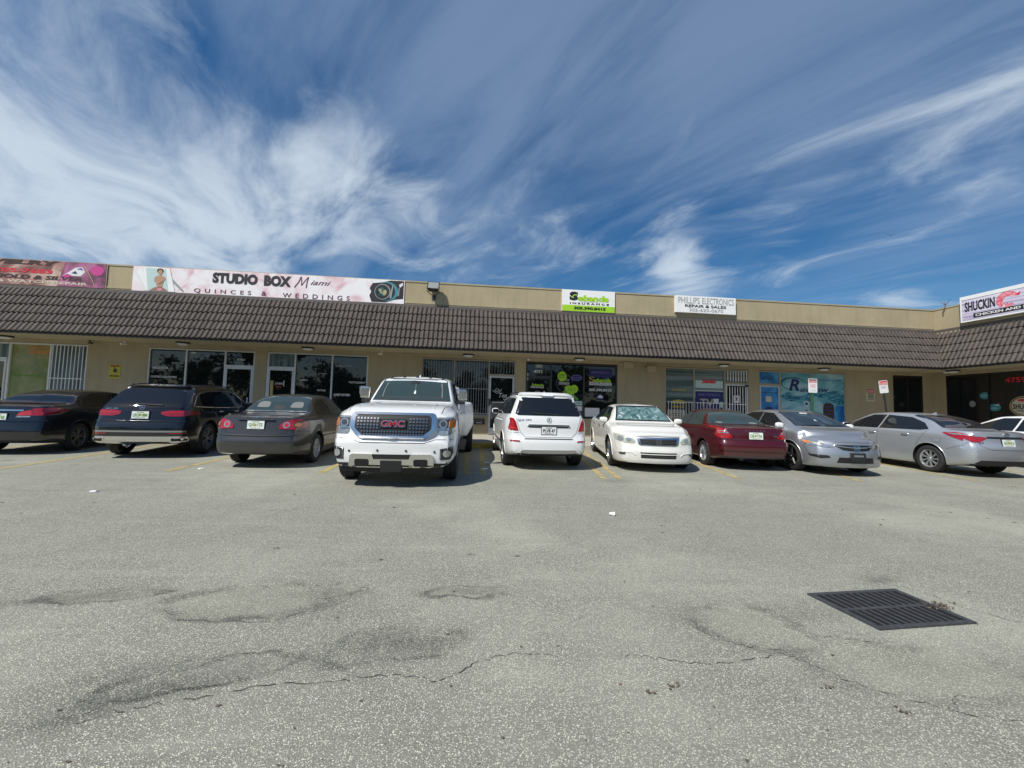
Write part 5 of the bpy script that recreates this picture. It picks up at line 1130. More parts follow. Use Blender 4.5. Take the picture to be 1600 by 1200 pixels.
    def wheels(s, rim='rim_silver', spokes=5, style='double', dual=False, rr=None, tw=.205):
        r = s.sp['R']; rr = rr or r*.66
        tyre = MB(); h = tw/2
        tyre.lathe([(rr-.005, -h*.80), (rr+.01, -h*.96), (rr+(r-rr)*.45, -h*1.04), (r-.03, -h*.98), (r-.006, -h*.80), (r, -h*.55), (r, -h*.2), (r-.008, -h*.18), (r-.008, -h*.12), (r, -h*.1), (r, h*.1), (r-.008, h*.12), (r-.008, h*.18), (r, h*.2), (r, h*.55), (r-.006, h*.8), (r-.03, h*.98), (rr+(r-rr)*.45, h*1.04), (rr+.01, h*.96), (rr-.005, h*.8)], 40)
        hub = MB(); hub.lathe([(0, -.02), (.15, -.02), (.15, .03), (0, .03)], 20)
        rim_ = MB(); rim_.lathe([(rr, -h*.90), (rr-.012, -h*.90), (rr-.02, -h*.75), (rr-.03, -h*.2), (rr-.03, h*.8)], 36)
        def spoke(a, w0, w1, r0, r1, y0=-h*.62, y1=-h*.80, tilt=0):
            c, q = math.cos(a), math.sin(a); t = Vector((-q, 0, c)); d = Vector((c, 0, q)); vs = []
            for rad, w, yy in ((r0, w0, y0), ((r0+r1)/2, (w0+w1)/2*.92, (y0+y1)/2-.008), (r1, w1, y1)):
                p = d*rad+t*tilt*(rad-r0); vs += [p+t*w/2+Vector((0, yy+.022, 0)), p+t*w*.32+Vector((0, yy, 0)), p-t*w*.32+Vector((0, yy, 0)), p-t*w/2+Vector((0, yy+.022, 0))]
            F = []
            for j in range(2): F += [(j*4+i, j*4+i+1, j*4+4+i+1, j*4+4+i) for i in range(3)]
            rim_.add(vs, F)
        for k in range(spokes):
            a = 2*math.pi*k/spokes+.3
            if style == 'double': spoke(a-.13, .030, .036, .035, rr-.01, tilt=-.10); spoke(a+.13, .030, .036, .035, rr-.01, tilt=.10)
            elif style == 'wide': spoke(a, .075, .115, .03, rr-.01)
            elif style == 'fan': spoke(a, .030, .060, .04, rr-.012, tilt=.25)
            else: spoke(a, .040, .052, .03, rr-.01)
        rim_.lathe([(0, -h*.78), (.028, -h*.78), (.034, -h*.70), (.055, -h*.66), (.058, -h*.3)], 18)
        if style in ('wide', 'fan'): rim_.lathe([(0, -h*.30), (rr-.03, -h*.30)], 24, 1)
        ms = None
        for x, nm in ((s.fx, 'f'), (s.rx, 'r')):
            for sg in (-1, 1):
                offs = [0] if not (dual and nm == 'r') else [.14, -.14]
                for q, of in enumerate(offs):
                    if ms is None:
                        o1 = build('wheel', hub, 'brake', s.root, sm=40); o2 = build('tyre', tyre, 'rubber', o1, sm=30); o3 = build('rim', rim_, [rim, 'rim_black'], o1, sm=35); ms = (o1.data, o2.data, o3.data)
                        w = o1
                    else:
                        w = link('wheel', ms[0], s.root); link('tyre', ms[1], w); link('rim', ms[2], w)
                    w.location = (x, sg*(s.wat(x)-.012-tw/2*1.04+of-(.14 if len(offs) == 2 else 0)), r); w.rotation_euler = (0, random.random()*6, 0 if sg < 0 else math.pi)
    def mirror(s, x, z, m, y=None, size=(.10, .20, .135), side=(-1, 1), black_low=True, cap=None):
        for sg in side:
            h = s.proj(x, z-.03, 'R' if sg < 0 else 'L')[0]; y0 = h.y+sg*.10
            mb = MB(); a, b, c = size; nu, nv = 10, 16; vs = []
            for i in range(nu+1):
                t = math.pi*i/nu
                for k in range(nv):
                    p = 2*math.pi*k/nv; cx, cy, cz = math.cos(t), math.sin(t)*math.cos(p), math.sin(t)*math.sin(p)
                    f = lambda q, e: math.copysign(abs(q)**e, q)
                    vs.append((x+a/2*f(cx, .8), y0+b/2*f(cy, .7), z+c/2*f(cz, .7)))
            mb.add(vs, [(i*nv+k, i*nv+(k+1) % nv, (i+1)*nv+(k+1) % nv, (i+1)*nv+k) for i in range(nu) for k in range(nv)])
            o = build('side_mirror', mb, cap or m, s.root, sm=50)
            mb = MB(); mb.tube([(x+.02, h.y-sg*.02, z-.06), (x, y0-sg*.03, z-.05)], .022, 8); build('mirror_arm', mb, 'plastic_black', o, sm=50)
            mb = MB(); mb.box(x-a/2-.004, x-a/2+.012, y0-b*.38, y0+b*.38, z-c*.36, z+c*.36); build('mirror_glass', mb, 'car_glass', o)
    def handles(s, lst, m):
        for x, z in lst:
            for sg, v in ((-1, 'R'), (1, 'L')):
                p, n = s.proj(x, z, v); mb = MB(); mb.tube([p+n*.002+Vector((-.09, 0, 0)), p+n*.028+Vector((-.07, 0, 0)), p+n*.03+Vector((.06, 0, 0)), p+n*.002+Vector((.085, 0, 0))], .013, 8); build('door_handle', mb, m, s.root, sm=50)
    def exhaust(s, y, z=.26, r=.03, m='chrome_dull'):
        x = -s.sp['L']/2+s.sp.get('cr', .1)*.4; mb = MB(); mb.lathe([(r, 0), (r, .16), (r*.85, .16), (r*.85, 0), (r, 0)], 16, axis='x'); mb.v = [(a+x+.01, b+y, c+z) for a, b, c in mb.v]; build('exhaust_pipe', mb, m, s.root, sm=40)
    def wiper(s, pts, view='F', m='plastic_black'): s.rail('wiper', pts, view, m, .008, .012)
    def roofrail(s, x0, x1, y, m, r=.016, lift=.045):
        for sg in (-1, 1):
            P = []
            for k in range(13):
                t = k/12; x = x0+(x1-x0)*t; h = s.proj(x, sg*y, 'T')[0]; e = min(1, min(t, 1-t)*8); P.append(h+Vector((0, 0, -.01+lift*math.sin(e*math.pi/2))))
            mb = MB(); mb.tube(P, r, 8); build('roof_rail', mb, m, s.root, sm=50)
    def antenna(s, x, m='plastic_black'):
        p = s.proj(x, 0, 'T')[0]; mb = MB(); mb.add([p+Vector(q) for q in ((-.07, 0, -.004), (.07, .018, -.004), (.07, -.018, -.004), (-.06, 0, .055), (-.03, 0, .05))], [(0, 1, 3), (0, 3, 2), (1, 4, 3), (3, 4, 2), (1, 2, 4)]); build('antenna', mb, m, s.root, sm=60)
    def third_brake(s, y, z, w, view='B'): s.patch('brake_light', [(-w, z-.014), (w, z-.014), (w, z+.014), (-w, z+.014)], view, 'lamp_red', off=.006)

def sedan_spec(L, W, H, fo, ro, Rw, zh, zk, belt, xs, wroof=.56, **k):
    """zh hood leading/rear heights, zk trunk heights; xs = (windscreen base, windscreen top, roof end, backlight base)"""
    h = L/2; a, b, c, d = xs
    sp = dict(L=L, R=Rw, fo=fo, ro=ro,
        top=[(-h, zk[1]-.03), (-h+.12, zk[1]), (d-.02, zk[0]), (d+.10, zk[0]+.03), ((c+d)/2, (H+zk[0])/2+.02), (c-.05, H-.055), (c+.22, H-.015), ((b+c)/2+.05, H), (b+.05, H-.03), ((a+b)/2, (H+zh[1])/2+.015), (a, zh[1]+.01), (a+.2, zh[1]-.015), ((a+h)/2+.05, (zh[0]+zh[1])/2+.035), (h-.22, zh[0]+.02), (h-.06, zh[0]-.02), (h, zh[0]-.05)],
        belt=[(-h, belt[2]-.03), (-h+.3, belt[2]), (d, belt[1]+.0), (0, belt[1]), (a-.2, belt[0]+.02), (a+.3, belt[0]-.04), (h-.4, zh[0]-.05), (h, zh[0]-.10)],
        bot=[(-h, .30), (-h+.25, .24), (-h+ro, .19), (0, .17), (h-fo, .17), (h-.2, .18), (h, .20)],
        w=[(-h, W/2*.90), (-h+.5, W/2*.965), (-.8, W/2*.995), (.3, W/2), (h-fo, W/2*.985), (h-.4, W/2*.94), (h, W/2*.86)],
        wr=[(-h, W*.40), (d, W*.40), (d+.15, W*.385), (c, wroof), (0, wroof+.015), (b, wroof-.005), (a-.1, W*.385), (a+.1, W*.40), (h, W*.37)],
        xf=[(.15, .10), (.3, .02), (.45, 0), (.6, .03), (.72, .10), (.9, .30)], xr=[(.2, .12), (.35, .02), (.5, 0), (.62, .03), (.75, .06), (1.05, .12)], cf=.24, cr=.13)
    sp.update(k); return sp
def seam_sedan(c, xs, front_open=True, doors=None, trunk=None, hood=None):
    pass
# ---- black compact sedan, rear view (far left)
def civic_black():
    sp = sedan_spec(4.54, 1.755, 1.44, .90, .97, .325, (.74, .98), (1.09, 1.07), (.93, .98, .98), (1.15, .30, -.72, -1.52), .555)
    c = Car('parked_car', 'black sedan with split red tail lamps and chrome bar, cut off at left edge', 'car', (-10.18, 11.87), 97.1, sp, 'paint_black', 'cars parked nose-in or backed in before the shops')
    c.patch('rear_window', [(-.62, 1.10), (.62, 1.10), (.60, 1.14), (.52, 1.375), (-.52, 1.375), (-.60, 1.14)], 'B', 'car_glass')
    c.both('side_window', [(-1.15, 1.02), (-1.0, 1.20), (-.62, 1.33), (-.2, 1.365), (-.16, 1.01)], 'car_glass'); c.both('side_window', [(-.12, 1.01), (-.14, 1.365), (.28, 1.345), (.95, 1.04), (.95, 1.0)], 'car_glass')
    c.mir('tail_light', [(.40, .88), (.56, 1.0), (.80, 1.01), (.84, .92), (.80, .85), (.56, .84)], 'B', 'lamp_red', off=.008, rnd=1); c.mir('tail_light', [(.30, .84), (.34, .91), (.50, .96), (.55, .85)], 'B', 'lamp_red_bright', off=.009); c.mir('reverse_light', [(.29, .80), (.33, .835), (.53, .835), (.52, .805)], 'B', 'lamp_clear', off=.010)
    c.both('tail_light', [(-2.14, .86), (-2.1, 1.0), (-1.72, .985), (-1.60, .95), (-1.9, .87)], 'lamp_red', off=.008)
    c.patch('trim_bar', [(-.40, .935), (.40, .935), (.40, .965), (-.40, .965)], 'B', 'chrome', off=.012); c.both('lamp_trim', [(-2.12, .845), (-1.9, .855), (-1.62, .93), (-1.62, .945), (-1.9, .875), (-2.12, .865)], 'chrome', off=.006)
    c.patch('bumper_crease', [(-.75, .72), (.75, .72), (.78, .745), (-.78, .745)], 'B', 'paint_black', off=.02); c.patch('lower_valance', [(-.62, .22), (.62, .22), (.55, .33), (-.55, .33)], 'B', 'plastic_black')
    c.seams([([(-.30, .62), (-.42, .66), (-.45, .80), (-.36, 1.02)], 'B'), ([(.30, .62), (.42, .66), (.45, .80), (.36, 1.02)], 'B'), ([(-.30, .62), (.30, .62)], 'B'), ([(-.9, .3), (-1.0, .7), (-.98, 1.0)], 'RL'), ([(-.14, .25), (-.14, 1.0)], 'RL'), ([(.98, .25), (1.02, .9)], 'RL'), ([(-1.75, .55), (-2.2, .62)], 'RL')])
    c.wheels('rim_grey', 5, 'double'); c.mirror(.78, 1.02, 'paint_black'); c.handles([(-.75, .90), (.12, .89)], 'paint_black'); c.plate(.80, 'B', 'GKR T42')
    return c
civic_black()
# ---- black crossover
def suv_spec(L, W, H, fo, ro, Rw, **k):
    h = L/2
    sp = dict(L=L, R=Rw, fo=fo, ro=ro,
        top=[(-h, H-.10), (-h+.15, H-.05), (-h+.5, H-.02), (-.3, H), (.35, H-.03), (.55, H-.07), (.85, (H+1.1)/2), (1.15, 1.13), (1.35, 1.10), (h-.5, 1.04), (h-.2, .97), (h, .90)],
        belt=[(-h, 1.04), (-h+.4, 1.05), (0, 1.02), (1.0, 1.0), (h-.4, .90), (h, .82)], bot=[(-h, .36), (-h+.25, .30), (-h+ro, .24), (0, .22), (h-fo, .22), (h, .28)],
        w=[(-h, W/2*.90), (-h+.45, W/2*.97), (-.6, W/2), (.5, W/2), (h-.6, W/2*.97), (h, W/2*.86)], wr=[(-h, W*.345), (-h+.5, W*.35), (.3, W*.345), (1.05, W*.40), (h, W*.38)],
        xf=[(.2, .1), (.4, .0), (.7, .02), (.9, .12), (1.1, .3)], xr=[(.25, .10), (.45, 0), (.65, .0), (.8, .05), (1.05, .10), (1.35, .26), (H, .46)], cf=.2, cr=.10, arch=.05)
    sp.update(k); return sp
def glc():
    sp = suv_spec(4.66, 1.89, 1.64, .84, .95, .365, xr=[(.25, .10), (.45, 0), (.65, .0), (.8, .05), (1.08, .12), (1.35, .38), (1.64, .72)],
        top=[(-2.33, 1.50), (-2.1, 1.56), (-1.6, 1.61), (-.4, 1.64), (.35, 1.61), (.6, 1.55), (.9, 1.36), (1.2, 1.13), (1.4, 1.10), (1.85, 1.04), (2.1, .97), (2.33, .90)])
    c = Car('parked_car', 'glossy black crossover with thin red lamps and bright chrome rear skid plate', 'car', (-7.28, 11.72), 97.5, sp, 'paint_obsidian', 'cars parked nose-in or backed in before the shops')
    c.patch('rear_window', [(-.72, 1.10), (-.60, 1.06), (.60, 1.06), (.72, 1.10), (.60, 1.44), (.5, 1.48), (-.5, 1.48), (-.60, 1.44)], 'B', 'car_glass'); c.patch('spoiler', [(-.60, 1.52), (.60, 1.52), (.56, 1.575), (-.56, 1.575)], 'B', 'black_gloss', off=.05)
    for x0, x1, zt in ((-1.95, -1.10, 1.40), (-1.05, -.12, 1.46), (-.07, .95, 1.44)):
        pass
    c.both('side_window', [(-1.86, 1.13), (-1.62, 1.34), (-1.40, 1.42), (-1.02, 1.46), (-1.02, 1.10)], 'car_glass'); c.both('side_window', [(-.98, 1.10), (-.98, 1.465), (-.10, 1.48), (-.08, 1.09)], 'car_glass'); c.both('side_window', [(-.04, 1.09), (-.06, 1.48), (.40, 1.44), (1.0, 1.12), (1.0, 1.09)], 'car_glass')
    for v in 'RL': c.rail('window_trim', [(1.02, 1.085), (-.08, 1.075), (-1.0, 1.085), (-1.89, 1.12), (-1.62, 1.36), (-1.40, 1.44), (-1.0, 1.48), (-.1, 1.50), (.42, 1.455), (1.02, 1.10)], v, 'chrome', .008, .004)
    c.mir('tail_light', [(.36, .95), (.36, 1.0), (.52, 1.03), (.88, 1.025), (.90, .94), (.86, .91), (.50, .90)], 'B', 'lamp_red', off=.012, rnd=1); c.mir('light_strip', [(.40, .972), (.84, .972), (.84, .985), (.40, .985)], 'B', 'lamp_red_bright', off=.018); c.both('tail_light', [(-2.26, .92), (-2.24, 1.02), (-1.95, 1.01), (-1.78, .98), (-1.92, .93)], 'lamp_red', off=.010)
    c.patch('plate_recess', [(-.42, .84), (.42, .84), (.36, 1.02), (-.36, 1.02)], 'B', 'black_gloss', off=.002); c.plate(.925, 'B', 'LROF 08M', off=.02); c.emblem_star(0, 1.085, 'B', .05); c.badge('GLC 300', .55, 1.055, 'B', .22, .03)
    c.rail('tailgate_crease', [(-.80, .80), (.80, .80)], 'B', 'paint_obsidian', .014, .004)
    c.patch('bumper_trim', [(-.86, .565), (.86, .565), (.86, .60), (-.86, .60)], 'B', 'chrome_dull', off=.012); c.patch('skid_plate', [(-.90, .40), (-.86, .48), (.86, .48), (.90, .40), (.70, .36), (.40, .345), (-.40, .345), (-.70, .36)], 'B', 'chrome', off=.03); c.patch('lower_valance', [(-.82, .28), (.82, .28), (.86, .35), (-.86, .35)], 'B', 'plastic_black', off=.004)
    for sg in (-1, 1): c.patch('exhaust_tip', [(sg*.58, .385), (sg*.58, .45), (sg*.84, .45), (sg*.84, .385)], 'B', 'chrome', off=.045, rnd=1); c.patch('exhaust_opening', [(sg*.61, .395), (sg*.61, .44), (sg*.82, .44), (sg*.82, .395)], 'B', 'black', off=.049, rnd=1)
    c.mir('reflector', [(.55, .535), (.86, .535), (.86, .552), (.55, .552)], 'B', 'lamp_red', off=.014)
    c.rail('wiper', [(-.36, 1.13), (.10, 1.145), (.14, 1.15)], 'B', 'plastic_black', .014, .02)
    c.seams([([(-.74, .70), (.74, .70)], 'B'), ([(-.74, .70), (-.80, .80), (-.84, 1.0)], 'B'), ([(.74, .70), (.80, .80), (.84, 1.0)], 'B'), ([(-1.0, .35), (-1.02, 1.08)], 'RL'), ([(-.06, .32), (-.06, 1.08)], 'RL'), ([(1.1, .32), (1.1, .95)], 'RL')])
    c.wheels('rim_grey', 5, 'double', rr=.25, tw=.235); c.mirror(.92, 1.13, 'paint_obsidian'); c.roofrail(-1.5, .4, .60, 'plastic_black', .014); c.handles([(-.82, .98), (.10, .97)], 'chrome'); c.antenna(-1.5); return c
glc()
# ---- dark grey sedan with round-lensed tail lamps
def corolla_grey():
    sp = sedan_spec(4.53, 1.70, 1.48, .90, 1.03, .31, (.74, .98), (1.06, 1.02), (.93, .96, .96), (1.12, .38, -.70, -1.42), .535, cr=.14)
    c = Car('parked_car', 'dull dark grey sedan with round-lensed red tail lamps, beside the white pickup', 'car', (-4.14, 10.55), 91.0, sp, 'paint_grey', 'cars parked nose-in or backed in before the shops')
    c.patch('rear_window', [(-.62, 1.075), (.62, 1.075), (.50, 1.40), (-.50, 1.40)], 'B', 'car_glass_green', rnd=1); g = None
    for y in (-.34, .34): c.patch('headrest', [(y-.13, 1.16), (y+.13, 1.16), (y+.12, 1.255), (y+.06, 1.285), (y-.06, 1.285), (y-.12, 1.255)], 'B', 'seat_grey', off=.0085, rnd=1)
    c.patch('headrest', [(-.11, 1.12), (.11, 1.12), (.10, 1.20), (-.10, 1.20)], 'B', 'seat_dark', off=.0085, rnd=1); c.rail('parcel_trim', [(-.60, 1.085), (.60, 1.085)], 'B', 'alu', .006, .004)
    c.both('side_window', [(-1.12, 1.0), (-1.02, 1.20), (-.72, 1.33), (-.30, 1.375), (-.22, 1.0)], 'car_glass'); c.both('side_window', [(-.17, 1.0), (-.24, 1.38), (.28, 1.37), (.95, 1.03), (.98, .99)], 'car_glass_green')
    for sg in (-1, 1):
        p = c.patch('tail_light', [(sg*.40, .77), (sg*.42, .85), (sg*.52, .93), (sg*.66, .955), (sg*.84, .95), (sg*.86, .80), (sg*.80, .77), (sg*.60, .76)], 'B', 'lamp_red', off=.012, rnd=1)
        c.patch('lamp_lens', ell(sg*.535, .845, .062, .062, 18), 'B', 'lamp_clear', off=.018, par=p); c.patch('lamp_lens', ell(sg*.535, .845, .04, .04, 18), 'B', 'lamp_red_bright', off=.021, par=p); c.patch('lamp_lens', ell(sg*.71, .85, .055, .055, 18), 'B', 'lamp_dark', off=.018, par=p); c.patch('lamp_lens', ell(sg*.71, .85, .036, .036, 14), 'B', 'lamp_amber', off=.021, par=p)
    c.both('tail_light', [(-2.16, .78), (-2.14, .95), (-1.88, .93), (-1.74, .86), (-1.86, .78)], 'lamp_red', off=.010)
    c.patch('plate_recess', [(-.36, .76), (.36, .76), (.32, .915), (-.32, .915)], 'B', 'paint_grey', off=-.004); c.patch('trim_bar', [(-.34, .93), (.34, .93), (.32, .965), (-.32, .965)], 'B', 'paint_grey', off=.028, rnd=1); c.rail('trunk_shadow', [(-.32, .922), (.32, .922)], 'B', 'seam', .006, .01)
    c.plate(.842, 'B', 'QXL 17Z', off=.014); c.emblem_oval(0, .975, 'B', .12); c.badge('COROLLA', -.50, 1.0, 'B', .26, .035); c.badge('S', .62, 1.02, 'B', .05, .04)
    c.seams([([(-.40, .66), (-.55, .70), (-.57, .76)], 'B'), ([(.40, .66), (.55, .70), (.57, .76)], 'B'), ([(-.40, .66), (.40, .66)], 'B'), ([(-.84, .73), (-.6, .72)], 'B'), ([(.84, .73), (.6, .72)], 'B'), ([(-.98, .28), (-1.06, .7), (-1.1, .99)], 'RL'), ([(-.2, .22), (-.2, .98)], 'RL'), ([(1.0, .22), (1.05, .9)], 'RL'), ([(-2.2, .72), (-1.66, .70)], 'RL')])
    c.rail('bumper_crease', [(-.78, .655), (-.5, .645), (0, .64), (.5, .645), (.78, .655)], 'B', 'paint_grey', .016, .0); c.wheels('rim_silver', 9, 'fan', rr=.20); c.mirror(.80, 1.02, 'paint_grey'); c.handles([(-.80, .88), (.05, .88)], 'paint_grey'); c.rail('side_moulding', [(-.9, .56), (.95, .55)], 'R', 'paint_grey', .014, .004); c.rail('side_moulding', [(-.9, .56), (.95, .55)], 'L', 'paint_grey', .014, .004); return c
corolla_grey()
# ---- white pickup, front view
def pickup():
    L, W, h = 6.35, 2.03, 3.175
    sp = dict(L=L, R=.405, fo=.97, ro=1.28,
        top=[(-h, 1.42), (-h+.1, 1.42), (-1.48, 1.42), (-1.40, 1.45), (-1.34, 1.80), (-1.25, 1.88), (-1.0, 1.92), (-.1, 1.955), (.55, 1.92), (.75, 1.87), (1.05, 1.64), (1.38, 1.375), (1.55, 1.35), (2.2, 1.335), (2.75, 1.30), (3.0, 1.265), (h, 1.215)],
        belt=[(-h, 1.38), (-1.45, 1.38), (-1.2, 1.30), (0, 1.27), (1.2, 1.24), (1.6, 1.22), (2.7, 1.19), (h, 1.14)],
        bot=[(-h, .62), (-2.2, .52), (0, .42), (1.6, .45), (2.6, .42), (h, .34)],
        w=[(-h, 1.08), (-2.9, 1.20), (-2.4, 1.245), (-1.6, 1.235), (-1.25, 1.02), (-.9, .985), (.5, .985), (1.4, .985), (1.7, 1.0), (2.3, 1.01), (2.75, 1.0), (h, .94)],
        wr=[(-h, .98), (-1.45, .96), (-1.2, .72), (-.2, .745), (.7, .735), (1.3, .80), (1.6, .80), (2.8, .78), (h, .74)],
        xf=[(.3, .04), (.5, .0), (.72, .0), (.80, .05), (1.0, .09), (1.2, .16)], xr=[(.5, .05), (.8, 0), (1.4, .04)], cf=.17, cr=.05, arch=.06)
    c = Car('pickup_truck', 'big white pickup with large chrome grille, nose toward the viewer, mid row', 'truck', (-1.19, 9.82), -90.6, sp, 'paint_white', 'cars parked nose-in or backed in before the shops')
    # the bed opening, dark tonneau
    c.patch('bed_cover', [(-3.05, -.92), (-1.52, -.92), (-1.52, .92), (-3.05, .92)], 'T', 'plastic_black', off=.01)
    c.patch('windscreen', [(-.78, 1.385), (.78, 1.385), (.665, 1.83), (.62, 1.865), (-.62, 1.865), (-.665, 1.83)], 'F', 'car_glass_green', step=.09)
    c.both('side_window', [(.02, 1.33), (.0, 1.80), (.55, 1.79), (1.12, 1.40), (1.12, 1.33)], 'car_glass'); c.both('side_window', [(-1.15, 1.33), (-1.15, 1.76), (-.06, 1.80), (-.04, 1.33)], 'car_glass')
    for y in (-.60, .60): c.rail('seat_belt', [(y, 1.45), (y*.98, 1.62), (y*.93, 1.76)], 'F', 'seat_grey', .014, .004)
    c.patch('dashboard_reflection', [(-.72, 1.385), (.72, 1.385), (.66, 1.47), (-.66, 1.47)], 'F', 'seat_dark', off=.0085)
    c.patch('rear_view_mirror', [(-.10, 1.74), (.10, 1.74), (.10, 1.80), (-.10, 1.80)], 'F', 'black', off=.0085, rnd=1); c.rail('hanging_charm', [(.02, 1.74), (.03, 1.60)], 'F', 'ink_dim', .005, .004); c.patch('hanging_charm', [(.01, 1.53), (.05, 1.53), (.045, 1.60), (.02, 1.60)], 'F', 'ink_white', off=.007)
    # chrome grille
    gz0, gz1 = .80, 1.185
    outer = [(-.66, .93), (-.66, 1.15), (-.61, 1.185), (.61, 1.185), (.66, 1.15), (.66, .93), (.50, .765), (-.50, .765)]
    g = c.patch('grille', outer, 'F', 'chrome', off=.055, rnd=1, step=.06)
    inner = [(-.59, .93), (-.59, 1.10), (-.55, 1.135), (.55, 1.135), (.59, 1.10), (.59, .93), (.46, .82), (-.46, .82)]
    c.patch('grille_mesh', inner, 'F', 'black', off=.057, rnd=1, step=.06, par=g)
    c.patch('grille_cap', [(-.60, 1.14), (.60, 1.14), (.60, 1.18), (-.60, 1.18)], 'F', 'chrome', off=.072, par=g)
    def on(a, b, o=.062): p, n = c.proj(a, b, 'F'); return p+Vector((o+.01, 0, 0))
    for z0, z1 in ((1.035, 1.125), (.935, 1.02), (.835, .92)):
        mb = MB(); k = 22; span = .56 if z0 > .9 else .49
        for i in range(k):
            y0 = -span+2*span*i/k; y1 = y0+2*span/k*.58
            for zz0, zz1 in ((z0+.004, z0+.030), (z0+.050, z1-.010)):
                if zz0 > .92 and abs((y0+y1)/2) < .23 and zz1 > .94: continue
                sh = .010 if zz0 == z0 else 0
                mb.add([on(y0+sh, zz0), on(y1+sh, zz0), on(y1+sh, zz1), on(y0+sh, zz1)]+[on(y0+sh, zz0, .045), on(y1+sh, zz0, .045), on(y1+sh, zz1, .045), on(y0+sh, zz1, .045)], [(0, 1, 2, 3), (0, 4, 5, 1), (1, 5, 6, 2), (2, 6, 7, 3), (3, 7, 4, 0)])
        build('grille_insert', mb, 'chrome_dark', g)
    M = c.anchor(0, 1.01, 'F', .075); M2_ = M.copy()
    mb = MB(); mb.box(-.205, .205, 0, .02, -.07, .07); mb.xf(M); e = build('emblem_plate', mb, 'black', g); text('badge_lettering', 'GMC', -.185, .185, -.055, .055, 0, 'chrome', g, M=M, bold=.05, thick=.012); text('badge_lettering', 'GMC', -.176, .176, -.045, .045, -.0125, 'red_sign', g, M=M, bold=.015, thick=.004)
    # lamps
    for sg in (-1, 1):
        p = c.patch('headlight', [(sg*.69, .89), (sg*.69, 1.13), (sg*.93, 1.125), (sg*.965, 1.08), (sg*.955, .90), (sg*.90, .85), (sg*.72, .85)], 'F', 'lamp_clear', off=.010)
        c.patch('lamp_bezel', [(sg*.70, .955), (sg*.70, 1.095), (sg*.94, 1.095), (sg*.94, .965)], 'F', 'lamp_dark', off=.014, par=p); c.patch('lamp_lens', ell(sg*.775, 1.02, .065, .065, 20), 'F', 'lamp_clear', off=.020, par=p); c.patch('lamp_lens', ell(sg*.775, 1.02, .045, .045, 18), 'F', 'lamp_dark', off=.024, par=p); c.patch('turn_light', [(sg*.865, .96), (sg*.865, 1.09), (sg*.955, 1.085), (sg*.95, .955)], 'F', 'lamp_amber', off=.02, rnd=1, par=p)
        c.patch('lamp_chrome', [(sg*.69, .93), (sg*.69, .948), (sg*.86, .948), (sg*.87, .93)], 'F', 'chrome', off=.02, par=p)
        fl = c.patch('fog_light', [(sg*.745, .46), (sg*.745, .63), (sg*.93, .66), (sg*.945, .56), (sg*.90, .46)], 'F', 'plastic_black', off=.008); c.patch('lamp_lens', ell(sg*.845, .555, .055, .055, 18), 'F', 'lamp_clear', off=.018, par=fl); c.rail('fog_trim', [(sg*.76, .475), (sg*.76, .625), (sg*.915, .645)], 'F', 'chrome_dull', .006, .012)
        c.patch('tow_opening', [(sg*.34, .36), (sg*.34, .47), (sg*.56, .47), (sg*.56, .36)], 'F', 'black', off=.033, rnd=1)
    c.patch('bumper_chrome', [(-.64, .52), (-.66, .33), (-.62, .30), (-.25, .30), (-.25, .33), (.25, .33), (.25, .30), (.62, .30), (.66, .33), (.64, .52), (.60, .545), (.30, .545), (.27, .47), (-.27, .47), (-.30, .545), (-.60, .545)], 'F', 'chrome', off=.028, step=.12); c.patch('lower_intake', [(-.28, .47), (-.30, .54), (.30, .54), (.28, .47)], 'F', 'black', off=.010)
    c.patch('air_dam', [(-.93, .345), (.93, .345), (.95, .47), (.66, .30), (-.66, .30), (-.95, .47)][:2]+[(.90, .40), (-.90, .40)], 'F', 'plastic_black', off=.006)
    mb = MB(); 
    P = [(c.proj(y, .40, 'F')[0].x-.10, y) for y in np.linspace(-.80, .80, 15)]
    for (xa, ya), (xb, yb) in zip(P[:-1], P[1:]): mb.add([(xa, ya, .37), (xb, yb, .37), (xb-.03, yb, .24), (xa-.03, ya, .24), (xa-.35, ya, .37), (xb-.35, yb, .37)], [(0, 1, 2, 3), (0, 4, 5, 1)])
    build('air_dam', mb, 'plastic_black', c.root)
    c.plate(.365, 'F', '', blank=True, w=.30, h=.15, off=.05)
    mb = MB()
    for y, z in ((-.66, .585), (-.22, .60), (.22, .60), (.66, .585)): p, n = c.proj(y, z, 'F'); mb.lathe([(0, .012), (.017, .010), (.017, -.01)], 10, axis='x'); mb.v = mb.v[:-30]+[(p.x+a, p.y+b, p.z+d) for a, b, d in mb.v[-30:]]
    build('parking_sensor', mb, 'black', c.root)
    c.seams([([(-.94, .775), (-.66, .775), (-.50, .72), (.50, .72), (.66, .775), (.94, .775)], 'F'), ([(1.5, -.78), (2.2, -.80), (2.95, -.74)], 'T'), ([(1.5, .78), (2.2, .80), (2.95, .74)], 'T'), ([(-1.22, .5), (-1.22, 1.3)], 'RL'), ([(-.03, .46), (-.03, 1.3)], 'RL'), ([(1.25, .5), (1.25, 1.25)], 'RL')], w=.010)
    for sg in (-1, 1):                       # raised hood ribs
        c.rail('hood_rib', [(1.6, sg*.56), (2.3, sg*.58), (2.85, sg*.60)], 'T', 'paint_white', .03, -.018)
        c.rail('wiper', [(sg*.1-.35, 1.385), (sg*.1+.25, 1.40)], 'F', 'plastic_black', .008, .012)
    mb = MB()
    for x in (-.55, -.28, 0, .28, .55):
        p = c.proj(.62, x, 'T')[0]; mb.lathe([(0, .028), (.05, .022), (.062, 0), (.062, -.01)], 10, axis='z'); mb.v = mb.v[:-40]+[(p.x+a, p.y+b*.6, p.z+d) for a, b, d in mb.v[-40:]]
    build('roof_marker_light', mb, 'lamp_dark', c.root, sm=50)
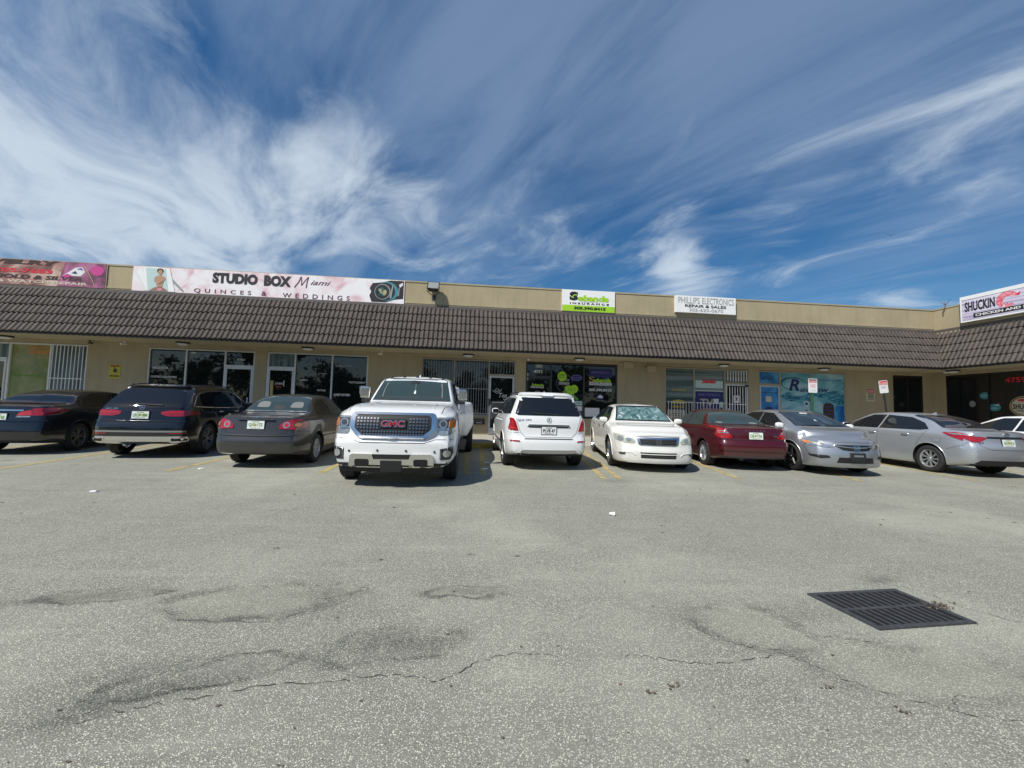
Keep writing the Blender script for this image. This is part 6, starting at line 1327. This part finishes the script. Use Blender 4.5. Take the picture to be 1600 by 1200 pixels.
    c.wheels('chrome', 8, 'plain', dual=True, rr=.245, tw=.25)
    for sg in (-1, 1):                       # tall towing mirrors
        h = c.proj(1.02, 1.40, 'R' if sg < 0 else 'L')[0]; y0 = h.y+sg*.15; y1 = y0-sg*.10
        mb = MB(); mb.box(.93, 1.05, min(y0, y1+sg*-.0)-(.10 if sg < 0 else 0), max(y0, y1)+(.10 if sg > 0 else 0), 1.42, 1.66); o = build('side_mirror', mb, 'chrome', c.root); bv = o.modifiers.new('b', 'BEVEL'); bv.width = .03; bv.segments = 3
        mb = MB(); mb.box(.94, 1.04, min(h.y, y0+sg*.06), max(h.y, y0+sg*.06), 1.34, 1.41); build('mirror_arm', mb, 'plastic_black', o)
    c.handles([(-.85, 1.12), (.18, 1.12)], 'chrome'); c.antenna(.2, 'paint_white')
    for sg in (-1, 1): mb = MB(); mb.box(-1.1, 1.2, min(sg*.90, sg*1.08), max(sg*.90, sg*1.08), .38, .42); build('running_board', mb, 'plastic_black', c.root)
    return c
pickup()
# ---- white boxy crossover, rear view
def glk():
    sp = suv_spec(4.53, 1.84, 1.65, .82, .95, .355, xr=[(.25, .10), (.42, .0), (.60, .0), (.72, .05), (1.05, .08), (1.35, .20), (1.62, .36)], wr=[(-2.265, .60), (-1.7, .625), (.3, .62), (1.05, .74), (2.265, .70)], belt=[(-2.265, 1.10), (-1.8, 1.10), (0, 1.06), (1.0, 1.02), (1.8, .92), (2.265, .84)])
    c = Car('parked_car', 'white boxy crossover seen from behind, black rear window with a sun glint', 'car', (1.60, 10.74), 91.0, sp, 'paint_white', 'cars parked nose-in or backed in before the shops')
    c.patch('rear_window', [(-.70, 1.175), (-.66, 1.15), (.66, 1.15), (.70, 1.175), (.585, 1.50), (.54, 1.525), (-.54, 1.525), (-.585, 1.50)], 'B', 'car_glass', off=.010); c.patch('spoiler', [(-.62, 1.545), (.62, 1.545), (.60, 1.60), (-.60, 1.60)], 'B', 'paint_white', off=.05)
    c.both('side_window', [(-1.88, 1.17), (-1.70, 1.50), (-1.14, 1.525), (-1.08, 1.15)], 'car_glass'); c.both('side_window', [(-1.03, 1.15), (-1.08, 1.525), (-.22, 1.54), (-.20, 1.13)], 'car_glass'); c.both('side_window', [(-.15, 1.13), (-.17, 1.54), (.42, 1.50), (.92, 1.15), (.92, 1.12)], 'car_glass')
    for sg in (-1, 1):
        p = c.patch('tail_light', [(sg*.64, .83), (sg*.70, 1.02), (sg*.735, 1.08), (sg*.87, 1.09), (sg*.90, 1.0), (sg*.90, .84)], 'B', 'lamp_red', off=.012); c.patch('lamp_lens', [(sg*.68, .86), (sg*.70, .90), (sg*.88, .90), (sg*.88, .86)], 'B', 'lamp_red_bright', off=.016, par=p)
    c.both('tail_light', [(-2.2, .84), (-2.17, 1.08), (-2.04, 1.08), (-1.98, .86)], 'lamp_red', off=.010)
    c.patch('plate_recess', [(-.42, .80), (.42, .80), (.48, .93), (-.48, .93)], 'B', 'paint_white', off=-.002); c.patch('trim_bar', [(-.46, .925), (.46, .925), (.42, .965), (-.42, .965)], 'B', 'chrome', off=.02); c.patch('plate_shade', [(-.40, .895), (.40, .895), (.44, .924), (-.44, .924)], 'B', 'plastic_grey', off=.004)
    c.plate(.838, 'B', 'PLVB 47', ink='ink_black', art=False, m='plate_white'); c.emblem_star(0, 1.06, 'B', .055); c.badge('GLK 350', .52, 1.055, 'B', .30, .04)
    c.mir('reflector', [(.60, .60), (.62, .63), (.86, .635), (.86, .605)], 'B', 'lamp_red', off=.008); c.patch('step_trim', [(-.52, .655), (.52, .655), (.50, .675), (-.50, .675)], 'B', 'plastic_grey', off=.006)
    c.patch('bumper_trim', [(-.60, .40), (-.56, .44), (.56, .44), (.60, .40), (.50, .375), (-.50, .375)], 'B', 'chrome_dull', off=.03); c.patch('lower_valance', [(-.62, .30), (.62, .30), (.66, .37), (-.66, .37)], 'B', 'plastic_black', off=.01)
    for sg in (-1, 1): c.patch('exhaust_tip', [(sg*.42, .325), (sg*.42, .375), (sg*.60, .375), (sg*.60, .325)], 'B', 'chrome', off=.03, rnd=1); c.patch('exhaust_opening', [(sg*.44, .335), (sg*.44, .365), (sg*.58, .365), (sg*.58, .335)], 'B', 'black', off=.034, rnd=1)
    c.seams([([(-.50, .70), (.50, .70)], 'B'), ([(-.50, .70), (-.60, .80), (-.66, .98), (-.70, 1.12)], 'B'), ([(.50, .70), (.60, .80), (.66, .98), (.70, 1.12)], 'B'), ([(-1.05, .35), (-1.05, 1.1)], 'RL'), ([(-.17, .32), (-.17, 1.08)], 'RL'), ([(1.0, .32), (1.0, .95)], 'RL'), ([(-.90, .785), (-.62, .785)], 'B'), ([(.90, .785), (.62, .785)], 'B')])
    c.wheels('rim_silver', 7, 'plain', rr=.245, tw=.235); c.mirror(.86, 1.17, 'paint_white', size=(.10, .20, .16)); c.roofrail(-1.6, .3, .56, 'plastic_black', .018, .06); c.handles([(-.85, 1.0), (.02, .99)], 'paint_white'); c.rail('side_moulding', [(-1.0, .52), (.95, .52)], 'L', 'plastic_black', .016, .004); c.rail('wiper', [(-.2, 1.17), (.35, 1.19)], 'B', 'plastic_black', .012, .02)
    c.antenna(-1.55, 'paint_white'); return c
glk()
# ---- pearl white sedan, nose out
def accord():
    sp = sedan_spec(4.93, 1.845, 1.475, 1.0, 1.13, .335, (.85, 1.0), (1.08, 1.05), (.95, .99, .99), (1.22, .42, -.75, -1.60), .57, xf=[(.15, .06), (.25, .01), (.42, .0), (.55, .03), (.70, .05), (.85, .16)], cf=.30)
    c = Car('parked_car', 'pearl white sedan backed in beside the white crossover, teal foil sunshade behind its windscreen', 'car', (4.37, 10.80), -99.3, sp, 'paint_pearl', 'cars parked nose-in or backed in before the shops')
    c.patch('windscreen', [(-.67, 1.045), (.67, 1.045), (.545, 1.39), (.50, 1.415), (-.50, 1.415), (-.545, 1.39)], 'F', 'car_glass'); c.patch('sunshade', [(-.63, 1.07), (.63, 1.07), (.52, 1.35), (.46, 1.375), (-.46, 1.375), (-.52, 1.35)], 'F', 'sunshade', off=.0085)
    c.both('side_window', [(.02, 1.0), (-.02, 1.38), (.38, 1.355), (.88, 1.05), (.90, 1.0)], 'car_glass'); c.both('side_window', [(-1.3, 1.03), (-1.12, 1.22), (-.72, 1.36), (-.07, 1.385), (-.03, 1.0)], 'car_glass')
    for sg in (-1, 1):
        p = c.patch('headlight', [(sg*.47, .66), (sg*.52, .72), (sg*.66, .755), (sg*.84, .79), (sg*.86, .72), (sg*.82, .66), (sg*.68, .625), (sg*.50, .615)], 'F', 'lamp_haze', off=.010); c.patch('lamp_lens', ell(sg*.60, .685, .055, .042, 18), 'F', 'lamp_clear', off=.016, par=p); c.patch('lamp_lens', ell(sg*.745, .70, .05, .042, 18), 'F', 'lamp_clear', off=.016, par=p)
        c.patch('fog_light', ell(sg*.72, .385, .06, .028, 16), 'F', 'lamp_dark', off=.006); c.rail('bumper_crease', [(sg*.84, .40), (sg*.66, .425), (sg*.52, .41), (sg*.46, .36)], 'F', 'paint_pearl', .012, .0)
    g = c.patch('grille', [(-.41, .60), (-.45, .74), (.45, .74), (.41, .60), (.36, .575), (-.36, .575)], 'F', 'chrome', off=.012); c.patch('grille_mesh', [(-.35, .595), (-.385, .705), (.385, .705), (.35, .595)], 'F', 'black', off=.018, par=g)
    for z in (.625, .655, .685): c.rail('grille_bar', [(-.35, z), (.35, z)], 'F', 'plastic_grey', .006, .022, par=g)
    c.rail('grille_cap', [(-.46, .755), (0, .765), (.46, .755)], 'F', 'chrome', .010, .006, par=g)
    c.emblem_h(0, .66, 'F', .125, .10); a = c.patch('lower_intake', [(-.36, .35), (-.38, .43), (.38, .43), (.36, .35)], 'F', 'black', off=.004); c.rail('intake_bar', [(-.37, .392), (.37, .392)], 'F', 'paint_pearl', .011, .008); c.patch('lower_intake', [(-.36, .31), (-.37, .345), (.37, .345), (.36, .31)], 'F', 'black', off=.004)
    c.seams([([(-.50, .785), (.50, .785)], 'F'), ([(1.2, .28), (1.22, .65), (1.16, .90)], 'RL'), ([(-.03, .24), (0, .98)], 'RL'), ([(-1.02, .3), (-1.1, .9), (-1.2, 1.0)], 'RL'), ([(2.1, .45), (1.95, .62), (1.98, .74)], 'RL')])
    c.rail('character_line', [(-1.6, .82), (1.3, .80)], 'R', 'paint_pearl', .010, -.002); c.rail('sill_trim', [(-1.0, .27), (1.1, .25)], 'R', 'paint_pearl', .02, .0)
    c.wheels('chrome', 5, 'wide', rr=.235, tw=.225); c.mirror(.86, 1.05, 'paint_pearl'); c.handles([(-.80, .90), (.18, .89)], 'chrome'); c.patch('sunroof', [(-.35, -.36), (.15, -.36), (.15, .36), (-.35, .36)], 'T', 'car_glass', off=.004)
    c.rail('wiper', [(-.50, 1.055), (-.05, 1.06)], 'F', 'plastic_black', .007, .014); c.rail('wiper', [(.05, 1.055), (.52, 1.06)], 'F', 'plastic_black', .007, .014); return c
accord()
# ---- dark red two-door
def red_coupe():
    sp = sedan_spec(4.45, 1.70, 1.395, .88, .95, .305, (.72, .95), (1.02, 1.0), (.90, .93, .93), (1.02, .26, -.62, -1.35), .52, xr=[(.2, .10), (.35, .02), (.5, 0), (.62, .01), (.66, .05), (.85, .08), (1.05, .14)])
    c = Car('parked_car', 'dark red two-door with peaked tail lamps and chrome-edged rear window', 'car', (6.78, 10.95), 82.0, sp, 'paint_red', 'cars parked nose-in or backed in before the shops')
    c.patch('rear_window', [(-.66, 1.03), (.66, 1.03), (.54, 1.31), (.46, 1.335), (-.46, 1.335), (-.54, 1.31)], 'B', 'car_glass_green')
    for sg in (-1, 1): c.rail('window_trim', [(sg*.68, 1.03), (sg*.55, 1.32)], 'B', 'chrome', .008, .004); c.patch('speaker', ell(sg*.42, 1.055, .10, .018, 14), 'B', 'seat_grey', off=.0085); c.patch('headrest', [(sg*.30-.11, 1.13), (sg*.30+.11, 1.13), (sg*.30+.08, 1.20), (sg*.30-.08, 1.20)], 'B', 'seat_dark', off=.0085, rnd=1)
    c.both('side_window', [(-1.05, .98), (-.80, 1.20), (-.40, 1.28), (-.10, 1.295), (-.12, .96)], 'car_glass_green'); c.both('side_window', [(-.07, .96), (-.05, 1.295), (.30, 1.28), (.88, .99), (.90, .95)], 'car_glass_green')
    for sg in (-1, 1):
        p = c.patch('tail_light', [(sg*.50, .75), (sg*.56, .84), (sg*.63, .90), (sg*.70, .975), (sg*.76, .985), (sg*.83, .90), (sg*.84, .77), (sg*.78, .73), (sg*.56, .725)], 'B', 'lamp_red', off=.012); c.patch('lamp_lens', [(sg*.57, .84), (sg*.62, .90), (sg*.78, .90), (sg*.80, .84)], 'B', 'lamp_clear', off=.017, par=p, rnd=1); c.patch('lamp_lens', [(sg*.60, .86), (sg*.63, .885), (sg*.76, .885), (sg*.77, .86)], 'B', 'lamp_red_bright', off=.021, par=p)
    c.both('tail_light', [(-2.10, .74), (-2.06, .96), (-1.90, .92), (-1.84, .80), (-1.95, .74)], 'lamp_red', off=.010)
    c.plate(.80, 'B', 'DB1 Y36'); 
    for k, ch in enumerate('NISSAN'): c.badge(ch, .20-.08*k, .915, 'B', .008 if ch == 'I' else .026, .028)
    c.patch('bumper', [(-.85, .46), (-.86, .66), (.86, .66), (.85, .46)], 'B', 'paint_red', off=.022, sm=40); c.patch('lower_valance', [(-.80, .27), (.80, .27), (.82, .33), (-.82, .33)], 'B', 'plastic_grey', off=.004)
    c.seams([([(-.50, .70), (.50, .70)], 'B'), ([(-.50, .70), (-.54, .82), (-.66, 1.0)], 'B'), ([(.50, .70), (.54, .82), (.66, 1.0)], 'B'), ([(-.30, .24), (-.34, .93)], 'RL'), ([(.98, .24), (.98, .88)], 'RL')])
    c.patch('trunk_script', [(-.40, .80), (-.40, .815), (-.50, .79), (-.50, .775)], 'B', 'chrome_dull', off=.006)
    c.wheels('rim_silver', 7, 'double', rr=.20); c.mirror(.72, .98, 'paint_red', size=(.09, .18, .12)); c.handles([(-.12, .84)], 'paint_red'); c.exhaust(.32, .27, .03); return c
red_coupe()
# ---- silver sedan, nose out, black wheels
def civic_silver():
    sp = sedan_spec(4.49, 1.75, 1.435, .93, .86, .325, (.83, 1.0), (1.08, 1.06), (.93, .98, .98), (1.42, .36, -.72, -1.50), .55, xf=[(.15, .08), (.25, .02), (.42, .0), (.58, .03), (.70, .08), (.83, .20)], cf=.34)
    c = Car('parked_car', 'silver sedan backed in with empty black front plate holder and black wheels', 'car', (8.53, 10.36), -95.5, sp, 'paint_silver', 'cars parked nose-in or backed in before the shops')
    c.patch('windscreen', [(-.66, 1.045), (.66, 1.045), (.53, 1.35), (.48, 1.375), (-.48, 1.375), (-.53, 1.35)], 'F', 'glass_seats'); c.patch('toll_tag', [(-.12, 1.33), (.06, 1.33), (.06, 1.35), (-.12, 1.35)], 'F', 'ink_white', off=.006); c.patch('toll_tag', [(-.03, 1.16), (.02, 1.16), (.02, 1.19), (-.03, 1.19)], 'F', 'ink_paleteal', off=.006)
    c.both('side_window', [(.0, 1.0), (-.04, 1.345), (.32, 1.325), (.98, 1.04), (.98, 1.0)], 'car_glass'); c.both('side_window', [(-1.2, 1.02), (-1.05, 1.20), (-.68, 1.33), (-.09, 1.355), (-.05, 1.0)], 'car_glass')
    for sg in (-1, 1):
        p = c.patch('headlight', [(sg*.42, .62), (sg*.45, .67), (sg*.62, .715), (sg*.80, .76), (sg*.81, .72), (sg*.76, .665), (sg*.62, .62)], 'F', 'lamp_clear', off=.010); c.patch('lamp_lens', ell(sg*.54, .655, .045, .030, 16), 'F', 'chrome', off=.013, par=p); c.patch('lamp_bezel', [(sg*.62, .66), (sg*.64, .70), (sg*.72, .72), (sg*.70, .67)], 'F', 'lamp_haze', off=.013, par=p); c.patch('turn_light', [(sg*.72, .69), (sg*.73, .725), (sg*.79, .74), (sg*.78, .705)], 'F', 'lamp_amber', off=.015, par=p)
        c.patch('side_intake', [(sg*.50, .40), (sg*.54, .45), (sg*.78, .455), (sg*.76, .41), (sg*.66, .375)], 'F', 'black', off=.004)
    g = c.patch('grille', [(-.40, .655), (-.36, .685), (.36, .685), (.40, .655), (.28, .575), (.12, .56), (-.12, .56), (-.28, .575)], 'F', 'black', off=.006); c.rail('grille_bar', [(-.41, .668), (-.22, .635), (0, .625), (.22, .635), (.41, .668)], 'F', 'chrome', .016, .014, par=g); c.emblem_h(0, .615, 'F', .125, .11)
    c.patch('lower_intake', [(-.40, .30), (-.36, .42), (.36, .42), (.40, .30)], 'F', 'black', off=.004); c.patch('plate_holder', [(-.155, .38), (-.155, .52), (.155, .52), (.155, .38)], 'F', 'plastic_black', off=.035); c.patch('plate_holder', [(-.155, .335), (-.155, .38), (.155, .38), (.155, .335)], 'F', 'plastic_black', off=.032); c.patch('plate_holder_slot', [(-.10, .44), (-.10, .475), (.10, .475), (.10, .44)], 'F', 'paint_silver', off=.038, rnd=1)
    c.seams([([(-.40, .735), (.40, .735)], 'F'), ([(1.25, .28), (1.28, .65), (1.2, .88)], 'RL'), ([(-.06, .24), (-.03, .98)], 'RL'), ([(1.9, .42), (1.72, .62), (1.80, .74)], 'RL'), ([(-.95, .3), (-1.08, .95)], 'RL')])
    c.wheels('rim_black', 5, 'wide', rr=.245, tw=.225); c.mirror(.98, 1.04, 'paint_silver', cap='paint_white'); c.handles([(-.72, .90), (.15, .89)], 'paint_silver'); c.rail('wiper', [(-.50, 1.055), (-.05, 1.06)], 'F', 'plastic_black', .007, .014); c.rail('wiper', [(.05, 1.055), (.5, 1.06)], 'F', 'plastic_black', .007, .014); return c
civic_silver()
# ---- silver sedan at right, rear three-quarter
def corolla_silver(loc=(12.13, 10.41), head=88.0, paintm='paint_silver2', label='silver-blue sedan with pointed red tail lamps, seen from its left rear', lampm='lamp_red', plate='GH7 NC4'):
    sp = sedan_spec(4.64, 1.775, 1.455, .95, .99, .325, (.76, 1.0), (1.07, 1.05), (.94, .98, .98), (1.28, .38, -.78, -1.62), .555, cr=.22, xr=[(.2, .14), (.32, .04), (.5, 0), (.66, .01), (.80, .06), (1.05, .10)])
    c = Car('parked_car', label, 'car', loc, head, sp, paintm, 'cars parked nose-in or backed in before the shops')
    c.patch('rear_window', [(-.66, 1.09), (.66, 1.09), (.54, 1.36), (.48, 1.385), (-.48, 1.385), (-.54, 1.36)], 'B', 'car_glass')
    c.both('side_window', [(-1.28, 1.04), (-1.10, 1.19), (-.72, 1.32), (-.10, 1.365), (-.04, 1.0), (-1.1, 1.01)], 'car_glass'); c.both('side_window', [(.01, 1.0), (-.05, 1.368), (.36, 1.355), (1.12, 1.04), (1.15, .99)], 'car_glass')
    for sg in (-1, 1):
        p = c.patch('tail_light', [(sg*.44, .90), (sg*.60, .955), (sg*.84, .985), (sg*.86, .90), (sg*.72, .80), (sg*.58, .80)], 'B', lampm, off=.012); c.patch('lamp_lens', [(sg*.50, .925), (sg*.62, .955), (sg*.82, .972), (sg*.80, .95), (sg*.62, .925)], 'B', 'lamp_clear', off=.017, par=p)
    c.both('tail_light', [(-2.16, .82), (-2.14, .985), (-1.85, 1.0), (-1.60, .985), (-1.80, .90), (-2.0, .82)], lampm, off=.010); c.both('lamp_lens', [(-2.08, .955), (-1.9, .975), (-1.7, .975), (-1.85, .945)], 'lamp_clear', off=.014)
    c.patch('trim_bar', [(-.46, .90), (.46, .90), (.42, .935), (-.42, .935)], 'B', 'plastic_black', off=.012); c.plate(.80, 'B', plate, off=.014); c.emblem_oval(0, .985, 'B', .13); c.badge('LE', .55, .79, 'B', .08, .03)
    c.patch('lower_valance', [(-.72, .30), (-.60, .40), (.60, .40), (.72, .30), (.60, .24), (-.60, .24)], 'B', 'plastic_black', off=.006)
    c.seams([([(-.42, .64), (.42, .64)], 'B'), ([(-.42, .64), (-.58, .72), (-.60, .80)], 'B'), ([(.42, .64), (.58, .72), (.60, .80)], 'B'), ([(-.98, .30), (-1.08, .70), (-1.26, 1.0)], 'RL'), ([(-.02, .24), (-.03, .98)], 'RL'), ([(1.22, .26), (1.25, .9)], 'RL'), ([(-1.72, .60), (-2.0, .72), (-2.1, .80)], 'RL'), ([(-1.60, .86), (-1.42, .86), (-1.42, .74), (-1.60, .74), (-1.60, .86)], 'L')], w=.006)
    c.wheels('rim_silver', 9, 'fan', rr=.215, tw=.21); c.mirror(.98, 1.04, paintm); c.handles([(-.78, .885), (.12, .88)], 'chrome' if paintm == 'paint_silver2' else paintm); c.antenna(-.75, paintm)
    for v in 'RL': c.rail('character_line', [(-1.9, .865), (-.8, .86), (1.5, .83)], v, paintm, .009, -.002)
    return c
corolla_silver()
corolla_silver((16.0, 10.15), 90.0, 'paint_white', 'white sedan mostly hidden behind the silver-blue sedan, far right', plate='KT2 M19')
def grey_nose():
    sp = sedan_spec(4.7, 1.80, 1.46, .95, 1.0, .33, (.76, 1.0), (1.08, 1.05), (.94, .98, .98), (1.2, .4, -.75, -1.55), .56)
    c = Car('parked_car', 'dark grey sedan, only its nose and shadow showing at the right edge', 'car', (13.0, 6.12), 180, sp, 'paint_grey')
    c.patch('windscreen', [(-.66, 1.05), (.66, 1.05), (.52, 1.36), (-.52, 1.36)], 'F', 'car_glass'); c.both('side_window', [(-1.2, 1.0), (-.7, 1.33), (-.05, 1.37), (0, 1.0)], 'car_glass'); c.both('side_window', [(.05, 1.0), (0, 1.37), (.4, 1.36), (1.1, 1.02)], 'car_glass')
    c.mir('headlight', [(.45, .64), (.5, .70), (.84, .80), (.86, .72), (.6, .62)], 'F', 'lamp_clear', off=.008); c.patch('grille', [(-.4, .58), (-.42, .70), (.42, .70), (.4, .58)], 'F', 'black', off=.006); c.patch('lower_intake', [(-.5, .3), (-.45, .42), (.45, .42), (.5, .3)], 'F', 'black')
    c.patch('rear_window', [(-.62, 1.1), (.62, 1.1), (.5, 1.36), (-.5, 1.36)], 'B', 'car_glass'); c.wheels('rim_silver', 5, 'double'); c.mirror(.9, 1.04, 'paint_grey')
grey_nose()

# ------------------------------------------------------------------ litter
def cup():
    mb = MB(); mb.lathe([(.0, 0), (.036, 0), (.046, .11), (.049, .112), (.043, .109), (.034, .005), (0, .005)], 18, axis='z'); mb.v = [(x, y*(.7+.3*(z/.11)), z) for x, y, z in mb.v]
    o = tag(build('crushed_cup', mb, 'white', sm=50), 'crushed white cup lying on the asphalt in front of the white sedan with the sunshade', 'cup'); o.scale = (.6, .6, .6); o.location = (1.78, 5.12, .023); o.rotation_euler = (R(90), 0, R(70))
cup()
def scrap(x, y, label, s=.04, m='white', seed=0):
    rnd = random.Random(seed); mb = MB(); n = 9; ps = []
    for k in range(n): a = 2*math.pi*k/n; q = s*(.6+.5*rnd.random()); ps.append((q*math.cos(a)*1.4, q*math.sin(a), .004+.018*rnd.random()))
    mb.add(ps+[(0, 0, .02)], [(k, (k+1) % n, n) for k in range(n)]); mb.add([(a, b, .001) for a, b, c in ps], [tuple(range(n))]); mb.add([(a, b, c) for a, b, c in ps]+[(a, b, .001) for a, b, c in ps], [(k, (k+1) % n, (k+1) % n+n, k+n) for k in range(n)])
    o = tag(build('paper_scrap', mb, m), label, 'litter'); o.location = (x, y, gz(y)+.001)
scrap(-5.2, 6.35, 'white paper scrap on the open asphalt at far left', .04); scrap(.33, 8.7, 'white paper scrap in the shadow beside the pickup', .07, seed=3); scrap(.42, 9.6, 'second white scrap between pickup and white crossover', .06, seed=4); scrap(-5.0, 8.3, 'white scrap on the ground under the tail of the dark grey sedan', .05, seed=6)
def debris():
    rnd = random.Random(3); mb = MB()
    for i in range(260):
        y = 1.4+rnd.random()**1.5*7; x = rnd.uniform(-1.3, 1.5)*y; s = rnd.choice((.002, .003, .004, .007)) * (1 if y < 4 else 2.0); n = 5
        a0 = rnd.random()*6; ps = [(x+s*(.5+rnd.random())*math.cos(a0+k*1.257)*1.5, y+s*(.5+rnd.random())*math.sin(a0+k*1.257), gz(y)+.003+rnd.random()*s*.5) for k in range(n)]
        mb.add(ps, [tuple(range(n))])
    for (x, y) in ((1.0, 1.95), (.88, 1.92), (1.95, 1.72), (1.75, 1.9), (-1.7, 3.95), (-.72, 3.65), (.05, 3.75), (.45, 3.7)):
        for i in range(9):
            s = rnd.uniform(.003, .007); cx, cy = x+rnd.gauss(0, .016), y+rnd.gauss(0, .007); mb.add([(cx+s*math.cos(k*1.257)*1.3, cy+s*math.sin(k*1.257), .004+rnd.random()*.006) for k in range(5)], [(0, 1, 2, 3, 4)])
    for i in range(110):
        s = rnd.uniform(.003, .009); cx, cy = 3.28+rnd.gauss(0, .05), 2.66+rnd.gauss(0, .03); mb.add([(cx+s*math.cos(k*1.257)*1.3, cy+s*math.sin(k*1.257), .005+rnd.random()*.012) for k in range(5)], [(0, 1, 2, 3, 4)])
    tag(stuff(build('leaf_litter', mb, 'bark', fix=False)), 'scattered dark leaf bits and grit on the asphalt', 'leaf litter')
debris()
# bird
mb = MB(); mb.add([(-.9, 0, .0), (-.2, .12, .06), (.35, .0, .0), (.75, 0, .0), (-.2, -.12, -.02), (.1, 0, .12)], [(0, 1, 5), (0, 5, 4), (1, 2, 5), (5, 2, 4), (2, 3, 4), (0, 4, 1), (1, 4, 2), (1, 3, 2)])
mb.add([(-.15, 0, .05), (.20, 0, .05), (.45, .5, .5), (.30, 1.0, .35), (.05, .45, .38)], [(0, 1, 2, 4), (4, 2, 3)]); mb.add([(-.15, 0, .05), (.20, 0, .05), (.55, -.5, .45), (.75, -.9, .2), (.15, -.5, .42)], [(0, 1, 2, 4), (4, 2, 3)])
b = tag(build('bird', mb, 'black'), 'small dark bird flying in the blue sky at upper right', 'bird'); b.location = (68.5*1.0, 60, 31.8); b.rotation_euler = (R(10), R(-8), R(30)); b.scale = (.8, .8, .8)

# ------------------------------------------------------------------ trees across the lot behind the viewer (they show mirrored in the shop glass and paint)
def leaf_mesh(seed, n=4200, rx=4.4, rz=2.6):
    rnd = random.Random(seed); mb = MB(); cl = [(Vector((rnd.gauss(0, rx*.45), rnd.gauss(0, rx*.45), rnd.gauss(0, rz*.42))), rnd.uniform(.6, 1.3)) for _ in range(26)]
    for i in range(n):
        c, r = cl[rnd.randrange(26)]; p = c+Vector((rnd.gauss(0, r*.5), rnd.gauss(0, r*.5), rnd.gauss(0, r*.4))); s = rnd.uniform(.14, .30); u = Vector((rnd.gauss(0, 1), rnd.gauss(0, 1), rnd.gauss(0, 1))).normalized()*s; v = u.cross(Vector((rnd.gauss(0, 1), rnd.gauss(0, 1), rnd.gauss(0, 1)))).normalized()*s*.6
        mb.add([p-u, p+v, p+u, p-v], [(0, 1, 2, 3)])
    return mb
protos = []
for i in range(3):
    t = thing('tree', 'leafy tree across the lot, mirrored in the shop glass', 'tree', (0, 0, 0), 0, 'trees across the lot behind the viewer')
    cr = build('crown', leaf_mesh(i), 'leaf_dark' if i != 1 else 'leaf_mid', t, fix=False); cr.location = (0, 0, 5.2)
    mb = MB(); mb.tube([(0, 0, 0), (.1, 0, 1.5), (0, .1, 3.2), (.3, .2, 5)], [.28, .22, .18, .08], 8); mb.tube([(.02, .05, 2.4), (-.8, .3, 3.6), (-1.4, .4, 4.8)], [.13, .09, .05], 6); mb.tube([(.02, .05, 2.8), (.9, -.3, 4.0), (1.5, -.5, 5.0)], [.12, .08, .05], 6); build('trunk', mb, 'bark', t, sm=50); protos.append(t)
spots = [(-46, -26, 1.1), (-36, -30, .9), (-27, -27, 1.2), (-18, -31, .85), (-10, -28, 1.05), (-2.5, -33, .8), (5, -29, 1.0), (14, -31, 1.15), (23, -27, .9), (33, -30, 1.2), (44, -27, 1.0)]
for i, (x, y, s) in enumerate(spots):
    t = protos[i % 3]
    if i >= 3:
        n = t.copy(); COL.objects.link(n)
        for ch in t.children: q = ch.copy(); COL.objects.link(q); q.parent = n
        t = n
    t.location = (x, y, 0); t.scale = (s, s, s); t.rotation_euler = (0, 0, i*1.7)
bpy.context.view_layer.update()

def far_hedge():
    rnd = random.Random(11); mb = MB()
    for i in range(9000):
        x = rnd.uniform(-75, 75); top = 3.6+1.3*math.sin(x*.21)+.8*math.sin(x*.57+1)+.5*math.sin(x*1.3); z = rnd.uniform(.1, 1)**.8*top; y = -38+rnd.gauss(0, 1.0); s = rnd.uniform(.3, .6)
        u = Vector((rnd.gauss(0, 1), rnd.gauss(0, .4), rnd.gauss(0, 1))).normalized()*s; v = u.cross(Vector((rnd.gauss(0, .3), 1, rnd.gauss(0, .3)))).normalized()*s*.8
        p = Vector((x, y, z)); mb.add([p-u, p+v, p+u, p-v], [(0, 1, 2, 3)])
    tag(stuff(build('hedgerow', mb, 'leaf_dark', fix=False)), 'dark far hedge across the lot, mirrored in the shop glass', 'hedge')
far_hedge()
